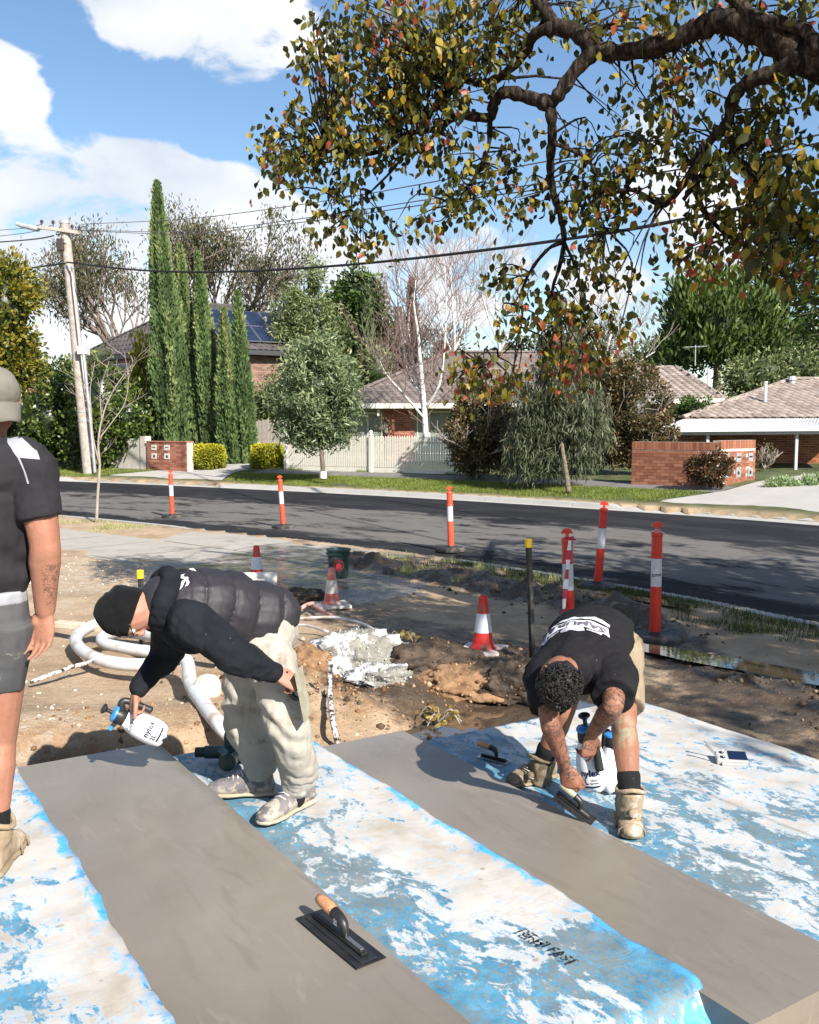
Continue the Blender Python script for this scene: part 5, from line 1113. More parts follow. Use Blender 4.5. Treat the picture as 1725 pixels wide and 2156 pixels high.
# sapling on the near verge
random.seed(9); q = gz(203, 1100, .0); sp = thing('sapling', 'slender bare sapling on the near verge in front of the power pole', 'tree', q); mb = MB(); Yq = q.y
G = lambda x, y: gy(x, y, Yq)
for pts, a, b2_ in (([(203, 1102), (206, 1040), (210, 980), (207, 930), (218, 870), (240, 820), (275, 770)], .036, .008), ([(209, 975), (196, 920), (192, 860), (190, 820), (200, 760)], .018, .005), ([(208, 925), (235, 890), (262, 850), (270, 800), (262, 740)], .016, .004), ([(214, 885), (212, 820), (230, 760)], .012, .004), ([(193, 870), (180, 830), (172, 800)], .01, .004), ([(250, 810), (290, 760), (310, 740)], .008, .003)):
    P = spline([G(*p_) for p_ in pts], 5); mb.tube(P, lerp_list([a, b2_], len(P)), 7)
    for i in range(len(P)//3, len(P), 2):
        an = random.random()*6.28; branches(mb, P[i], (math.cos(an), math.sin(an)*.8, .5), random.uniform(.25, .5), .006, 1, .5, 3, .08, .6, 3, None, .003, 0, 4)
mb.obj('trunk', 'twig_grey', sp, world=True, smooth=True)
# ================================================================== THE BIG TREE OVERHEAD
random.seed(77)
m, t, p, o = newmat('bark_tree'); b = NB(t); mm = b.map((1, 1, .28))
c = b.ramp(b.noise(26, 8, .65, .6, src=mm), (.40, (.008, .006, .005)), (.54, (.040, .029, .022)), (.72, (.12, .092, .072)))
setp(p, Base_Color=c, Roughness=.95, Normal=b.bump(b.noise(30, 8, .7, .8, src=mm), 1.0, .03)); p.inputs['Specular IOR Level'].default_value = .15
leafmat('lf_tree', [(0, (.016, .020, .004)), (.42, (.050, .056, .008)), (.62, (.13, .125, .012)), (.8, (.36, .27, .025)), (.9, (.40, .20, .03)), (.95, (.34, .06, .03)), (1, (.40, .10, .06))], .45, .42, .4, gain=1.05)
TR = thing('autumn_tree', 'large spreading tree with autumn yellow and red leaves hanging over the site', 'tree', (5.4, 5.3, .1))
limbs = []
def limb(pix, r0, r1, depths=None, n=6, sides=12, knob=.12):
    P = [gy(x, y, Y) for x, y, Y in pix] if len(pix[0]) == 3 and pix[0][0] > 20 else [Vector(q) for q in pix]
    S = spline(P, n); rr = [r*(1+knob*math.sin(i*1.7+r0*90)+knob*.6*math.sin(i*.77)) for i, r in enumerate(lerp_list([r0, r1], len(S)))]
    limbs.append((S, rr)); return S
TM = MB()
trunk = spline([(5.4, 5.3, -.1), (5.45, 5.35, 1.2), (5.2, 5.5, 2.6), (4.7, 5.8, 3.7), (4.0, 6.1, 4.3)], 6); limbs.append((trunk, lerp_list([.40, .20], len(trunk))))
limb([(2126, 250, 6.15), (1900, 215, 6.2), (1725, 141, 6.3), (1665, 106, 6.4), (1587, 64, 6.5), (1523, 42, 6.6), (1481, 57, 6.7), (1389, 95, 6.9), (1304, 110, 7.1), (1255, 103, 7.2)], .112, .056)
limb([(1255, 103, 7.2), (1212, 67, 7.3), (1177, 57, 7.3), (1142, 14, 7.4), (1110, -40, 7.5), (1080, -140, 7.6)], .072, .03)
limb([(1177, 57, 7.3), (1128, 71, 7.4), (1092, 127, 7.6), (1029, 173, 7.8), (958, 170, 8.0), (930, 219, 8.1), (880, 250, 8.2)], .05, .014)
limb([(1255, 103, 7.2), (1212, 148, 7.25), (1177, 198, 7.3), (1159, 219, 7.35)], .058, .046, knob=.10)
limb([(1159, 219, 7.35), (1163, 283, 7.4), (1159, 339, 7.5), (1163, 396, 7.6), (1181, 460, 7.7), (1188, 509, 7.8), (1177, 566, 7.9), (1163, 615, 7.9), (1173, 679, 8.0)], .042, .008)
limb([(1159, 219, 7.35), (1113, 205, 7.5), (1064, 194, 7.6), (1039, 219, 7.7), (1032, 247, 7.8), (965, 244, 7.9), (922, 269, 8.0), (859, 283, 8.1), (802, 318, 8.2), (739, 325, 8.3), (690, 318, 8.4)], .056, .008)
limb([(1032, 247, 7.8), (1028, 310, 7.8), (1000, 370, 7.9), (960, 430, 8.0)], .025, .006)
limb([(859, 283, 8.1), (840, 340, 8.2), (790, 395, 8.3), (740, 440, 8.4)], .016, .005)
limb([(1690, 120, 6.3), (1640, 150, 6.4), (1580, 170, 6.5), (1545, 205, 6.6), (1531, 262, 6.7), (1495, 297, 6.8), (1460, 354, 6.9), (1400, 430, 7.1), (1330, 400, 7.3), (1250, 420, 7.5)], .062, .010)
limb([(1531, 262, 6.7), (1545, 320, 6.8), (1500, 340, 6.9), (1470, 380, 7.0), (1440, 420, 7.0)], .04, .016)
limb([(1725, 110, 6.2), (1690, 60, 6.3), (1600, 40, 6.4), (1560, 10, 6.5), (1500, -40, 6.6)], .05, .03)
limb([(1188, 509, 7.8), (1156, 523, 7.85), (1120, 566, 7.9), (1099, 615, 7.95), (1099, 679, 8.0), (1075, 730, 8.1), (1020, 770, 8.2)], .018, .004)
limb([(1188, 509, 7.8), (1215, 570, 7.9), (1225, 640, 8.0), (1240, 700, 8.1)], .014, .004)
limb([(1163, 300, 7.4), (1230, 330, 7.3), (1255, 370, 7.3), (1250, 420, 7.4), (1275, 480, 7.5)], .016, .006)
limb([(1545, 330, 6.8), (1600, 380, 6.7), (1660, 430, 6.6), (1700, 500, 6.5)], .03, .008)
limb([(1460, 360, 6.9), (1480, 440, 7.0), (1540, 500, 7.1), (1620, 540, 7.2)], .03, .006)
# limbs out of the picture: right, behind and above
for pts in ([(4.3, 6.0, 4.1), (5.0, 7.5, 5.2), (5.8, 9.2, 5.9), (6.2, 10.5, 6.2)], [(4.9, 5.7, 3.4), (6.4, 6.2, 4.8), (8.2, 7.0, 5.6), (9.6, 7.6, 6.0)], [(4.6, 5.8, 3.8), (4.2, 4.2, 5.2), (4.0, 2.6, 6.0), (3.8, 1.4, 6.4)], [(4.6, 5.8, 3.8), (4.8, 5.6, 5.6), (4.6, 5.4, 7.0), (4.4, 5.2, 8.0)], [(4.2, 6.1, 4.3), (3.5, 6.5, 5.8), (2.8, 7.0, 6.8), (2.0, 7.2, 7.4)]):
    S = spline(pts, 6); limbs.append((S, lerp_list([.15, .04], len(S))))
for S, rr in limbs: TM.tube(S, [q*random.uniform(.93, 1.08) for q in rr], 14 if rr[0] > .04 else 7)
LP = np.array([tuple(q) for S, rr in limbs for q in S]); 
BL = [(680, 20, 50), (740, 40, 70), (800, 70, 80), (870, 60, 90, .3), (950, 50, 100), (1040, 50, 80), (1100, 30, 60), (660, 120, 50), (720, 150, 70), (800, 170, 80), (880, 160, 80), (960, 130, 80), (650, 230, 50), (700, 260, 60), (760, 240, 70), (840, 240, 70), (920, 230, 60), (565, 285, 32, .2), (600, 310, 50, .1), (575, 345, 34, .2), (650, 330, 60), (700, 320, 60), (620, 372, 36), (780, 320, 60), (860, 330, 50), (700, 430, 42), (750, 460, 46), (690, 470, 28), (800, 480, 36), (850, 470, 36), (772, 525, 20, .1), (930, 310, 55), (985, 300, 45), (950, 400, 45), (940, 465, 36), (1000, 430, 44), (1060, 350, 52), (1080, 430, 44), (1110, 300, 42), (1115, 395, 36), (1040, 140, 40), (1230, 300, 44), (1260, 350, 52), (1215, 400, 46), (1280, 420, 52), (1240, 470, 46), (1320, 300, 50), (1380, 330, 52), (1330, 400, 52), (1240, 560, 46), (1285, 560, 36), (1325, 580, 26), (1115, 590, 36, .1), (1050, 580, 18), (1100, 640, 42, .1), (1066, 672, 28), (1180, 620, 44, .1), (1210, 665, 44, .15), (1250, 650, 36), (966, 770, 24, .3), (1000, 765, 36, .3), (1042, 790, 40, .3), (978, 812, 24, .3), (1092, 800, 28, .35), (1150, 745, 18, .2), (1195, 765, 26, .4), (1245, 740, 26, .35), (1272, 742, 18, .4), (1180, 815, 20, .5), (1300, 680, 14, .4),
      (1420, 150, 46), (1480, 180, 56), (1540, 110, 40), (1430, 280, 56), (1500, 330, 56), (1560, 300, 64), (1620, 250, 58), (1680, 200, 56), (1700, 300, 56), (1640, 350, 64), (1580, 400, 64), (1520, 440, 56), (1460, 475, 36), (1600, 480, 56, .15), (1680, 430, 56), (1705, 505, 40, .2), (1560, 525, 36, .4), (1460, 545, 26, .3), (1500, 555, 26, .4), (1620, 545, 36, .2), (1665, 565, 26, .2), (1420, 505, 28), (1300, 40, 40, .1), (1360, 30, 46, .1), (1420, 20, 46), (1500, 10, 36, .2), (1600, 15, 40, .2), (1690, 20, 44), (1240, 20, 40, .1), (1650, 90, 40), (1330, 180, 26), (1390, 210, 30), (1210, 20, 36)]
cl = []
for q in BL:
    bias = q[3] if len(q) > 3 else 0; ns = max(3, int((q[2]/20)**2*1.08))
    Yc = float(np.interp(q[0], [560, 1160, 1725], [8.3, 7.7, 6.6]))
    for k in range(ns):
        a = random.random()*6.28; r_ = q[2]*math.sqrt(random.random()); cl.append((gy(q[0]+r_*math.cos(a), q[1]+r_*math.sin(a), Yc+random.uniform(-.55, .55)), 13, bias*.75+random.uniform(-.12, .1), True))
# crown outside the frame, to the right, above and behind
def frame_px(P):
    v = P-Vector((0, 0, CAM_H)); cz = v.y*math.cos(PITCH)-v.z*math.sin(PITCH)
    if cz < .2: return (-9999, -9999)
    return CX_+F_*v.x/cz, CY_-F_*(v.y*math.sin(PITCH)+v.z*math.cos(PITCH))/cz
def outside(P): x, y = frame_px(P); return x < -120 or x > 1790 or y < -70
k = 0
while k < 420:
    d = Vector((random.gauss(0, 1), random.gauss(0, 1), random.gauss(0, .6))); d.normalize(); d *= random.random()**.4
    P = Vector((7.0+d.x*4.4, 5.2+d.y*4.8, 6.2+d.z*3.0))
    if P.z < 3.3 or not outside(P): continue
    cl.append((P, 15, random.uniform(-.1, .2), False)); k += 1
# leaf clusters added along the sun's rays to shade verge, road edge and footpath
def shade_at(px, py, n, spread, h0, h1, z0=0):
    k = 0; tr = 0
    while k < n and tr < n*30:
        tr += 1; g = gz(px+random.gauss(0, spread), py+random.gauss(0, spread*.35), z0); h = random.uniform(h0, h1); P = g+SUN*(h/SUN.z)
        if outside(P): cl.append((P, 20, random.uniform(-.1, .2), False)); k += 1
for a in ((1250, 1190, 50, 90), (1100, 1190, 40, 90), (1400, 1235, 80, 90), (1650, 1250, 130, 80), (1560, 1240, 110, 80), (1500, 1330, 60, 90), (1650, 1350, 50, 80), (1280, 1250, 50, 80), (1300, 1290, 26, 70), (1150, 1290, 18, 80), (1000, 1200, 16, 80), (1550, 1440, 7, 100), (1000, 1300, 9, 90), (1350, 1400, 6, 80), (850, 1200, 14, 90), (1120, 1370, 8, 60), (1450, 1560, 4, 90), (1650, 1480, 4, 80)):
    shade_at(*a, 4.2, 8.0)
for a in ((620, 1172, 26, 55), (760, 1190, 18, 60), (840, 1230, 12, 60)):
    k = 0
    for _ in range(400):
        g = gz(a[0]+random.gauss(0, a[3]), a[1]+random.gauss(0, a[3]*.3), 0); P = g+SUN*(random.uniform(4.8, 8.5)/SUN.z); x, y = frame_px(P)
        if (y < -70 or any(math.hypot(x-q[0], y-q[1]) < q[2] for q in BL)) and k < a[2]: cl.append((P, 10, random.uniform(-.1, .15), y > 0)); k += 1
# twigs and leaves
LPt = LP; Pl = []; Dl = []; Bl = []; inf = []
for P, nl, bias, vis in cl:
    d2 = ((LPt-np.array(P))**2).sum(1)+np.maximum(0, P.z-LPt[:, 2])*.3; j = int(d2.argmin()); A = Vector(LPt[j]); L_ = (P-A).length
    mid = A.lerp(P, .5)+Vector((random.gauss(0, .06), random.gauss(0, .06), .10*L_+random.gauss(0, .05)))
    tw = spline([A, mid, P], 3); TM.tube(tw, lerp_list([min(.016, .006+.006*L_), .003], len(tw)), 4, caps=False)
    nn = max(4, int(nl*random.uniform(.6, 1.4))); sg = .06+.04*random.random()
    for _ in range(nn):
        f_ = random.random(); q = (P if f_ < .72 else mid.lerp(P, random.random()))+Vector((random.gauss(0, sg), random.gauss(0, sg), random.gauss(-.03, sg*.9)))
        Pl.append(tuple(q)); Dl.append((random.gauss(0, .5), random.gauss(0, .5), -1+random.gauss(0, .45))); Bl.append(bias); inf.append(vis)
TM.obj('trunk', 'bark_tree', TR, smooth=True, world=True)
Pl = np.array(Pl); Dl = np.array(Dl); Bl = np.array(Bl); inf = np.array(inf); n = len(Pl)
rn = np.clip(rng.random(n)**1.5*.74+Bl+.16, 0, .97); rn = np.where(rng.random(n) < .012, .93+.07*rng.random(n), rn)
def tree_leaves(P, D, size):
    n = len(P); D = D/np.linalg.norm(D, axis=1)[:, None]; S = np.cross(D, rdir(n)); S /= np.linalg.norm(S, axis=1)[:, None]; Nn = np.cross(D, S); L_ = (size*(.7+.6*rng.random(n)))[:, None]; c_ = (.10+.15*rng.random(n))[:, None]
    bend = Nn*(L_*.16*(rng.random(n)[:, None]-.3)); w1 = .34*L_; w2 = .26*L_
    V = np.stack([P, P+D*L_*.35+S*w1+Nn*c_*w1*2+bend, P+D*L_*.68+S*w2+Nn*c_*w2*2+bend, P+D*L_, P+D*L_*.68-S*w2+Nn*c_*w2*2+bend, P+D*L_*.35-S*w1+Nn*c_*w1*2+bend], 1).reshape(-1, 3)
    i = np.arange(n)[:, None]*6; F = np.concatenate([i+np.array([[0, 1, 2, 3]]), i+np.array([[0, 3, 4, 5]])], 1).reshape(-1, 4); return V, F
near_ = np.argsort(np.where(inf, Pl[:, 1], 99))[:300]; isn = np.zeros(n, bool); isn[near_] = True
V, F = tree_leaves(Pl[~isn]-np.array(TR.location), Dl[~isn], np.where(inf[~isn], .071, .125))
fo = link('foliage', np_mesh('foliage', V, F, rnd=np.repeat(rn[~isn], 2)), 'lf_tree', TR); fo['kind'] = 'stuff'
vars_ = []
for v_ in (.15, .3, .4, .5, .6, .72, .84, .95):
    V, F = tree_leaves(np.zeros((1, 3)), np.array([[0, 0, -1.]]), .080); me = np_mesh('leaf', V, F, rnd=[v_, v_]); me.materials.append(MATS['lf_tree']); vars_.append((v_, me))
for i in near_:
    me = min(vars_, key=lambda q: abs(q[0]-rn[i]))[1]; d = Vector(Dl[i]); link('leaf', me, None, TR, Vector(Pl[i])-TR.location, ((-d).to_track_quat('Z', 'X') @ Euler((0, 0, random.random()*6.28)).to_quaternion()).to_euler())
# ================================================================== SITE OBJECTS
m, t, p, o = newmat('red_plastic'); b = NB(t); c = b.ramp(b.noise(5, 5), (.3, (.56, .020, .010)), (.7, (.66, .032, .014))); c = b.mix(b.math('MULTIPLY', b.mr(b.noise(14, 6, .7), .60, .72), .5), c, (.25, .08, .05)); setp(p, Base_Color=c, Roughness=.42)
m, t, p, o = newmat('orange_plastic'); b = NB(t); c = b.ramp(b.noise(5, 5), (.3, (.60, .060, .025)), (.7, (.68, .085, .035))); c = b.mix(b.math('MULTIPLY', b.mr(b.noise(14, 6, .7), .60, .72), .4), c, (.35, .14, .09)); setp(p, Base_Color=c, Roughness=.5)
m, t, p, o = newmat('reflective_band'); b = NB(t); h_ = b.vor(190); c = b.ramp(h_, (.1, (.70, .70, .73)), (.5, (.56, .56, .60))); c = b.mix(b.math('MULTIPLY', b.mr(b.noise(22, 5), .6, .72), .5), c, (.25, .23, .22)); setp(p, Base_Color=c, Roughness=.35)
pmat('black_rubber', (.012, .012, .013), (.03, .028, .026), 12, .6, bump=.2, c3=(.10, .085, .07), s3=7.); pmat('dirty_white', (.66, .62, .57), (.48, .41, .35), 9, .7, bump=.2)
pmat('faded_red', (.50, .10, .075), (.58, .26, .22), 9, .7, c3=(.42, .36, .30), s3=5); pmat('bright_red_cone', (.58, .022, .016), (.50, .02, .015), 6, .6, c3=(.30, .12, .09), s3=6)
pmat('yellow_cap', (.62, .40, .015), (.70, .46, .03), 9, .45); pmat('dark_green_plastic', (.006, .030, .030), (.010, .045, .042), 6, .35, c3=(.08, .075, .06), s3=8); pmat('logo_red', (.40, .025, .03), None, rough=.5)
pmat('pvc_grey', (.58, .58, .58), (.50, .49, .48), 5, .45, c3=(.42, .34, .27), s3=7); pmat('white_conduit', (.58, .56, .55), (.45, .42, .40), 8, .5, c3=(.40, .28, .22), s3=9); pmat('pink_pipe', (.46, .20, .16), (.55, .34, .29), 14, .7)
pmat('plank_wood', (.46, .36, .26), (.58, .49, .38), 9, .85, bump=.3); pmat('steel_dark', (.03, .03, .033), (.07, .065, .06), 16, .32, metallic=.7); pmat('steel_bright', (.55, .54, .52), (.40, .39, .37), 12, .28, metallic=.9)
pmat('cork', (.46, .21, .09), (.58, .30, .15), 60, .8, bump=.3, bscale=90); pmat('black_plastic', (.012, .012, .013), (.022, .022, .024), 8, .42); pmat('blue_plastic', (.03, .22, .58), (.04, .28, .66), 6, .35)
pmat('blue_dark', (.02, .12, .36), None, rough=.35); pmat('bottle_white', (.74, .76, .80), (.68, .70, .76), 3, .35, trans=0); pmat('navy_print', (.012, .015, .05), None, rough=.5); pmat('mortar_steel', (.26, .24, .17), (.36, .33, .25), 16, .5)
pmat('ctrl_grey', (.42, .42, .41), (.36, .36, .35), 8, .5); pmat('screen', (.008, .014, .045), None, rough=.12); pmat('stone_pale', (.52, .42, .34), (.66, .57, .49), 8, .9, bump=.5)
for nm in ('bottle_white',):
    p_ = MATS[nm].node_tree.nodes['Principled BSDF'] if 'Principled BSDF' in MATS[nm].node_tree.nodes else [q for q in MATS[nm].node_tree.nodes if q.type == 'BSDF_PRINCIPLED'][0]; p_.inputs['Subsurface Weight'].default_value = .25; p_.inputs['Subsurface Radius'].default_value = (.03, .03, .04)

# ---- T-top bollards
def bollard(loc, label, H_=1.12, r_=.052, mat='red_plastic', tilt=(0, 0), base_r=.26, rz=0, baseh=.07, dirt=None):
    q = thing('bollard', label, 'bollard', loc, rz, 'T-top road bollards')
    mb = MB(); mb.lathe([(base_r, 0), (base_r, baseh*.55), (base_r*.86, baseh), (r_*1.5, baseh+.01), (r_*1.2, baseh+.03)], 8, Matrix.Rotation(.39, 4, 'Z')); mb.obj('rubber_base', 'black_rubber', q)
    T = Matrix.Rotation(tilt[0], 4, 'Y') @ Matrix.Rotation(tilt[1], 4, 'X'); h = H_-.11; zb = .03
    body = [(r_*1.06, zb), (r_*1.04, zb+h*.2), (r_, zb+h*.47), (r_, zb+h*.48)]; mb = MB(); mb.lathe(body, 20, T); o_ = mb.obj('post', mat, q); shade_auto(o_)
    mb = MB(); mb.lathe([(r_*.985, zb+h*.475), (r_*.98, zb+h*.735)], 20, T, caps=False); o_ = mb.obj('reflective_sleeve', 'reflective_band', q); shade_auto(o_)
    c0 = zb+h*.735; mb = MB(); mb.lathe([(r_*.99, c0), (r_*1.10, c0+.004), (r_*1.13, c0+.016), (r_*1.08, c0+.030), (r_*.98, c0+.036), (r_*.97, zb+h*.935), (r_*1.07, zb+h*.94), (r_*1.09, zb+h*.955), (r_*1.02, zb+h*.975), (r_*.8, zb+h*.985), (.018, zb+h*.99)], 20, T); o_ = mb.obj('cap', mat, q); shade_auto(o_)
    z0 = zb+h*.985; arc = [(-.016, z0), (.016, z0), (.014, z0+.035), (.032, z0+.042), (.046, z0+.034), (.054, z0+.040), (.052, z0+.056), (.034, z0+.078), (.012, z0+.088), (-.012, z0+.088), (-.034, z0+.078), (-.052, z0+.056), (-.054, z0+.040), (-.046, z0+.034), (-.032, z0+.042), (-.014, z0+.035)]
    mb = MB(); mb.prism([(x*r_/.052, z) for x, z in arc], -.012, .012, T @ Matrix.Rotation(R(90), 4, 'X')); mb.lathe([(.006, -.0135), (.006, .0135)], 10, T @ Matrix.Translation((0, 0, z0+.062)) @ Matrix.Rotation(R(90), 4, 'X')); mb.obj('handle', mat, q); return q
def road_z(x, y): u, s_ = us(x, y); return float(zroad(s_[0]))
def bl(px, py, z, label, **k):
    P = gz(px, py, z); return bollard((P.x, P.y, z), label, **k)
bl(363, 1090, -.075, 'orange bollard on the road nearest the bare sapling', mat='orange_plastic', tilt=(-.02, 0), H_=1.15)
bl(597, 1112, -.075, 'orange bollard on the road second from the left', mat='orange_plastic', tilt=(-.06, 0), H_=1.15)
bl(950, 1160, -.06, 'orange bollard on the road in the middle of the picture', mat='orange_plastic', tilt=(-.03, 0), H_=1.14)
bl(1258, 1239, .0, 'red bollard leaning right on the verge grass by the kerb', tilt=(.065, 0), H_=1.15)
bh_ = bl(1379, 1350, .03, 'red bollard with black scribble on its white sleeve, largest of all', H_=1.17, base_r=.25)
b6 = bl(1200, 1352, .05, 'red bollard with striped tape tied on, behind the bending worker', tilt=(-.04, 0), H_=1.10)
def curved_text(s_, size, r_, parent, z, ang, mat, bold=0, name='lettering', rot=0, M=None):
    """lettering wrapped round a vertical cylinder of radius r_"""
    me = text_mesh(s_, size, bold); M = M or Matrix.Identity(4)
    bm = bmesh.new(); bm.from_mesh(me); bmesh.ops.subdivide_edges(bm, edges=[e for e in bm.edges if e.calc_length() > size*.25], cuts=2); bm.to_mesh(me); bm.free()
    for v in me.vertices:
        x = v.co.x*math.cos(rot)-v.co.y*math.sin(rot); y = v.co.x*math.sin(rot)+v.co.y*math.cos(rot); rr = r_(z+y) if callable(r_) else r_; a = ang+x/(r_(z) if callable(r_) else r_)
        v.co = M @ Vector((math.cos(a)*rr, math.sin(a)*rr, z+y))
    return link(name, me, mat, parent)
curved_text('zono', .052, .0522, bh_, .655, R(-90)-math.atan2(2.4, 9), 'black_print', .001, 'scribble', .12)
# tape on the sixth bollard
m, t, p, o = newmat('striped_tape'); b = NB(t); z_ = b.sep()[2]; st = b.math('FRACT', b.math('MULTIPLY', z_, 5.6)); setp(p, Base_Color=b.mix(b.mr(st, .49, .51), (.75, .73, .74), (.42, .02, .06)), Roughness=.45)
mb = MB(); pts = [Vector((-.02, -.055, 1.0)), Vector((-.035, -.075, .86)), Vector((-.055, -.10, .66)), Vector((-.085, -.16, .42)), Vector((-.11, -.26, .16))]; S = spline(pts, 5)
for i, q in enumerate(S):
    w_ = .020*(1-.25*math.sin(i*.9)); mb.v += [q+Vector((-w_, 0, 0)), q+Vector((w_, .004*math.sin(i), 0))]
    if i: k = 2*i; mb.f.append((k-2, k-1, k+1, k))
tp_ = mb.obj('hazard_tape', 'striped_tape'); tp_.location = b6.location; setprops(tp_, 'red and white striped tape hanging from the bollard by the worker', 'tape')
mb = MB(); kn = [Vector((.02*math.cos(a)*(1+.3*math.sin(3*a)), .02*math.sin(a), 1.00+.008*math.sin(2*a))) for a in np.linspace(0, 6.28, 14)]; mb.tube(kn, .008, 6); mb.tube([Vector((.0, -.02, 1.0)), Vector((.03, -.05, .99)), Vector((-.01, -.06, 1.0))], .009, 6); mb.obj('knot', 'striped_tape', tp_)
mb = MB(); mb.tube(spline([(-.06, -.03, 1.075), (-.02, -.05, 1.068), (.02, -.05, 1.07), (.06, -.04, 1.055)], 5), .005, 5); mb.tube([Vector((.02*math.cos(a), .02*math.sin(a), 1.085)) for a in np.linspace(0, 6.28, 12)], .007, 5); o_ = mb.obj('tie_scrap', 'dirty_white'); o_.location = bh_.location; setprops(o_, 'scrap of white tape knotted under the handle of the largest bollard', 'tape')
# ---- cones
def cone(loc, label, H_, m1, m2, r_=.105, rz=0, base='dirty_white', tilt=0):
    q = thing('traffic_cone', label, 'traffic cone', loc, rz, 'traffic cones'); mb = MB(); mb.bbox((-.19, -.19, 0), (.19, .19, .035), .012); mb.obj('base', base, q)
    f_ = lambda z: r_+(.036-r_)*z/H_; T = Matrix.Rotation(tilt, 4, 'Y')
    for a, b2_, mm_, nm in ((.03, .36, m1, 'cone_body'), (.36, .70, m2, 'white_collar'), (.70, 1, m1, 'tip')):
        za, zb2 = a*H_, b2_*H_; mb = MB(); e_ = .002 if nm == 'white_collar' else 0
        pr = [(f_(za)+e_, za), (f_((za+zb2)/2)+e_, (za+zb2)/2), (f_(zb2)+e_, zb2)]
        if nm == 'tip': pr += [(.030, zb2+.004), (.022, zb2-.004), (.022, zb2-.05)]
        if nm == 'cone_body': pr = [(r_*1.3, .03), (r_*1.08, .045)]+pr[1:]
        mb.lathe(pr, 22, T, caps=False); o_ = mb.obj(nm, mm_, q); shade_auto(o_)
P = gz(699, 1277, .07); cone((P.x, P.y, .07), 'dusty faded red and white cone near the green bucket', .44, 'faded_red', 'dirty_white', .10, .3)
P = gz(1017, 1372, .10); cone((P.x, P.y, .10), 'bright red and white cone standing beside the black post', .50, 'bright_red_cone', 'reflective_band', .10, -.35)
P = gz(541, 1225, .055); cone((P.x, P.y, .055), 'cone mostly hidden behind the bent worker\'s back', .48, 'bright_red_cone', 'reflective_band', .10, .1)
# ---- bucket
P = gz(713, 1214, .06); bk2 = thing('bucket', 'dark green plastic bucket with red round emblem', 'bucket', (P.x, P.y, .06)); mb = MB(); mb.lathe([(.125, 0), (.13, .02), (.158, .36), (.17, .365), (.17, .385), (.158, .385), (.15, .36), (.12, .03), (.001, .03)], 26); o_ = mb.obj('pail', 'dark_green_plastic', bk2); shade_auto(o_)
mb = MB(); mb.lathe([(.166, .31), (.172, .312), (.172, .325), (.166, .327)], 26, caps=False); mb.obj('rim_band', 'dark_green_plastic', bk2)
mb = MB(); mb.tube([Vector((.172*math.cos(a), .05+.172*math.sin(a)*.3-.05, .34-.10*abs(math.sin(a)))) for a in np.linspace(0, math.pi, 12)], .004, 6); mb.obj('handle', 'steel_dark', bk2)
ring = MB()
for k in range(28):
    for r1, r2 in ((.062, .074),):
        a0, a1 = 2*math.pi*k/28, 2*math.pi*(k+1)/28; vs = []
        for a, rr in ((a0, r1), (a1, r1), (a1, r2), (a0, r2)): x = math.cos(a)*rr; z = .17+math.sin(a)*rr; th = R(-90)+.1+x/.147; R2 = .1305+.0285*(z-.02)/.34+.003; vs.append((math.cos(th)*R2, math.sin(th)*R2, z))
        ring.add(vs, [(0, 1, 2, 3)])
for poly in ([(-.03, -.045), (.035, -.05), (.04, -.01), (.01, .045), (-.02, .03), (-.04, 0)],):
    vs = []
    for x, z in poly: th = R(-90)+.1+x/.147; R2 = .1305+.0285*(z+.17-.02)/.34+.003; vs.append((math.cos(th)*R2, math.sin(th)*R2, z+.17))
    ring.add(vs, [tuple(range(len(vs)))])
ring.obj('emblem', 'logo_red', bk2)
# ---- star pickets with caps
def picket(A, B, label):
    A = Vector(A); B = Vector(B); q = thing('steel_post', label, 'post', A); d = B-A; M = orient(d).to_4x4(); mb = MB()
    for k in range(3): mb.box((-.003, 0, -.3), (.003, .028, d.length), M @ Matrix.Rotation(2.094*k+.4, 4, 'Z'))
    mb.obj('star_bar', 'black_rubber', q); mb = MB(); mb.lathe([(.030, d.length-.06), (.032, d.length+.005), (.024, d.length+.012)], 12, M); mb.obj('safety_cap', 'yellow_cap', q)
P = gz(1122, 1400, .1); T_0 = gy(1113, 1137, P.y-.05); picket(P, T_0, 'thin black steel post with yellow cap left of the taped bollard')
P = gy(297, 1320, 8.0); T_0 = gy(295, 1203, 8.0); P.z = .2; picket(P, T_0, 'steel post with yellow cap hidden behind the beanie wearing worker')
# ---- timber offcuts
P = gz(120, 1322, .26); P2 = gz(300, 1345, .24); q = P2-P; mb = MB(); mb.bbox((-.05, 0, 0), (q.length, .11, .05), .004, Matrix.Rotation(math.atan2(q.y, q.x), 4, 'Z')); o_ = mb.obj('timber_plank', 'plank_wood'); o_.location = P; setprops(o_, 'pale timber plank lying in the dirt behind the hose coil', 'plank')
P = gz(560, 1225, .06); mb = MB(); mb.bbox((-.35, 0, 0), (.25, .02, .20), .004, Matrix.Rotation(.1, 4, 'Z') @ Matrix.Rotation(-.5, 4, 'X')); o_ = mb.obj('board', 'dirty_white'); o_.location = (P.x-.05, P.y-.4, .06); setprops(o_, 'white mud spattered board behind the bent worker\'s back', 'board')
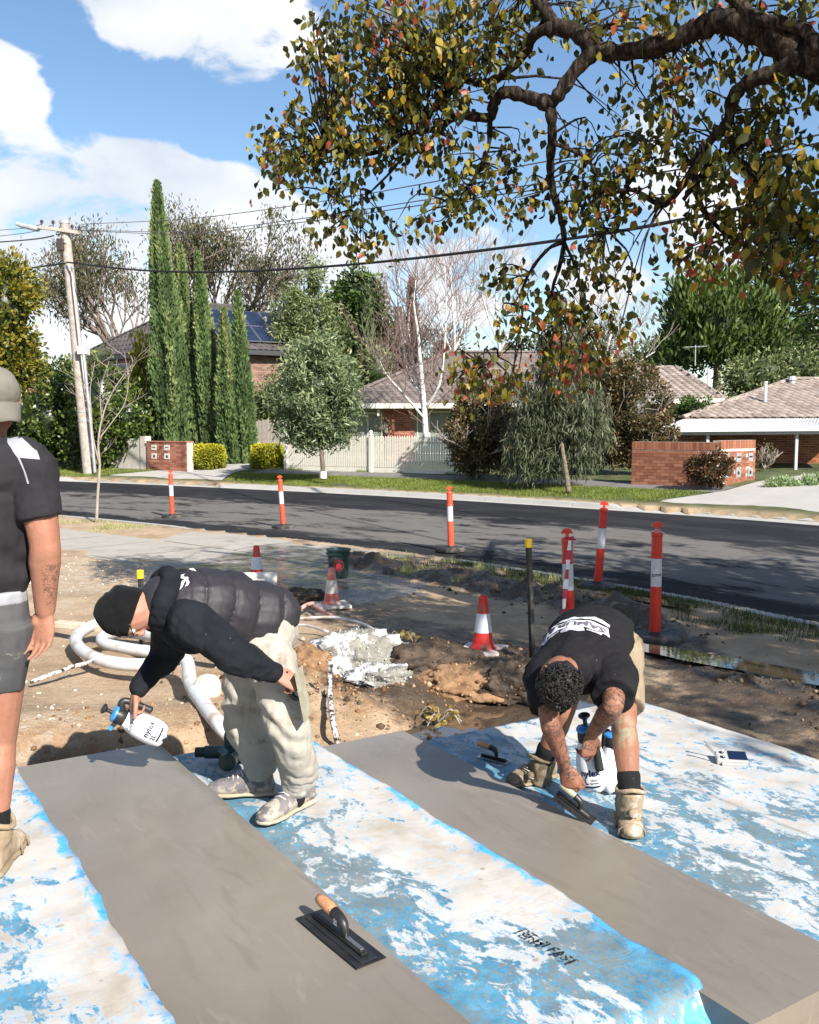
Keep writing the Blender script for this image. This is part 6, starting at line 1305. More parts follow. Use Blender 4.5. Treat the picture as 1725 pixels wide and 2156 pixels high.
# ---- grey hose
def gg(px, py, z): return gz(px, py, z)
HS = [gg(372, 1330, .32), gg(330, 1325, .30), gg(250, 1318, .30), gg(212, 1312, .31), gg(172, 1330, .30), gg(160, 1352, .29), gg(185, 1378, .29), gg(235, 1395, .29), gg(300, 1400, .29), gg(345, 1392, .31), gg(380, 1380, .36), gg(396, 1400, .32), gg(402, 1440, .28), gg(430, 1485, .26), gg(465, 1528, .24), gg(492, 1556, .16)]
S = spline(HS, 7); mb = MB(); rr = [.050+.0012*(i % 2) for i in range(len(S))]; mb.tube([q-S[0] for q in S], rr, 14); o_ = mb.obj('hose', 'pvc_grey', smooth=True); o_.location = S[0]; setprops(o_, 'thick pale grey hose looped on the dirt and running to the steps', 'hose')
H2 = [gg(420, 1362, .30), gg(330, 1372, .29), gg(250, 1362, .29), gg(216, 1352, .29), gg(222, 1338, .30), gg(270, 1332, .34), gg(340, 1342, .38), gg(420, 1352, .36), gg(470, 1372, .3)]
S = spline(H2, 7); mb = MB(); mb.tube([q-S[0] for q in S], .048, 14); o_ = mb.obj('hose', 'pvc_grey', smooth=True); o_.location = S[0]; setprops(o_, 'inner loop of pale grey hose lying inside the larger loop', 'hose')
P = gz(65, 1438, .28); P2 = gz(218, 1385, .28); S = [P.lerp(P2, k/8)+Vector((0, random.gauss(0, .006), random.gauss(.01, .004))) for k in range(9)]
m, t, p, o = newmat('mortared_bar'); b = NB(t); setp(p, Base_Color=b.ramp(b.noise(30, 5), (.42, (.02, .02, .022)), (.55, (.62, .58, .54))), Roughness=.8, Normal=b.bump(b.noise(30, 5), .6, .01))
mb = MB(); mb.tube([q-P for q in S], [.014+.004*random.random() for _ in S], 8); o_ = mb.obj('steel_bar', 'mortared_bar', smooth=True); o_.location = P; setprops(o_, 'mortar crusted bar lying on the dirt beside the hose loop', 'bar')
S = spline([gz(697, 1392, .46), gz(694, 1440, .30), gz(697, 1490, .22), gz(703, 1530, .16), gz(711, 1566, .05)], 6); mb = MB(); mb.tube([q-S[0] for q in S], .019, 9); o_ = mb.obj('conduit', 'mortared_bar', smooth=True); o_.location = S[0]; setprops(o_, 'black mortar splashed conduit running down the trench bank', 'conduit')
for lab, pts, r_, mt in (('white cable conduit arching over the mortar mound to the leafy twig', [(610, 1303, .30), (700, 1300, .33), (760, 1312, .36), (800, 1332, .34), (850, 1345, .25)], .014, 'white_conduit'), ('white cable conduit curving round the right side of the mortar mound', [(750, 1322, .34), (790, 1345, .32), (815, 1352, .28), (845, 1338, .25)], .014, 'white_conduit'), ('white cable bundle end behind the worker\'s legs', [(600, 1320, .28), (640, 1316, .28), (690, 1330, .3)], .012, 'white_conduit'), ('pink pipe offcut in mud near the faded cone, longer one', [(655, 1272, .16), (690, 1292, .16), (705, 1300, .14)], .022, 'pink_pipe'), ('pink pipe offcut in mud near the faded cone, shorter one', [(625, 1288, .16), (645, 1274, .2), (660, 1270, .18)], .022, 'pink_pipe')):
    S = spline([gz(*q) for q in pts], 6); mb = MB(); mb.tube([q-S[0] for q in S], r_, 8); o_ = mb.obj('conduit' if mt == 'white_conduit' else 'pipe_offcut', mt, smooth=True); o_.location = S[0]; setprops(o_, lab, 'pipe')
# ---- organic lumps
def lump(name, label, cat, C, Rr, mat, seed, amp=.35, freq=2.2, n=40, kind=None, crumbs=420, cm='mud_clod', cs=.55):
    bm = bmesh.new(); bmesh.ops.create_icosphere(bm, subdivisions=5, radius=1)
    co = np.array([v.co for v in bm.verts]); d = 1+fbm(co[:, 0]*freq+seed, co[:, 1]*freq, co[:, 2]*freq, 5, .55)*amp*1.1+fbm(co[:, 0]*freq*3.5+seed, co[:, 1]*freq*3.5, co[:, 2]*freq*3.5, 4, .75)*amp*.26
    for v, q in zip(bm.verts, d): v.co = Vector((v.co.x*Rr[0]*q, v.co.y*Rr[1]*q, v.co.z*Rr[2]*q))
    me = bpy.data.meshes.new(name); bm.to_mesh(me); bm.free(); me.polygons.foreach_set('use_smooth', [True]*len(me.polygons)); o_ = link(name, me, mat, None, C)
    if crumbs:
        co = np.array([v.co for v in me.vertices]); k = rng.choice(len(co), crumbs); c_ = clods('crumbs', None, co[k], (.006+.03*rng.random(crumbs)**3)*(Rr[0]/.4)**.5*cs, cm); c_.parent = o_; del c_['category']
    return setprops(o_, label, cat)
leafmat('mortar_crumb', [(0, (.20, .19, .165)), (.45, (.30, .285, .25)), (.55, (.44, .44, .44)), (1, (.54, .54, .55))], .9, 0, .1, gain=1)
m, t, p, o = newmat('mortar_mound'); b = NB(t); p.inputs['Specular IOR Level'].default_value = .08; c = b.ramp(b.noise(14, 8, .7), (.35, (.45, .44, .43)), (.6, (.52, .52, .53))); c = b.mix(b.mr(b.noise(3.6, 4, .5), .46, .52), c, b.ramp(b.noise(20, 6), (.3, (.19, .18, .155)), (.7, (.29, .275, .24)))); c = b.mix(b.mr(b.sep()[2], -.05, -.16), c, (.33, .19, .10)); setp(p, Base_Color=c, Roughness=.9, Normal=b.bump(b.math('ADD', b.noise(34, 7, .75), b.math('MULTIPLY', b.vor(46), -.6)), .6, .02))
lump('mortar_mound', 'mound of white and grey dumped mortar beside the trench', 'mound', gz(745, 1392, .17), (.40, .34, .27), 'mortar_mound', 3, .42, 2.6, crumbs=1600, cm='mortar_crumb', cs=.35)
lump('mortar_lump', 'grey mortar lump spilled right of the white mound', 'mound', gz(800, 1432, .14), (.26, .22, .11), 'mortar_mound', 13, .5, 2.6, cm='mortar_crumb')
pmat('clay_lump', (.17, .092, .045), (.29, .17, .09), 9, .95, bump=.9, bscale=16, bdist=.03); lump('clay_heap', 'orange clay heap left of the white mortar mound', 'mound', gz(640, 1412, .16), (.24, .22, .20), 'clay_lump', 5, .45, 2.8, cm='clay_clod')
pmat('mud_lump', (.026, .017, .010), (.085, .056, .034), 7, .7, bump=.9, bscale=14, bdist=.04)
lump('mud_heap', 'dark mud heap at the right of the pool of trench water', 'mound', gz(1090, 1440, .10), (.36, .24, .19), 'mud_lump', 7, .5, 2.4)
lump('mud_heap', 'dark mud heap beside the leafy twig above the trench', 'mound', gz(900, 1400, .14), (.42, .28, .18), 'mud_lump', 8, .5, 2.4)
lump('mud_heap', 'muddy bank with orange soil between worker and trench pool', 'mound', gz(985, 1450, .06), (.40, .26, .16), 'clay_lump', 9, .5, 2.4, cm='clay_clod')
lump('mud_heap', 'crumbly mud heap behind the faded cone', 'mound', gz(640, 1262, .1), (.30, .2, .12), 'mud_lump', 10, .5, 2.4)
lump('stone', 'pale round stone beside the hose', 'stone', gz(436, 1452, .28), (.10, .08, .115), 'stone_pale', 4, .14, 1.2, crumbs=0)
# ---- leafy twigs on the ground
leafmat('lf_fallen', [(0, (.16, .10, .02)), (.5, (.30, .21, .03)), (1, (.42, .33, .10))], .5, .3, gain=1)
def twig(name, label, C, n, rad, size, rb):
    r_ = thing(name, label, 'twig', C); mb = MB()
    for k in range(6): a = random.random()*6.28; mb.tube(spline([(0, 0, .01), (math.cos(a)*rad*.5, math.sin(a)*rad*.5, .05+random.random()*.06), (math.cos(a)*rad, math.sin(a)*rad, .02)], 4), .004, 5)
    mb.obj('stem', rb, r_)
    me0 = []
    for v_ in (.2, .6, .9): V, F = tree_leaves(np.zeros((1, 3)), np.array([[1, 0, 0.2]]), size); me = np_mesh('leaf', V, F, rnd=[v_, v_]); me.materials.append(MATS['lf_fallen']); me0.append(me)
    for k in range(n): a = random.random()*6.28; q = rad*math.sqrt(random.random()); link('leaf', random.choice(me0), None, r_, (math.cos(a)*q, math.sin(a)*q, .02+random.random()*rad*.5), (random.gauss(0, .7), random.gauss(0, .7), random.random()*6.28))
twig('leafy_twig', 'yellow leafed twig sprouting from mud by the white conduits', gz(842, 1350, .24), 40, .15, .052, 'twig_grey')
twig('leafy_twig', 'broken twig with yellow leaves at the edge of the trench pool', gz(925, 1522, .03), 34, .16, .045, 'twig_grey')

# ---- pressure sprayers (local: z up the bottle)
def rsp(z): return float(np.interp(z, [0, .012, .05, .10, .15, .20, .235], [.034, .060, .069, .070, .065, .053, .040]))
def sprayer(label, M, fill=False, hand='CATPAL'):
    q = thing('pump_sprayer', label, 'sprayer', M.translation, group='two litre pump sprayers'); q.rotation_euler = M.to_euler()
    n = 30; zs = [0, .006, .014, .03, .05, .08, .12, .15, .18, .205, .225, .238]; vs = []; fs = []
    for z in zs:
        for i in range(n):
            a = 2*math.pi*i/n; lobe = 1+(.10*math.cos(5*a)-.03)*max(0, 1-z/.05); dz = -.012*math.cos(5*a)*max(0, 1-z/.02); rr = rsp(z)*lobe; vs.append((rr*math.cos(a), rr*math.sin(a), z+dz*.6+.008))
    for j in range(len(zs)-1):
        for i in range(n): fs.append((j*n+i, j*n+(i+1) % n, (j+1)*n+(i+1) % n, (j+1)*n+i))
    fs.append(tuple(reversed(range(n)))); mb = MB(); mb.add(vs, fs); o_ = mb.obj('bottle', 'bottle_white', q, smooth=True)
    mb = MB(); mb.lathe([(.040, .236), (.043, .24), (.043, .268), (.040, .29)], 24); o_ = mb.obj('collar', 'black_plastic', q); shade_auto(o_)
    mb = MB(); mb.lathe([(.043, .289), (.045, .292), (.044, .300), (.030, .308), (.001, .310)], 24); o_ = mb.obj('lid', 'blue_plastic', q); shade_auto(o_)
    mb = MB(); mb.lathe([(.010, .305), (.010, .338), (.014, .342), (.026, .352), (.027, .360), (.020, .366), (.001, .367)], 18); o_ = mb.obj('pump_knob', 'blue_dark' if fill else 'black_plastic', q); shade_auto(o_)
    mb = MB(); mb.tube(spline([(.034, 0, .270), (.055, 0, .290), (.078, 0, .286), (.088, 0, .250), (.091, 0, .19), (.093, 0, .135)], 5), lerp_list([.018, .019, .018, .018, .018, .020], 26), 12); o_ = mb.obj('handle', 'black_plastic', q, smooth=True)
    mb = MB(); mb.tube([(.040, .0, .262), (.055, 0, .225), (.058, 0, .20)], [.007, .006, .005], 7); mb.obj('trigger', 'black_plastic', q)
    mb = MB(); mb.tube([(-.036, 0, .268), (-.062, 0, .272)], [.014, .012], 12); nz = mb.obj('spout', 'black_plastic', q); mb = MB(); mb.tube([(-.062, 0, .272), (-.084, 0, .275)], [.013, .011], 12); mb.obj('nozzle', 'blue_plastic', nz)
    return q
def sprayer_text(q, ang, hand, hs=.024):
    rr = lambda z: rsp(z-.008)+.0012
    curved_text('nylex', .042, rr, q, .112, ang, 'navy_print', .0012, 'brand_print'); curved_text('2L', .034, rr, q, .072, ang-.42, 'navy_print', .001, 'volume_print')
    curved_text('Hand', .013, rr, q, .080, ang+.18, 'navy_print', .0003, 'print'); curved_text('Sprayer', .013, rr, q, .066, ang+.22, 'navy_print', .0003, 'print')
    mb = MB()
    for k in range(10):
        a0 = ang-.62+k*.12; a1 = a0+.12; mb.add([(math.cos(a)*rr(z), math.sin(a)*rr(z), z) for a, z in ((a0, .042), (a1, .042), (a1, .052), (a0, .052))], [(0, 1, 2, 3)])
    mb.obj('print_bar', 'navy_print', q)
    if hand: curved_text(hand, hs, rr, q, .198, ang, 'wire_grey', .0002, 'handwriting')
def basis(zv, xv, P):
    z = Vector(zv).normalized(); x = Vector(xv); x = (x-z*x.dot(z)).normalized(); return Matrix.Translation(P) @ Matrix((x, z.cross(x), z)).transposed().to_4x4()
# sprayer in the first worker's hand: bottle bottom to the right, spout down left
SB = gy(348, 1553, 4.28); ST = gy(236, 1500, 4.20); axis_ = ST-SB
hx = gy(285, 1478, 4.24)-gy(262, 1512, 4.22)
S1 = sprayer('white pump sprayer tipped over the concrete in the beanie worker\'s hand', basis(axis_, hx, SB)); S1s = axis_.length/.31; S1.scale = (S1s,)*3
sprayer_text(S1, R(-78), 'CATPAL', .034)
# sprayers by the second worker
SP2 = gz(1287, 1668, .20); S2 = sprayer('white pump sprayer with blue lid standing on the film behind the worker\'s arm', basis((0.02, .03, 1), (-.2, .8, 0), SP2), True); S2.scale = (1.02,)*3; sprayer_text(S2, R(-62), None)
B2 = gy(1254, 1664, 4.40); T2 = gy(1234, 1532, 4.38); S3 = sprayer('white pump sprayer held upright in the tattooed worker\'s hand', basis(T2-B2, (.2, -1, .1), B2)); S3.scale = ((T2-B2).length/.30,)*3; sprayer_text(S3, R(-118) - math.atan2(S3.matrix_basis[1][0], S3.matrix_basis[0][0]) if False else R(-30), 'CHYST')
# ---- trowels (local x along the blade, z up)
def trowel(label, M, L_=.36, W_=.104, blade='steel_dark', grip='cork', text=False, sc=1):
    q = thing('concrete_trowel', label, 'trowel', M.translation, group='finishing trowels'); q.rotation_euler = M.to_euler(); q.scale = (sc,)*3
    mb = MB(); mb.bbox((-L_/2, -W_/2, 0), (L_/2, W_/2, .003), .001); o_ = mb.obj('blade', blade, q); mb = MB(); mb.bbox((-L_/2+.02, -W_/2+.022, .003), (L_/2-.012, W_/2-.022, .006), .001); mb.obj('backing_plate', 'black_plastic', o_)
    mb = MB(); mb.bbox((-L_*.42, -.013, .006), (L_*.40, .013, .018), .005); sp = mb.obj('spine', 'steel_dark', q); mb = MB(); mb.bbox((L_*.10, -.0065, .018), (L_*.36, .0065, .023), .002); mb.obj('spine_rivets', 'steel_bright', sp)
    mb = MB(); mb.tube(spline([(L_*.10, 0, .018), (L_*.08, 0, .045), (L_*.03, 0, .062), (-.03, 0, .070)], 5), lerp_list([.010, .016, .019], 16), 10); nk = mb.obj('neck', 'black_plastic', q, smooth=True)
    mb = MB(); mb.tube([(-.128, 0, .075), (-.124, 0, .075), (-.10, 0, .075), (-.06, 0, .073), (-.028, 0, .070), (-.012, 0, .066)], [.008, .015, .0185, .0195, .0175, .014], 14); mb.obj('grip', grip, q, smooth=True)
    if text:
        for k, (s_, sz) in enumerate((('OX', .014), ('PRO', .010))): me = text_mesh(s_, sz, .0003); me.transform(Matrix.Translation((.005+.0*k, -.0195, .062-k*.011)) @ Matrix.Rotation(R(90), 4, 'X')); link('print', me, 'white_print', nk)
    return q
tA = gz(663, 1932, .478); tB = gz(772, 2020, .478); d = (tB-tA); Mt = basis((0, 0, 1), d, (tA+tB)/2); trowel('black steel trowel with cork handle resting on the grey tread', Mt, text=True, sc=1.02)
P = gz(1040, 1598, .198); trowel('small trowel with wooden handle lying on the shaded film', basis((0, 0, 1), (.75, -.6, 0), P), .22, .09, 'steel_bright', 'cork', sc=.9)
# ---- drone controller
P = gz(1540, 1604, .195); dc = thing('remote_controller', 'grey drone controller with dark screen lying on the film at right', 'controller', P, R(-10)); T = Matrix.Rotation(R(10), 4, 'X'); mb = MB(); mb.bbox((-.085, -.05, 0), (.085, .055, .038), .010, T); bd = mb.obj('body', 'ctrl_grey', dc)
mb = MB(); mb.bbox((-.018, -.043, .0385), (.082, .050, .0425), .001, T); mb.obj('screen', 'screen', dc); mb = MB(); mb.bbox((-.06, -.068, .0), (.07, -.048, .024), .006, T); mb.obj('grip', 'ctrl_grey', dc)
for y_ in (-.022, .030):
    mb = MB(); mb.lathe([(.014, .039), (.014, .040)], 14, T @ Matrix.Translation((-.052, y_, 0))); s_ = mb.obj('stick_gate', 'black_plastic', dc); mb = MB(); mb.lathe([(.003, .04), (.003, .052), (.005, .053), (.005, .057)], 8, T @ Matrix.Translation((-.052, y_, 0)) @ Matrix.Rotation(.12, 4, 'Y')); mb.obj('stick', 'zinc_white', s_)
for y_ in (-.03, .035): mb = MB(); mb.tube([(-.08, y_, .03), (-.125, y_+.01, .075)], [(.006, .003)]*2, 8); mb.tube([(-.125, y_+.01, .075), (-.145, y_+.014, .095)], [(.0075, .0035)]*2, 8); mb.obj('antenna', 'black_plastic', dc)
# ---- green pipe fitting behind the first worker's feet
pf0 = gz(468, 1612, .345); gf = thing('pipe_fitting', 'dark green pipe fitting in the shade behind the worker\'s shoes', 'pipe fitting', pf0); mb = MB(); mb.tube([(-.10, .06, .05), (.02, .05, .055), (.05, .05, .055)], .034, 14); mb.tube([(.0, .05, .055), (.06, -.02, .05), (.05, -.05, .05)], .040, 14); mb.lathe([(.046, 0), (.046, .03)], 14, Matrix.Translation((.045, -.07, .05)) @ Matrix.Rotation(R(90), 4, 'X')); mb.bbox((.0, .02, .0), (.12, .12, .17), .03); o_ = mb.obj('fitting_body', 'dark_green_plastic', gf); shade_auto(o_)
mb = MB(); mb.tube([(-.105, .062, .05), (-.15, .064, .048)], .027, 12); mb.obj('stub', 'black_rubber', gf)
# black lettering printed on the film of the middle tread
def sstext(s_, size, a_, b_, z, rot, mat='black_print', bold=.002):
    me = text_mesh(s_, size, bold); o_ = link('film_print', me, mat, steps); o_.location = (a_, b_, z); o_.rotation_euler = (0, 0, rot); return o_
Pf = gz(1150, 1995, .345); a_, b_ = ab(Pf.x, Pf.y); m, t, p, o = newmat('worn_print'); b = NB(t); setp(p, Base_Color=(.012, .012, .014), Roughness=.6); tr_ = b.n('ShaderNodeBsdfTransparent'); mx_ = b.n('ShaderNodeMixShader'); b.l(b.mr(b.noise(38, 4, .6), .51, .57), mx_.inputs[0]); b.l(p.outputs[0], mx_.inputs[1]); b.l(tr_.outputs[0], mx_.inputs[2]); b.l(mx_.outputs[0], o.inputs[0])
sstext('TERMI FAST', .052, float(a_), float(b_), .352, R(4), 'worn_print')
# ================================================================== PEOPLE
random.seed(5)
def skinmat(name, base, red, tat=0):
    m, t, p, o = newmat(name); b = NB(t)
    c = b.ramp(b.noise(9, 5), (.35, base), (.7, red)); c = b.mix(b.math('MULTIPLY', b.mr(b.noise(4, 4), .45, .65), .35), c, (base[0]*.85, base[1]*.6, base[2]*.55)); c = b.mix(b.math('MULTIPLY', b.mr(b.noise(60, 4), .5, .75), .25), c, tuple(q*.6 for q in base))
    c = b.mix(b.math('MULTIPLY', b.attr('dirt'), b.mr(b.noise(22, 5), .38, .52)), c, (.27, .23, .15))
    if tat:
        l1 = b.noise(26, 3, .5, 2.2); ln = b.math('SUBTRACT', 1.0, b.mr(b.math('ABSOLUTE', b.math('SUBTRACT', l1, .5)), .018, .045)); blk = b.mr(b.noise(17, 4, .6, 1.2, src=b.map((1, 1, 1), loc=(4, 2, 1))), .56, .60)
        tt = b.math('MULTIPLY', b.math('MAXIMUM', ln, b.math('MULTIPLY', blk, .75)), b.attr('tat')); c = b.mix(b.math('MULTIPLY', tt, .85), c, (.035, .031, .033))
    setp(p, Base_Color=c, Roughness=b.ramp(b.noise(35, 5), (.35, .48), (.7, .72))); p.inputs['Specular IOR Level'].default_value = .35; p.inputs['Subsurface Weight'].default_value = .06; p.inputs['Subsurface Radius'].default_value = (.012, .005, .003)
    setp(p, Normal=b.bump(b.math('ADD', b.noise(140, 4, .7), b.math('MULTIPLY', b.noise(38, 4), 1.5)), .35, .004)); return m
skinmat('skin_a', (.36, .175, .118), (.43, .21, .145)); skinmat('skin_b', (.235, .105, .064), (.31, .145, .088), 1); skinmat('skin_c', (.29, .135, .085), (.36, .165, .108), 1)
def cloth(name, c1, c2, rough=.85, wscale=220, stain=None, st=(.56, .68), sscale=5, sheen=0, spec=.25, bump=.25, amt=.7):
    m, t, p, o = newmat(name); b = NB(t); c = b.ramp(b.noise(6, 5), (.35, c1), (.68, c2))
    if stain: c = b.mix(b.math('MULTIPLY', b.mr(b.noise(sscale, 7, .68, .4), *st), amt), c, stain)
    sp = b.math('MULTIPLY', b.mr(b.vor(48), .06, .10, 1, 0), b.mr(b.noise(13, 3), .60, .64)); c = b.mix(b.math('MULTIPLY', sp, .6), c, (.42, .39, .35))
    setp(p, Base_Color=c, Roughness=rough, Normal=b.bump(b.math('ADD', b.noise(wscale, 3), b.math('MULTIPLY', b.noise(18, 6, .6), 1.2)), bump, .004)); p.inputs['Sheen Weight'].default_value = sheen; p.inputs['Specular IOR Level'].default_value = spec; return m
cloth('black_fleece', (.010, .0115, .015), (.019, .021, .026), .92, stain=(.09, .085, .08), st=(.66, .8), amt=.4, sscale=9, spec=.12); cloth('black_knit', (.005, .005, .006), (.010, .010, .011), .95, 260, sheen=.05, bump=.5, spec=.1)
cloth('vest_nylon', (.018, .016, .020), (.028, .025, .030), .58, 300, spec=.4, sheen=.0, bump=.2, stain=(.11, .10, .095), st=(.66, .78), amt=.35); cloth('black_tee', (.0095, .009, .0105), (.016, .015, .017), .88, 320, stain=(.10, .095, .09), st=(.66, .8), amt=.4, sscale=8, spec=.15)
cloth('cream_trouser', (.30, .275, .235), (.40, .375, .33), .88, 260, stain=(.17, .125, .075), st=(.54, .68), sscale=7, amt=.7); cloth('khaki_shorts', (.23, .18, .12), (.30, .24, .165), .88, 260, stain=(.14, .10, .06), st=(.52, .66), sscale=8, amt=.8)
cloth('navy_tee', (.019, .018, .021), (.030, .028, .032), .85, 300, spec=.2); cloth('grey_shorts', (.055, .055, .058), (.085, .085, .088), .88, 260, stain=(.28, .26, .23), st=(.60, .7), sscale=7, amt=.7); cloth('pale_grey_cloth', (.26, .265, .29), (.33, .335, .36), .85)
cloth('cap_khaki', (.135, .122, .105), (.19, .175, .15), .9, 300); cloth('boot_suede', (.26, .19, .12), (.35, .265, .18), .9, 200, stain=(.50, .46, .40), st=(.56, .66), sscale=9, amt=.8, bump=.5); cloth('boot_sole', (.22, .165, .11), (.27, .21, .14), .9, 90)
cloth('boot_dark', (.13, .095, .06), (.25, .19, .125), .9, 200, stain=(.40, .32, .23), st=(.5, .62), sscale=9, amt=.8, bump=.4)
cloth('runner_grey', (.10, .09, .10), (.20, .185, .185), .85, 160, stain=(.40, .35, .28), st=(.47, .58), sscale=16, amt=.85, bump=.5); cloth('runner_sole', (.46, .41, .34), (.34, .26, .17), .8, 90); cloth('black_sock', (.008, .008, .009), (.014, .014, .015), .95, 120)
m, t, p, o = newmat('hair_black'); b = NB(t); setp(p, Base_Color=b.ramp(b.noise(60, 4), (.35, (.004, .0035, .0035)), (.75, (.016, .012, .009))), Roughness=.45, Normal=b.bump(b.noise(42, 5, .6, 1.5), 1.0, .012)); pmat('gold', (.6, .36, .06), None, rough=.2, metallic=1)

def organic(name, mb, voxel, it, mat, parent, disp=None, attrs=None, post=None):
    """unites overlapping closed shapes into one smooth surface"""
    me = mb.mesh(name); to = bpy.data.objects.new(name, me); col.objects.link(to)
    r_ = to.modifiers.new('r', 'REMESH'); r_.mode = 'VOXEL'; r_.voxel_size = voxel; r_.use_smooth_shade = True
    s_ = to.modifiers.new('s', 'SMOOTH'); s_.factor = .5; s_.iterations = it
    bpy.context.view_layer.update(); dg = bpy.context.evaluated_depsgraph_get(); m2 = bpy.data.meshes.new_from_object(to.evaluated_get(dg)); bpy.data.objects.remove(to); m2.name = name
    n = len(m2.vertices); co = np.empty(n*3, np.float32); m2.vertices.foreach_get('co', co); co = co.reshape(-1, 3).astype(float)
    if disp is not None:
        no = np.empty(n*3, np.float32); m2.vertices.foreach_get('normal', no); no = no.reshape(-1, 3); co = co+no*disp(co, no)[:, None]
    loc = np.array(parent.location) if parent is not None else np.zeros(3)
    if attrs:
        for k, f_ in attrs.items(): pattr(m2, k, f_(co))
    m2.vertices.foreach_set('co', (co-loc).astype(np.float32).ravel()); m2.polygons.foreach_set('use_smooth', [True]*len(m2.polygons)); m2.materials.clear(); m2.update()
    return link(name, m2, mat, parent)
def sdist(co, A, B):
    A = np.array(A); B = np.array(B); d = B-A; t_ = np.clip(((co-A)@d)/(d@d), 0, 1); return np.linalg.norm(co-(A+t_[:, None]*d), axis=1), t_
def limb_(mb, pts, rad, n=14, smooth=5, flat=None, round_=True):
    S = spline(pts, smooth) if len(pts) > 2 else [Vector(pts[0]).lerp(Vector(pts[1]), k/smooth) for k in range(smooth+1)]
    if hasattr(rad[0], '__len__'): rr = list(zip(lerp_list([r_[0] for r_ in rad], len(S)), lerp_list([r_[1] for r_ in rad], len(S))))
    else: rr = lerp_list(rad, len(S))
    mb.tube(S, rr, n, flat=flat)
    if round_:
        for q, r_ in ((S[0], rr[0]), (S[-1], rr[-1])): w_ = min(r_) if hasattr(r_, '__len__') else r_; mb.ell(q, (w_*.98,)*3)
def ridge_noise(co, f, seed=0): return 1-2*np.abs(fbm(co[:, 0]*f+seed, co[:, 1]*f-seed, co[:, 2]*f, 3))
def wrinkle(amp=.006, f=6, seed=0, aniso=None):
    def g(co, no):
        c_ = co if aniso is None else co @ np.array(aniso)
        return amp*(ridge_noise(c_, f, seed)-.7)+amp*.5*fbm(c_[:, 0]*f*3, c_[:, 1]*f*3, c_[:, 2]*f*3+seed, 3)
    return g
def hand_(mb, W, y, n, tx, curl=(.5, .6, .4), sc=1., thumb=(.75, .65, .25), tbend=.5, spread=.0, curls=None):
    W = Vector(W); y = Vector(y).normalized(); n = Vector(n); n = (n-y*n.dot(y)).normalized(); tx = Vector(tx); tx = (tx-y*tx.dot(y)-n*tx.dot(n)).normalized(); S = sc
    mb.tube([W-y*.02*S, W, W+y*.03*S, W+y*.06*S, W+y*.088*S, W+y*.100*S], [(.026*S, .020*S), (.028*S, .020*S), (.037*S, .019*S), (.042*S, .017*S), (.042*S, .014*S), (.036*S, .008*S)], 14, flat=tx)
    mb.ell(W+y*.035*S+tx*.022*S+n*.008*S, (.018*S, .018*S, .022*S))
    for i, (ln, r_) in enumerate(zip((.074, .083, .077, .060), (.0086, .0089, .0085, .0076))):
        c_ = curls[i] if curls else curl; P = W+y*(.086-.006*abs(i-1.2))*S+tx*(.0325-i*.0216)*S; a = 0; pts = [P-y*.012*S, P]; rr = [r_*S*1.02, r_*S*1.05]; d0 = (y+tx*spread*(1.5-i)).normalized()
        for k, f_ in enumerate((.46, .30, .24)): a += c_[k]; d = d0*math.cos(a)+n*math.sin(a); P = P+d*(ln*f_*S); pts.append(P); rr.append(r_*S*(1-.09*(k+1)))
        mb.tube(pts, rr, 10); mb.ell(P, (rr[-1]*.97,)*3, n=10, m=7)
        for q, w_ in zip(pts[1:-1], rr[1:-1]): mb.ell(q, (w_*1.02,)*3, n=10, m=7)
    P = W+y*.022*S+tx*.028*S; d = (tx*thumb[0]+y*thumb[1]+n*thumb[2]).normalized(); pts = [P]; rr = [.015*S]
    for ln, r_ in ((.042, .0125), (.034, .0105), (.026, .0088)):
        P = P+d*ln*S; pts.append(P); rr.append(r_*S); d = (d+(y*.6+n*tbend-tx*.35)*.6).normalized()
    mb.tube(pts, rr, 10)
    for q, w_ in zip(pts, rr): mb.ell(q, (w_,)*3, n=10, m=7)
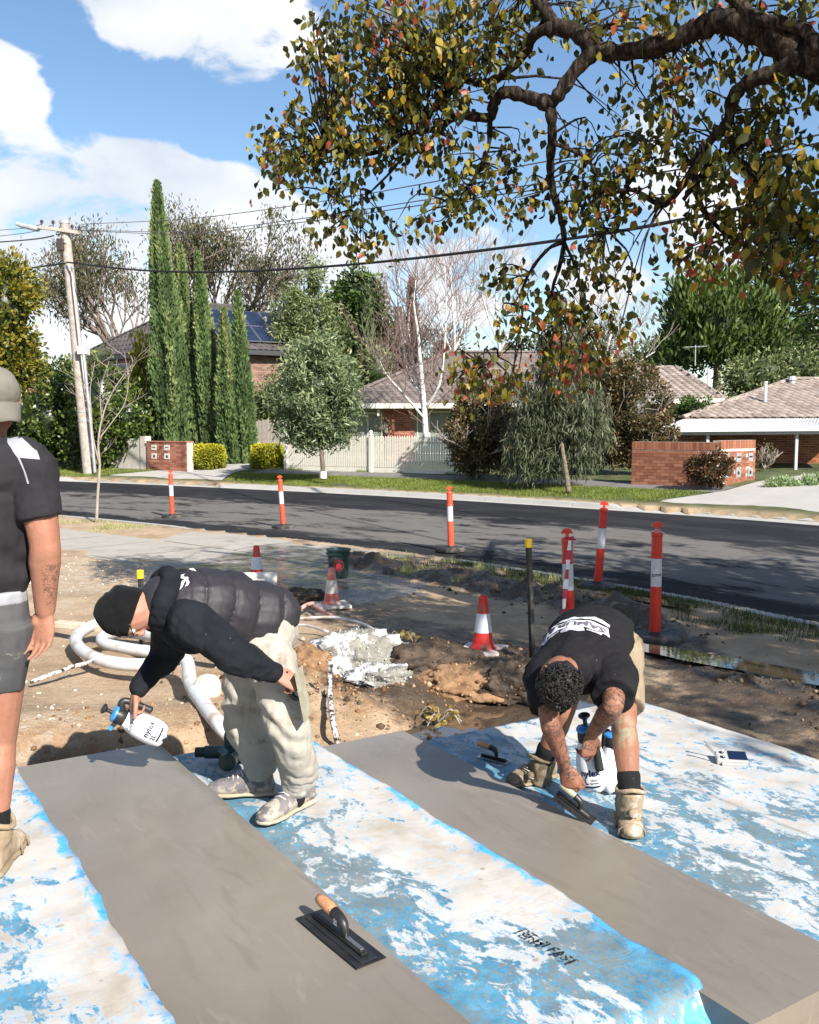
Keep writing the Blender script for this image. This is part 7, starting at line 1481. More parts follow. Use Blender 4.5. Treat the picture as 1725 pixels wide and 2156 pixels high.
def shoe(parent, ankle, heel, toe, zs, kind, upper, sole, hgt=.11, top=None, w_=.050):
    """heel and toe on the ground (x, y); boots get a taller collar"""
    h = Vector((heel[0], heel[1], zs)); t_ = Vector((toe[0], toe[1], zs)); d = (t_-h); L_ = d.length; d.normalize(); s_ = Z3.cross(d); ank = Vector(ankle)
    mb = MB(); P = lambda f_, z, o_=0: h+d*(L_*f_)+Z3*z+s_*o_
    mb.tube([P(.04, .055), P(.18, .060), P(.42, .058), P(.62, .050), P(.80, .044), P(.93, .036), P(.985, .030)], [(w_*.72, .045), (w_*.78, .052), (w_*.82, .054), (w_*.98, .044), (w_*1.02, .036), (w_*.8, .027), (w_*.4, .015)], 16, flat=s_)
    mb.ell(P(.12, .055), (w_*.75, w_*.75, .045)); mb.ell(P(.88, .035), (w_*.85, w_*.85, .026))
    c0 = P(.30, .08); mb.tube([c0, c0.lerp(ank, .5)+Z3*.0, ank] if top is None else [c0, P(.24, .12), ank, top], [(w_*.85, .072), (w_*.82, .060), (w_*.80, .056)] if top is None else [(w_*.90, .084), (w_*.92, .074), (w_*1.0, .066), (w_*1.08, .066)], 16, flat=s_)
    dsp = wrinkle(.004, 16, 3); o_ = organic('boot' if kind == 'boot' else 'shoe', mb, .006, 4, upper, parent, dsp)
    mb = MB(); mb.tube([P(-.005, .014), P(.02, .014), P(.25, .014), P(.45, .014), P(.65, .014), P(.82, .016), P(.94, .020), P(.995, .024)], [(w_*.35, .014), (w_*.80, .016), (w_*.86, .016), (w_*.82, .015), (w_*1.06, .016), (w_*1.04, .016), (w_*.85, .015), (w_*.3, .010)], 16, flat=s_); organic('sole', mb, .005, 2, sole, o_ if False else parent)
    if kind == 'runner':
        mb = MB()
        for k in range(6): q = .40+k*.065; a_ = P(q, .112-.055*k/6, .028); b2_ = P(q+.03, .118-.055*k/6, -.028); mb.tube([a_, a_.lerp(b2_, .5)+Z3*.010, b2_], .0032, 6)
        mb.obj('laces', 'dirty_white', parent, world=True, smooth=True)
    if kind == 'boot':
        q = ank.lerp(top, .15)+d*.074; mb = MB(); mb.lathe([(.021, -.01), (.021, .010), (.015, .016)], 14, Matrix.Translation(q) @ orient(d+Z3*.35).to_4x4()); mb.obj('lace_dial', upper, parent, world=True, smooth=True)
        mb = MB(); rg_ = [top+d*(.070*math.cos(a_))+s_*(w_*1.10*math.sin(a_))+Z3*(.012+.014*math.cos(2*a_)) for a_ in np.linspace(0, 6.283, 25)]; mb.tube(rg_, .011, 8); organic('collar', mb, .005, 2, upper, parent, wrinkle(.003, 20, 3))
        for f0_, z0_ in ((.60, .098), (.86, .068)):
            mb = MB(); mb.tube([P(f0_, .012, w_*1.06), P(f0_+.01, z0_*.62, w_*1.0), P(f0_+.02, z0_, w_*.45), P(f0_+.02, z0_, -w_*.45), P(f0_+.01, z0_*.62, -w_*1.0), P(f0_, .012, -w_*1.06)], .0045, 6); mb.obj('seam', sole, parent, world=True, smooth=True)
        mb = MB()
        for k in range(4): c_ = ank.lerp(P(.62, .10), .10+.25*k)+d*(.070-.035*k/3)+Z3*.004*k; mb.tube([c_+s_*.034, c_+d*.008+Z3*.006, c_-s_*.034], .0034, 6)
        mb.obj('laces', 'mortar_steel', parent, world=True, smooth=True)
    return o_
def project_mesh(me, C, ux, uy, nd, bvh, parent, mat, name, off=.0025, curve=0., sub=.016):
    bm = bmesh.new(); bm.from_mesh(me)
    bmesh.ops.triangulate(bm, faces=bm.faces); bad = []
    for _ in range(5):
        es = [e for e in bm.edges if e.calc_length() > sub]
        if not es: break
        bmesh.ops.subdivide_edges(bm, edges=es, cuts=1); bmesh.ops.triangulate(bm, faces=[q_ for q_ in bm.faces if len(q_.verts) > 3])
    for v in bm.verts:
        x, y = v.co.x, v.co.y+curve*v.co.x**2; P = C+ux*x+uy*y; h = bvh.ray_cast(P, nd, 2.0)
        if h[0] is None: bad.append(v); continue
        v.co = h[0]-nd*off-parent.location
    bmesh.ops.delete(bm, geom=bad, context='VERTS'); m2 = bpy.data.meshes.new(name); bm.to_mesh(m2); bm.free(); return link(name, m2, mat, parent)
def bvh_of(o_):
    me = o_.data; L0 = o_.parent.location; return BVHTree.FromPolygons([v.co+L0 for v in me.vertices], [tuple(p_.vertices) for p_ in me.polygons])
def poly_mesh(polys):
    mb = MB()
    for P in polys: mb.add([(x, y, 0) for x, y in P], [tuple(range(len(P)))])
    return mb.mesh('print')
def samurai(C, ux, uy, nd, bvh, parent, s=1., sc2=True, red=False):
    """arched shirt print: banner, lettering, crest"""
    cv = -1.1/s
    ban = [(-.17, .062), (-.10, .070), (0, .073), (.10, .070), (.17, .062), (.17, .084), (.10, .094), (0, .097), (-.10, .094), (-.17, .084)]
    if sc2:
        project_mesh(poly_mesh([[(-x*s*1.0, -y*s) for x, y in ban]]), C, ux, uy, nd, bvh, parent, 'white_print', 'print_banner', .002, cv*-.0)
        me = text_mesh('CONCRETE CONSTRUCTION', .017*s, 0); me.transform(Matrix.Translation((0, -.084*s, 0))); project_mesh(me, C, ux, uy, nd, bvh, parent, 'grey_print', 'print_text', .0035, .35)
    out = [(-.185, -.050), (-.165, .052), (0, .066), (.165, .052), (.185, -.050), (.12, -.042), (0, -.034), (-.12, -.042)]
    project_mesh(poly_mesh([[(x*s, -y*s*.9) for x, y in out]]), C, ux, uy, nd, bvh, parent, 'white_print', 'print_outline', .002)
    me = text_mesh('SAMURAI', .092*s, .004*s); me.transform(Matrix.Translation((0, -.012*s, 0)) @ Matrix.Diagonal((.84, .98, 1, 1))); project_mesh(me, C, ux, uy, nd, bvh, parent, 'print_violet', 'print_text', .004, .5, .02)
    crest = [[(-.05, .038), (-.062, .062), (-.03, .078), (0, .070), (.03, .078), (.062, .062), (.05, .038)], [(-.15, .045), (-.145, .064), (-.07, .056), (-.07, .048)], [(.15, .045), (.145, .064), (.07, .056), (.07, .048)]]
    project_mesh(poly_mesh([[(x*s, y*s) for x, y in P] for P in crest]), C, ux, uy, nd, bvh, parent, 'print_grey2', 'print_crest', .003)
    project_mesh(poly_mesh([[(-.03*s, .045*s), (-.015*s, .068*s), (0, .05*s), (.015*s, .068*s), (.03*s, .045*s), (0, .040*s)]]), C, ux, uy, nd, bvh, parent, 'white_print', 'print_crest', .005)
pmat('print_violet', (.03, .027, .035), (.20, .18, .22), 10, .7); pmat('grey_print', (.25, .25, .27), None, rough=.7); pmat('print_grey2', (.48, .45, .50), (.38, .35, .40), 20, .7); pmat('print_red', (.45, .05, .06), None, rough=.7)
def off_(P, **k): return Vector(P)

# ------------------------------------------------ worker in the beanie
f = Vector((-.88, -.47, 0)).normalized(); lf = Z3.cross(f)
pel = gy(540, 1308, 4.30); w1 = thing('person', 'person in black beanie and puffer vest bending over the tread spraying it', 'person', (-.62, 4.2, .335))
hipL = pel+lf*.080-Z3*.05; hipR = pel-lf*.080-Z3*.05
sp1 = gy(470, 1288, 4.20); sp2 = gy(400, 1282, 4.12); nk = gy(338, 1264, 4.05); hd = gy(276, 1287, 3.99)
shL = gy(396, 1306, 3.95); shR = gy(368, 1284, 4.28); elL = gy(494, 1378, 3.83); wrL = gy(580, 1417, 3.95); elR = gy(352, 1372, 4.38); wrR = gy(288, 1450, 4.22)
ankL = Vector((-.515, 4.20, .45)); ankR = Vector((-.72, 4.40, .45)); knL = gy(604, 1532, 4.10); knR = gy(508, 1512, 4.38)
hh = Vector((-.93, -.25, -.27)).normalized(); hf = Vector((.20, -.16, -.965)); hf = (hf-hh*hf.dot(hh)).normalized(); hsd = hh.cross(hf); HM = Matrix((hf, hsd, hh)).transposed()
mb = MB()
limb_(mb, [pel, sp1, sp2, nk], [.09, .09, .09, .06]); limb_(mb, [nk, hd-hh*.05], [.058, .055]); mb.ell(hd, (.094, .076, .112), HM); mb.ell(hd-hh*.065+hf*.035, (.055, .055, .055), HM); mb.ell(hd-hh*.09+hf*.066, (.030, .034, .026), HM)
mb.tube([hd+hf*.085+hh*.028, hd+hf*.104-hh*.004, hd+hf*.106-hh*.018, hd+hf*.088-hh*.026], [.010, .012, .014, .010], 10); mb.ell(hd+hf*.086-hh*.050, (.012, .024, .008), HM); mb.ell(hd+hf*.084+hh*.034, (.014, .045, .010), HM); mb.ell(hd+hf*.084-hh*.060, (.012, .020, .008), HM)
limb_(mb, [shL, elL], [.05, .042]); limb_(mb, [elL, wrL], [.042, .028]); limb_(mb, [shR, elR], [.05, .042]); limb_(mb, [elR, wrR], [.042, .027]); limb_(mb, [sp2, shL], [.06, .05]); limb_(mb, [sp2, shR], [.06, .05])
limb_(mb, [hipL, knL], [.07, .05]); limb_(mb, [knL, ankL], [.05, .035]); limb_(mb, [hipR, knR], [.07, .05]); limb_(mb, [knR, ankR], [.05, .035]); limb_(mb, [hipL, hipR], [.08, .08])
gripL = gy(606, 1440, 3.97); yL = (gripL-wrL).normalized(); hand_(mb, wrL+yL*.012, (.82, .30, -.48), (.35, .55, -.75), (.35, .45, .75), (1.15, 1.25, .7), 1.06, (.55, .75, .45), .9)
handR = gy(283, 1478, 4.22); hyR = (handR-wrR).normalized(); hand_(mb, wrR+hyR*.005, (-.28, .05, -.96), (.80, .38, -.30), (-.80, -.42, .20), (1.0, 1.35, .8), 1.02, (.9, .5, .0), .1)
organic('body', mb, .0052, 4, 'skin_a', w1, None, {'dirt': lambda c_: 0*c_[:, 0], 'tat': lambda c_: 0*c_[:, 0]})
# vest
mb = MB(); up_ = Vector((0, 0, 1))
limb_(mb, [pel+f*-.058+Z3*.02, pel+f*.07+Z3*.035, sp1+Z3*.015, sp2+Z3*.02, nk-f*.02+Z3*-.005], [(.172, .156), (.182, .170), (.188, .174), (.192, .164), (.13, .120)], 18, 5, flat=lf, round_=True)
ax_ = (nk-pel).normalized()
def quilt(co, no):
    t_ = (co-np.array(pel)) @ np.array(ax_); q = (t_+.05)/.135; w_ = .5+fbm(co[:, 0]*4, co[:, 1]*4, co[:, 2]*4, 2)*.5
    g = np.abs(np.sin(np.pi*(q+fbm(co[:, 1]*3, co[:, 2]*3, 0, 2)*.18)))**.28
    fine = fbm(co[:, 0]*22, co[:, 1]*9, co[:, 2]*9, 3)*.006
    return .024*(g-.82)*np.where(t_ > .40, .25, 1)+fine*1.2+.010*np.exp(-((q-np.round(q))/.16)**2)*fbm(co[:, 0]*14, co[:, 1]*40, co[:, 2]*40, 2)+wrinkle(.006, 7, 4)(co, no)*.8
vest = organic('puffer_vest', mb, .0075, 6, 'vest_nylon', w1, quilt)
# fleece sleeves, hood
def sleeve(nm, pts, rad, mat, parent, seed, amp=.007, f_=7): mb = MB(); limb_(mb, pts, rad, 16, 6); return organic(nm, mb, .007, 5, mat, parent, wrinkle(amp, f_, seed))
def dl(P, **k): return P
sleeve('sleeve', [sp2.lerp(shL, .55)+Z3*.0, shL+lf*.005, shL.lerp(elL, .5), elL, elL.lerp(wrL, .5), wrL-(wrL-elL).normalized()*.015], [.080, .098, .092, .080, .068, .046], 'black_fleece', w1, 2, .016, 7)
sleeve('sleeve', [sp2.lerp(shR, .5), shR, shR.lerp(elR, .5), elR, elR.lerp(wrR, .55), wrR+(elR-wrR).normalized()*.012], [.10, .10, .092, .080, .064, .050], 'black_fleece', w1, 5, .016, 7)
mb = MB()
for k in range(18): a_ = 2*math.pi*k/18; mb.ell(nk+hh*.012+(lf*math.cos(a_)*.098+(Z3-f*.15)*math.sin(a_)*.100)+Z3*.008-f*(.035*max(0, math.sin(a_))), (.050, .050, .044))
limb_(mb, [nk-f*.05+Z3*.06, nk-f*.10+Z3*.085], [.06, .05]); limb_(mb, [nk-f*.02-Z3*.0, nk+f*.03-Z3*.02], [.09, .08]); organic('hood', mb, .007, 6, 'black_fleece', w1, wrinkle(.010, 9, 8))
mb = MB(); limb_(mb, [sp2-Z3*.05, sp1-Z3*.03-f*.02], [(.15, .15), (.14, .15)], 16, 4, flat=lf); limb_(mb, [nk-Z3*.05, sp2-Z3*.06], [.09, .12]); organic('hoodie_front', mb, .008, 5, 'black_fleece', w1, wrinkle(.012, 6, 9))
# beanie
mb = MB(); mb.ell(hd+hh*.028-hf*.010, (.108, .090, .112), HM, 20, 14); mb.ell(hd+hh*.06-hf*.02, (.085, .078, .088), HM, 20, 14)
bp = np.array(hd)
def beanie_d(co, no): t_ = (co-bp) @ np.array(hh); return .007*np.sin((t_+.02*fbm(co[:, 0]*9, co[:, 1]*9, co[:, 2]*9, 2))*70)*(t_ < .07)*.6+wrinkle(.006, 11, 3)(co, no)
o_ = organic('beanie', mb, .005, 3, 'black_knit', w1, beanie_d)
bm = bmesh.new(); bm.from_mesh(o_.data); cut = hd-w1.location+hh*.040+hf*.095; bmesh.ops.bisect_plane(bm, geom=bm.verts[:]+bm.edges[:]+bm.faces[:], plane_co=cut, plane_no=(-hh*.82+hf*.57), clear_outer=True); bm.to_mesh(o_.data); bm.free()
sol = o_.modifiers.new('thickness', 'SOLIDIFY'); sol.thickness = .006; sol.offset = 0
# glasses
mb = MB()
for sg in (-1, 1):
    c0 = hd+hf*.104+hh*.016+hsd*(.033*sg); mb.tube([c0+hsd*(.024*math.cos(a_))+hh*(.018*math.sin(a_)) for a_ in np.linspace(0, 6.283, 17)], .0028, 6); mb.tube([c0+hsd*(.024*sg), hd+hsd*(.078*sg)+hh*.014+hf*.06, hd+hsd*(.082*sg)+hh*.008], .0026, 6)
gl = mb.obj('glasses', 'black_plastic', w1, world=True, smooth=True)
for sg in (-1, 1): mb = MB(); mb.ell(hd+hf*.082+hh*.014+hsd*(.031*sg), (.011, .012, .011), HM); e_ = mb.obj('eye', 'zinc_white', w1, world=True, smooth=True)
# trousers
mb = MB(); limb_(mb, [pel-f*.03+Z3*.0, pel+f*.08-Z3*.02], [(.140, .130), (.135, .13)], 18, 4, flat=lf); mb.ell(pel-f*.075+lf*.055-Z3*.045, (.105, .105, .12)); mb.ell(pel-f*.075-lf*.055-Z3*.045, (.105, .105, .12))
for h_, k_, a_ in ((hipL, knL, ankL), (hipR, knR, ankR)): limb_(mb, [h_-Z3*.03, h_.lerp(k_, .35)-f*.01, k_-f*.008, k_.lerp(a_, .5)-f*.022, a_+Z3*.06-f*.012, a_+Z3*.02], [.105, .112, .098, .090, .086, .072], 16, 6)
def trous(co, no):
    m_ = sst(.72, .50, co[:, 2]); st = np.abs(np.sin(co[:, 2]*52+co[:, 0]*9+fbm(co[:, 0]*8, co[:, 1]*8, co[:, 2]*5, 3)*5))**.5-.7; kn_ = np.exp(-((co[:, 2]-.80)/.14)**2)
    return m_*.009*st*np.clip(.5+1.8*fbm(co[:, 0]*6, co[:, 1]*6, co[:, 2]*8, 2), .1, 1.2)+wrinkle(.012, 5.5, 6, np.diag([1.9, 1.9, .5]))(co, no)+wrinkle(.005, 11, 2)(co, no)+kn_*.007*np.sin(co[:, 2]*60+co[:, 0]*30+fbm(co[:, 0]*6, co[:, 1]*6, co[:, 2]*6, 2)*6)
organic('trousers', mb, .0075, 5, 'cream_trouser', w1, trous)
for a_ in (ankL, ankR): mb = MB(); limb_(mb, [a_-Z3*.05, a_+Z3*.06], [.040, .044]); organic('sock', mb, .006, 2, 'black_sock', w1)
shoe(w1, ankL+Z3*.02, (-.455, 4.315), (-.66, 4.015), .345, 'runner', 'runner_grey', 'runner_sole', w_=.052); shoe(w1, ankR+Z3*.02, (-.64, 4.40), (-.965, 4.37), .345, 'runner', 'runner_grey', 'runner_sole', w_=.052)
bv = bvh_of(vest); C = gy(372, 1196, 4.13)+Z3*.3; ux_ = -lf; uy_ = f
me = text_mesh('SAMURAI', .075, .002); project_mesh(me, C, lf*-1, f*1.0, Vector((0, 0, -1)), bv, w1, 'white_print', 'print_text', .003, .4, .02)
me = poly_mesh([[(-.07, -.035), (-.05, .04), (-.03, .04), (-.05, -.035)], [(.06, -.03), (.08, .035), (.10, .035), (.08, -.03)]]); project_mesh(me, C, -lf, f, Vector((0, 0, -1)), bv, w1, 'print_red', 'print_stripe', .004)
me = poly_mesh([[(-.05, -.075), (.05, -.075), (.05, -.05), (-.05, -.05)]]); project_mesh(me, C, -lf, f, Vector((0, 0, -1)), bv, w1, 'white_print', 'print_tab', .003)
# steel float in his other hand
tc_ = gy(627, 1450, 4.02); trowel('steel float held upright in the beanie worker\'s rear hand', basis((-.95, .24, -.1), (.05, .20, -.95), gripL+Vector((.066, .006, -.046))), .27, .115, 'mortar_steel', 'black_plastic', sc=.85)

# ------------------------------------------------ tattooed worker in the black tee
f = Vector((-.32, -.95, 0)).normalized(); lf = Z3.cross(f)
w2 = thing('person', 'person with tattooed arms and dark hair bent forward in printed black tee', 'person', (1.0, 4.55, .19))
pel = gy(1262, 1350, 4.86); sp1 = gy(1247, 1345, 4.64); sp2 = gy(1228, 1378, 4.38); nk = gy(1205, 1408, 4.18); hd = gy(1176, 1432, 4.06)
shR = gy(1152, 1428, 4.27); shL = gy(1292, 1420, 4.22); elR = gy(1158, 1522, 4.12); wrR = gy(1190, 1612, 4.20); elL = gy(1291, 1486, 4.02); wrL = gy(1246, 1546, 4.22)
hipL = pel+lf*.10; hipR = pel-lf*.10; knL = gy(1314, 1532, 4.46); ankL = gy(1328, 1680, 4.34); knR = gy(1186, 1500, 4.80); ankR = gy(1140, 1610, 4.88)
hh = Vector((-.18, -.62, -.76)).normalized(); hf = Vector((-.42, .42, -.80)); hf = (hf-hh*hf.dot(hh)).normalized(); hsd = hh.cross(hf); HM = Matrix((hf, hsd, hh)).transposed()
mb = MB(); limb_(mb, [pel, sp1, sp2, nk], [.09, .09, .09, .06]); limb_(mb, [nk, hd-hh*.03], [.062, .060]); mb.ell(hd, (.092, .076, .112), HM); mb.ell(hd-hh*.06+hf*.035, (.055, .055, .055), HM); mb.ell(hd-hh*.09+hf*.066, (.030, .034, .026), HM)
mb.tube([hd+hf*.085+hh*.028, hd+hf*.104-hh*.004, hd+hf*.108-hh*.018, hd+hf*.088-hh*.026], [.010, .012, .014, .010], 10); mb.ell(hd+hf*.086-hh*.050, (.012, .024, .008), HM)
for sg in (-1, 1): mb.ell(hd+hsd*(.080*sg)-hf*.008-hh*.008, (.024, .011, .034), HM)
limb_(mb, [sp2, shL], [.07, .055]); limb_(mb, [sp2, shR], [.07, .055])
limb_(mb, [shR, shR.lerp(elR, .45), elR, elR.lerp(wrR, .3), wrR], [.058, .052, .044, .046, .029], 14, 5); limb_(mb, [shL, shL.lerp(elL, .45), elL, elL.lerp(wrL, .3), wrL], [.058, .054, .046, .048, .029], 14, 5)
limb_(mb, [hipL, hipR], [.10, .10])
limb_(mb, [hipL, hipL.lerp(knL, .5), knL+Z3*.02], [.095, .080, .062], 16, 5); limb_(mb, [knL, knL.lerp(ankL, .3)-f*.012, knL.lerp(ankL, .65), ankL], [.060, .064, .052, .042], 16, 5); mb.ell(knL+f*.018, (.050, .050, .055))
limb_(mb, [hipR, hipR.lerp(knR, .5), knR], [.095, .078, .060], 16, 5); limb_(mb, [knR, knR.lerp(ankR, .3)-f*.015, knR.lerp(ankR, .65), ankR], [.058, .062, .050, .040], 16, 5)
hand_(mb, wrR+(wrR-elR).normalized()*.004, (.25, -.10, -.95), (.45, .70, -.35), (.75, -.45, .10), (.55, .70, .4), 1.06, (.35, .9, .35), .7)
hand_(mb, wrL+(wrL-elL).normalized()*.004, (-.12, .05, -1), (-.45, .80, -.10), (.70, .35, -.1), (.75, .9, .5), 1.06, (.75, .7, .2), .5, curls=[(.35, .35, .2), (.75, .9, .5), (.8, .95, .5), (.85, 1.0, .5)])
def tatf(co):
    r_ = 0*co[:, 0]
    for A, B in ((elR, wrR), (shR, elR), (elL, wrL), (shL, elL)): d_, t_ = sdist(co, A, B); r_ = np.maximum(r_, (d_ < .075)*1.0)
    return r_
organic('body', mb, .0056, 4, 'skin_b', w2, None, {'dirt': lambda c_: np.clip(1.6-np.linalg.norm((c_-np.array(knL+f*.05)), axis=1)/.055, 0, 1), 'tat': tatf})
# tee: torso and sleeves in one garment
mb = MB(); limb_(mb, [pel-f*.05+Z3*.045, pel+f*.08+Z3*.04, sp1+Z3*.01, sp2-Z3*.005, nk-Z3*.015], [(.180, .135), (.190, .150), (.205, .155), (.205, .145), (.115, .088)], 20, 5, flat=lf)
for s_, e_ in ((shL, elL), (shR, elR)): limb_(mb, [sp2.lerp(s_, .55), s_-Z3*.0, s_.lerp(e_, .35), s_.lerp(e_, .72)], [.135, .108, .102, .098], 16, 5, round_=False)
limb_(mb, [shL.lerp(sp2, .1)+f*.0, shR.lerp(sp2, .1)], [.10, .10]); limb_(mb, [sp2-Z3*.09, sp1-Z3*.09], [(.16, .09), (.16, .09)], 16, 4, flat=lf)
tee = organic('tee_shirt', mb, .0075, 7, 'black_tee', w2, lambda co, no: wrinkle(.017, 4.6, 3, np.diag([.7, 1.3, 1.3]))(co, no)+wrinkle(.006, 11, 5)(co, no)+.005*np.sin(((co-np.array(shL)) @ np.array((.7, .3, .6)))*55+fbm(co[:, 0]*5, co[:, 1]*5, co[:, 2]*5, 2)*5)*np.exp(-(np.linalg.norm(co-np.array(shL.lerp(sp2, .3)), axis=1)/.14)**2))
bv = bvh_of(tee); C = gy(1214, 1350, 4.40)+Z3*.35+f*.03; samurai(C, (-lf+Z3*0), f, Vector((0, .12, -1)).normalized(), bv, w2, .92)
# shorts
mb = MB(); limb_(mb, [pel-f*.06+Z3*.02, pel+f*.06], [(.175, .15), (.165, .14)], 18, 4, flat=lf)
for h_, k_ in ((hipL, knL), (hipR, knR)): limb_(mb, [h_, h_.lerp(k_, .4), h_.lerp(k_, .78)], [.128, .118, .110], 16, 5, round_=False)
organic('shorts', mb, .0075, 5, 'khaki_shorts', w2, wrinkle(.010, 6, 4))
mb = MB(); q = gy(1340, 1432, 4.42); mb.box((q.x-.010, q.y-.004, q.z-.016), (q.x+.010, q.y, q.z+.016)); pmat('label_green', (.16, .30, .03), None, rough=.6); mb.obj('shorts_label', 'label_green', w2, world=True)
# hair
mb = MB(); HC = hd+hh*.022-hf*.016; mb.ell(HC, (.098, .085, .106), HM, 20, 14); hr = organic('hair', mb, .005, 2, 'hair_black', w2, wrinkle(.006, 20, 2)); rh = random.Random(4); mb = MB()
for k in range(900):
    d = Vector((rh.gauss(0, 1), rh.gauss(0, 1), rh.gauss(0, 1))).normalized()
    if d.x > .55 or d.z < -.42: continue
    q = HC+HM @ Vector((d.x*.098, d.y*.085, d.z*.106)); n_ = (HM @ d).normalized(); t1 = orient(n_).col[0]; t2 = n_.cross(t1); a0 = rh.random()*6.28; L_ = rh.uniform(.012, .026); tw_ = rh.uniform(2.5, 5)*rh.choice((-1, 1)); fw_ = t1*math.cos(a0)+t2*math.sin(a0); rr_ = rh.uniform(.004, .009)
    pts = [q+n_*(.002+.012*math.sin(min(1, u)*2.6))+fw_*(L_*u)+(t1*math.cos(a0+tw_*u)+t2*math.sin(a0+tw_*u))*rr_ for u in (0, .25, .5, .75, 1)]; mb.tube(pts, [.003, .0034, .003, .0024, .001], 5, caps=False)
mb.obj('curls', 'hair_black', hr, smooth=True, world=False).location = -w2.location
mb = MB(); e_ = hd+hsd*(.088)-hh*.04-hf*.005; mb.ell(e_, (.006, .006, .008)); mb.obj('earring', 'gold', w2, world=True, smooth=True)
mb = MB()
for sg in (-1, 1): mb.tube([hd+hsd*(.084*sg)-hf*.01, hd+hsd*(.080*sg)+hf*.05+hh*.01, hd+hsd*(.055*sg)+hf*.095+hh*.012], .004, 6); mb.ell(hd+hsd*(.033*sg)+hf*.098+hh*.012, (.008, .028, .020), HM)
mb.obj('sunglasses', 'black_plastic', w2, world=True, smooth=True)
# socks, boots
for a_, k_ in ((ankL, knL), (ankR, knR)): mb = MB(); d_ = (k_-a_).normalized(); limb_(mb, [a_-d_*.02, a_+d_*.10], [.046, .058]); organic('sock', mb, .006, 2, 'black_sock', w2)
bL = gz(1327, 1762, .19); shoe(w2, ankL-Z3*.06, (bL.x+.02, bL.y+.24), (bL.x-.0, bL.y-.06), .192, 'boot', 'boot_suede', 'boot_sole', top=ankL+Z3*.035, w_=.058)
bR = gz(1075, 1660, .19); bR2 = gz(1165, 1635, .19); shoe(w2, ankR-Z3*.06, (bR2.x+.01, bR2.y), (bR.x-.01, bR.y), .192, 'boot', 'boot_dark', 'boot_sole', top=ankR+Z3*.035, w_=.057)
# trowel in his hand
tA = gy(1196, 1622, 4.17); tB = gy(1243, 1692, 4.13); trowel('mortar crusted trowel held just above the film by the tattooed hand', basis((.35, -.35, .87), tB-tA, wrR+Vector((.022, -.01, -.09))+(tB-tA).normalized()*.075-Vector((.35, -.35, .87)).normalized()*.058), .24, .10, 'steel_dark', 'mortar_steel', sc=.85)

# ------------------------------------------------ man at the left edge
f = Vector((-.10, 1, 0)).normalized(); lf = Z3.cross(f); Y = 3.34; g3 = lambda x, y, d=0: gy(x, y, Y+d)
w3 = thing('person', 'standing person seen from behind at left edge in cap and dark polo', 'person', (-1.50, 3.34, .48))
pel = g3(-48, 1300); chest = g3(-48, 1040); nk = g3(-30, 905, .02); hd = g3(-14, 848, .05); shR = g3(66, 978); elR = g3(94, 1142, -.03); wrR = g3(95, 1285, .02); hipR = g3(6, 1318); knR = g3(-4, 1560, .03); ankR = g3(-10, 1735, -.02); hipL = g3(-100, 1318); knL = g3(-105, 1560, .05); ankL = g3(-108, 1740, .08)
shL = g3(-160, 978); elL = g3(-190, 1142); wrL = g3(-195, 1285)
mb = MB(); limb_(mb, [pel, chest, nk], [.08, .10, .07]); limb_(mb, [nk, hd], [.066, .062]); hh = Vector((.03, -.08, 1)).normalized(); hf = Vector((-.55, .82, 0)).normalized(); hsd = hh.cross(hf); HM = Matrix((hf, hsd, hh)).transposed()
mb.ell(hd, (.096, .078, .115), HM); mb.ell(hd-hh*.07+hf*.035, (.058, .058, .055), HM); mb.tube([hd+hf*.088+hh*.025, hd+hf*.110-hh*.010, hd+hf*.09-hh*.026], [.010, .014, .010], 10)
for sg in (-1, 1): mb.tube([hd+hsd*(.080*sg)+hh*(.030*math.cos(a_))-hf*(.016*math.sin(a_)+.008) for a_ in np.linspace(-.4, 3.4, 9)], .010, 8); mb.ell(hd+hsd*(.082*sg)-hf*.012-hh*.004, (.024, .010, .034), HM)
for s_, e_, w_ in ((shR, elR, wrR), (shL, elL, wrL)): limb_(mb, [s_, s_.lerp(e_, .45), e_, e_.lerp(w_, .3), w_], [.066, .063, .053, .055, .036], 16, 5); limb_(mb, [chest.lerp(s_, .4), s_], [.10, .066])
for h_, k_, a_ in ((hipR, knR, ankR), (hipL, knL, ankL)): limb_(mb, [h_-Z3*.05, h_.lerp(k_, .5), k_], [.07, .084, .064], 16, 5); limb_(mb, [k_, k_.lerp(a_, .3)-f*.018, k_.lerp(a_, .65)-f*.005, a_], [.062, .069, .055, .043], 16, 5)
hand_(mb, wrR+(wrR-elR).normalized()*.005, (-.10, -.10, -1), (-.25, -1, .05), (-.9, .25, .1), (.30, .45, .35), 1.12, (.30, .95, .20), .25); hand_(mb, wrL, (0, 0, -1), (0, -1, 0), (1, 0, 0), (.3, .4, .3), 1.1)
def tatc(co): d_, t_ = sdist(co, elR, wrR); return ((d_ < .07) & (t_ > .25) & (co[:, 0] > float(elR.x)-.005) & (t_ < .9))*.8
organic('body', mb, .0058, 4, 'skin_c', w3, None, {'dirt': lambda c_: 0*c_[:, 0], 'tat': tatc})
mb = MB(); limb_(mb, [pel+Z3*.085, pel.lerp(chest, .45), chest, nk-Z3*.055], [(.185, .125), (.182, .125), (.205, .140), (.10, .085)], 20, 5, flat=lf, round_=False)
for s_, e_ in ((shR, elR), (shL, elL)): limb_(mb, [chest.lerp(s_, .5)+Z3*.03, s_-Z3*.005, s_.lerp(e_, .35), s_.lerp(e_, .70)], [.125, .090, .086, .084], 16, 5, round_=False)
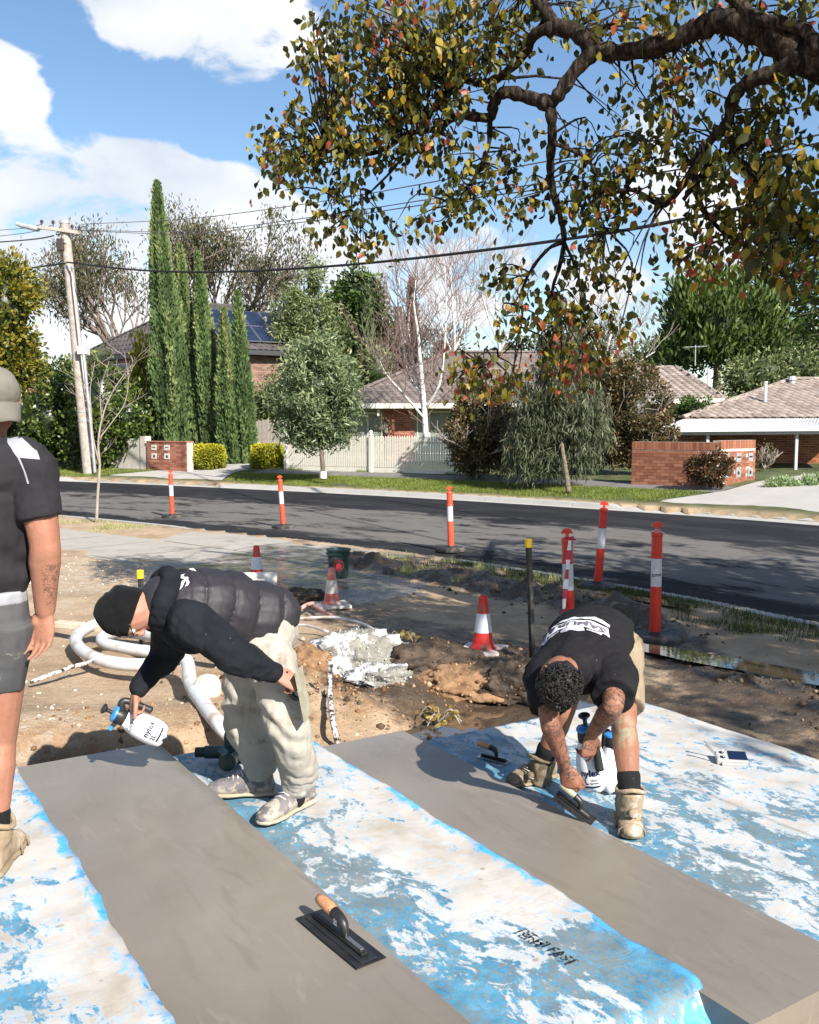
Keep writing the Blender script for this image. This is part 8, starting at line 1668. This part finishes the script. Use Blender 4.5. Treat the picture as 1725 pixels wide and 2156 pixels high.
polo = organic('polo_shirt', mb, .0075, 6, 'navy_tee', w3, lambda co, no: wrinkle(.015, 5, 7, np.diag([1, 1, 1.2]))(co, no)+sst(1.80, 1.55, co[:, 2])*.008*np.sin(co[:, 2]*48+co[:, 0]*35+fbm(co[:, 0]*5, co[:, 1]*5, co[:, 2]*5, 2)*5)-.022*sst(.08, .02, np.abs(co[:, 0]-float(hipR.x)-.06))*0)
bv = bvh_of(polo)
yoke = poly_mesh([[(x_*.00167, (960-y_)*.00167) for x_, y_ in ((-12, 884), (17, 901), (49, 917), (92, 948), (100, 966), (62, 962), (46, 941), (29, 924), (-12, 903))]]); project_mesh(yoke, Vector((g3(0, 960).x, 2.4, g3(0, 960).z)), Vector((1, 0, 0)), Z3, Vector((0, 1, 0)), bv, w3, 'pale_grey_cloth', 'shoulder_panel', .003)
pip = MB(); pts = [(x_*.00167, (960-y_)*.00167) for x_, y_ in ((-12, 903), (29, 924), (46, 941), (62, 962), (74, 990), (81, 1015))]
for (x0, y0), (x1, y1) in zip(pts[:-1], pts[1:]): pip.add([(x0-.003, y0, 0), (x1-.003, y1, 0), (x1+.003, y1, 0), (x0+.003, y0, 0)], [(0, 1, 2, 3)])
project_mesh(pip.mesh('piping'), Vector((g3(0, 960).x, 2.4, g3(0, 960).z)), Vector((1, 0, 0)), Z3, Vector((0, 1, 0)), bv, w3, 'pale_grey_cloth', 'piping', .004)
mb = MB(); limb_(mb, [pel+Z3*.05, pel+Z3*.10], [(.176, .125), (.176, .125)], 18, 4, flat=lf, round_=False); organic('undershirt_hem', mb, .008, 3, 'pale_grey_cloth', w3, wrinkle(.004, 8, 2))
mb = MB(); limb_(mb, [pel+Z3*.065, pel-Z3*.04], [(.172, .125), (.178, .135)], 18, 4, flat=lf, round_=False)
for h_, k_ in ((hipR, knR), (hipL, knL)): limb_(mb, [h_+Z3*.02, h_.lerp(k_, .25), h_.lerp(k_, .52)], [.112, .102, .088], 16, 5, round_=False)
organic('shorts', mb, .0075, 5, 'grey_shorts', w3, wrinkle(.012, 5, 4))
mb = MB(); mb.ell(hd+hh*.035, (.108, .092, .098), HM, 20, 14); cp = organic('cap', mb, .006, 3, 'cap_khaki', w3, wrinkle(.003, 12, 2)); bm = bmesh.new(); bm.from_mesh(cp.data); bmesh.ops.bisect_plane(bm, geom=bm.verts[:]+bm.edges[:]+bm.faces[:], plane_co=hd-w3.location+hh*.012, plane_no=-hh+hf*.12, clear_outer=True); bm.to_mesh(cp.data); bm.free(); sol = cp.modifiers.new('thickness', 'SOLIDIFY'); sol.thickness = .005
bd_ = (-hf*.75+hsd*-.1).normalized(); mb = MB(); vs = []; n = 12
for j in range(5):
    for i in range(n+1): a_ = -1.15+2.3*i/n; q = math.cos(a_)*(.090+.070*j/4)*(1 if j else .95); s2 = math.sin(a_)*(.088-.004*j); vs.append(hd+hh*(.010-.075*j/4-.012*abs(math.sin(a_)))+bd_*q+(hh.cross(bd_))*s2)
mb.add(vs, [(j*(n+1)+i, j*(n+1)+i+1, (j+1)*(n+1)+i+1, (j+1)*(n+1)+i) for j in range(4) for i in range(n)]); bi = mb.obj('cap_bill', 'cap_khaki', w3, world=True, smooth=True); sol = bi.modifiers.new('thickness', 'SOLIDIFY'); sol.thickness = .004
for a_, k_ in ((ankR, knR), (ankL, knL)): mb = MB(); d_ = (k_-a_).normalized(); limb_(mb, [a_-d_*.06, a_+d_*.045], [.050, .052]); organic('sock', mb, .006, 2, 'black_sock', w3)
shoe(w3, ankR-Z3*.06, (ankR.x+.005, ankR.y-.07), (ankR.x-.03, ankR.y+.24), .482, 'boot', 'boot_suede', 'boot_sole', top=ankR-Z3*.005, w_=.056); shoe(w3, ankL-Z3*.06, (ankL.x, ankL.y-.07), (ankL.x-.06, ankL.y+.24), .482, 'boot', 'boot_suede', 'boot_sole', top=ankL-Z3*.005, w_=.056)
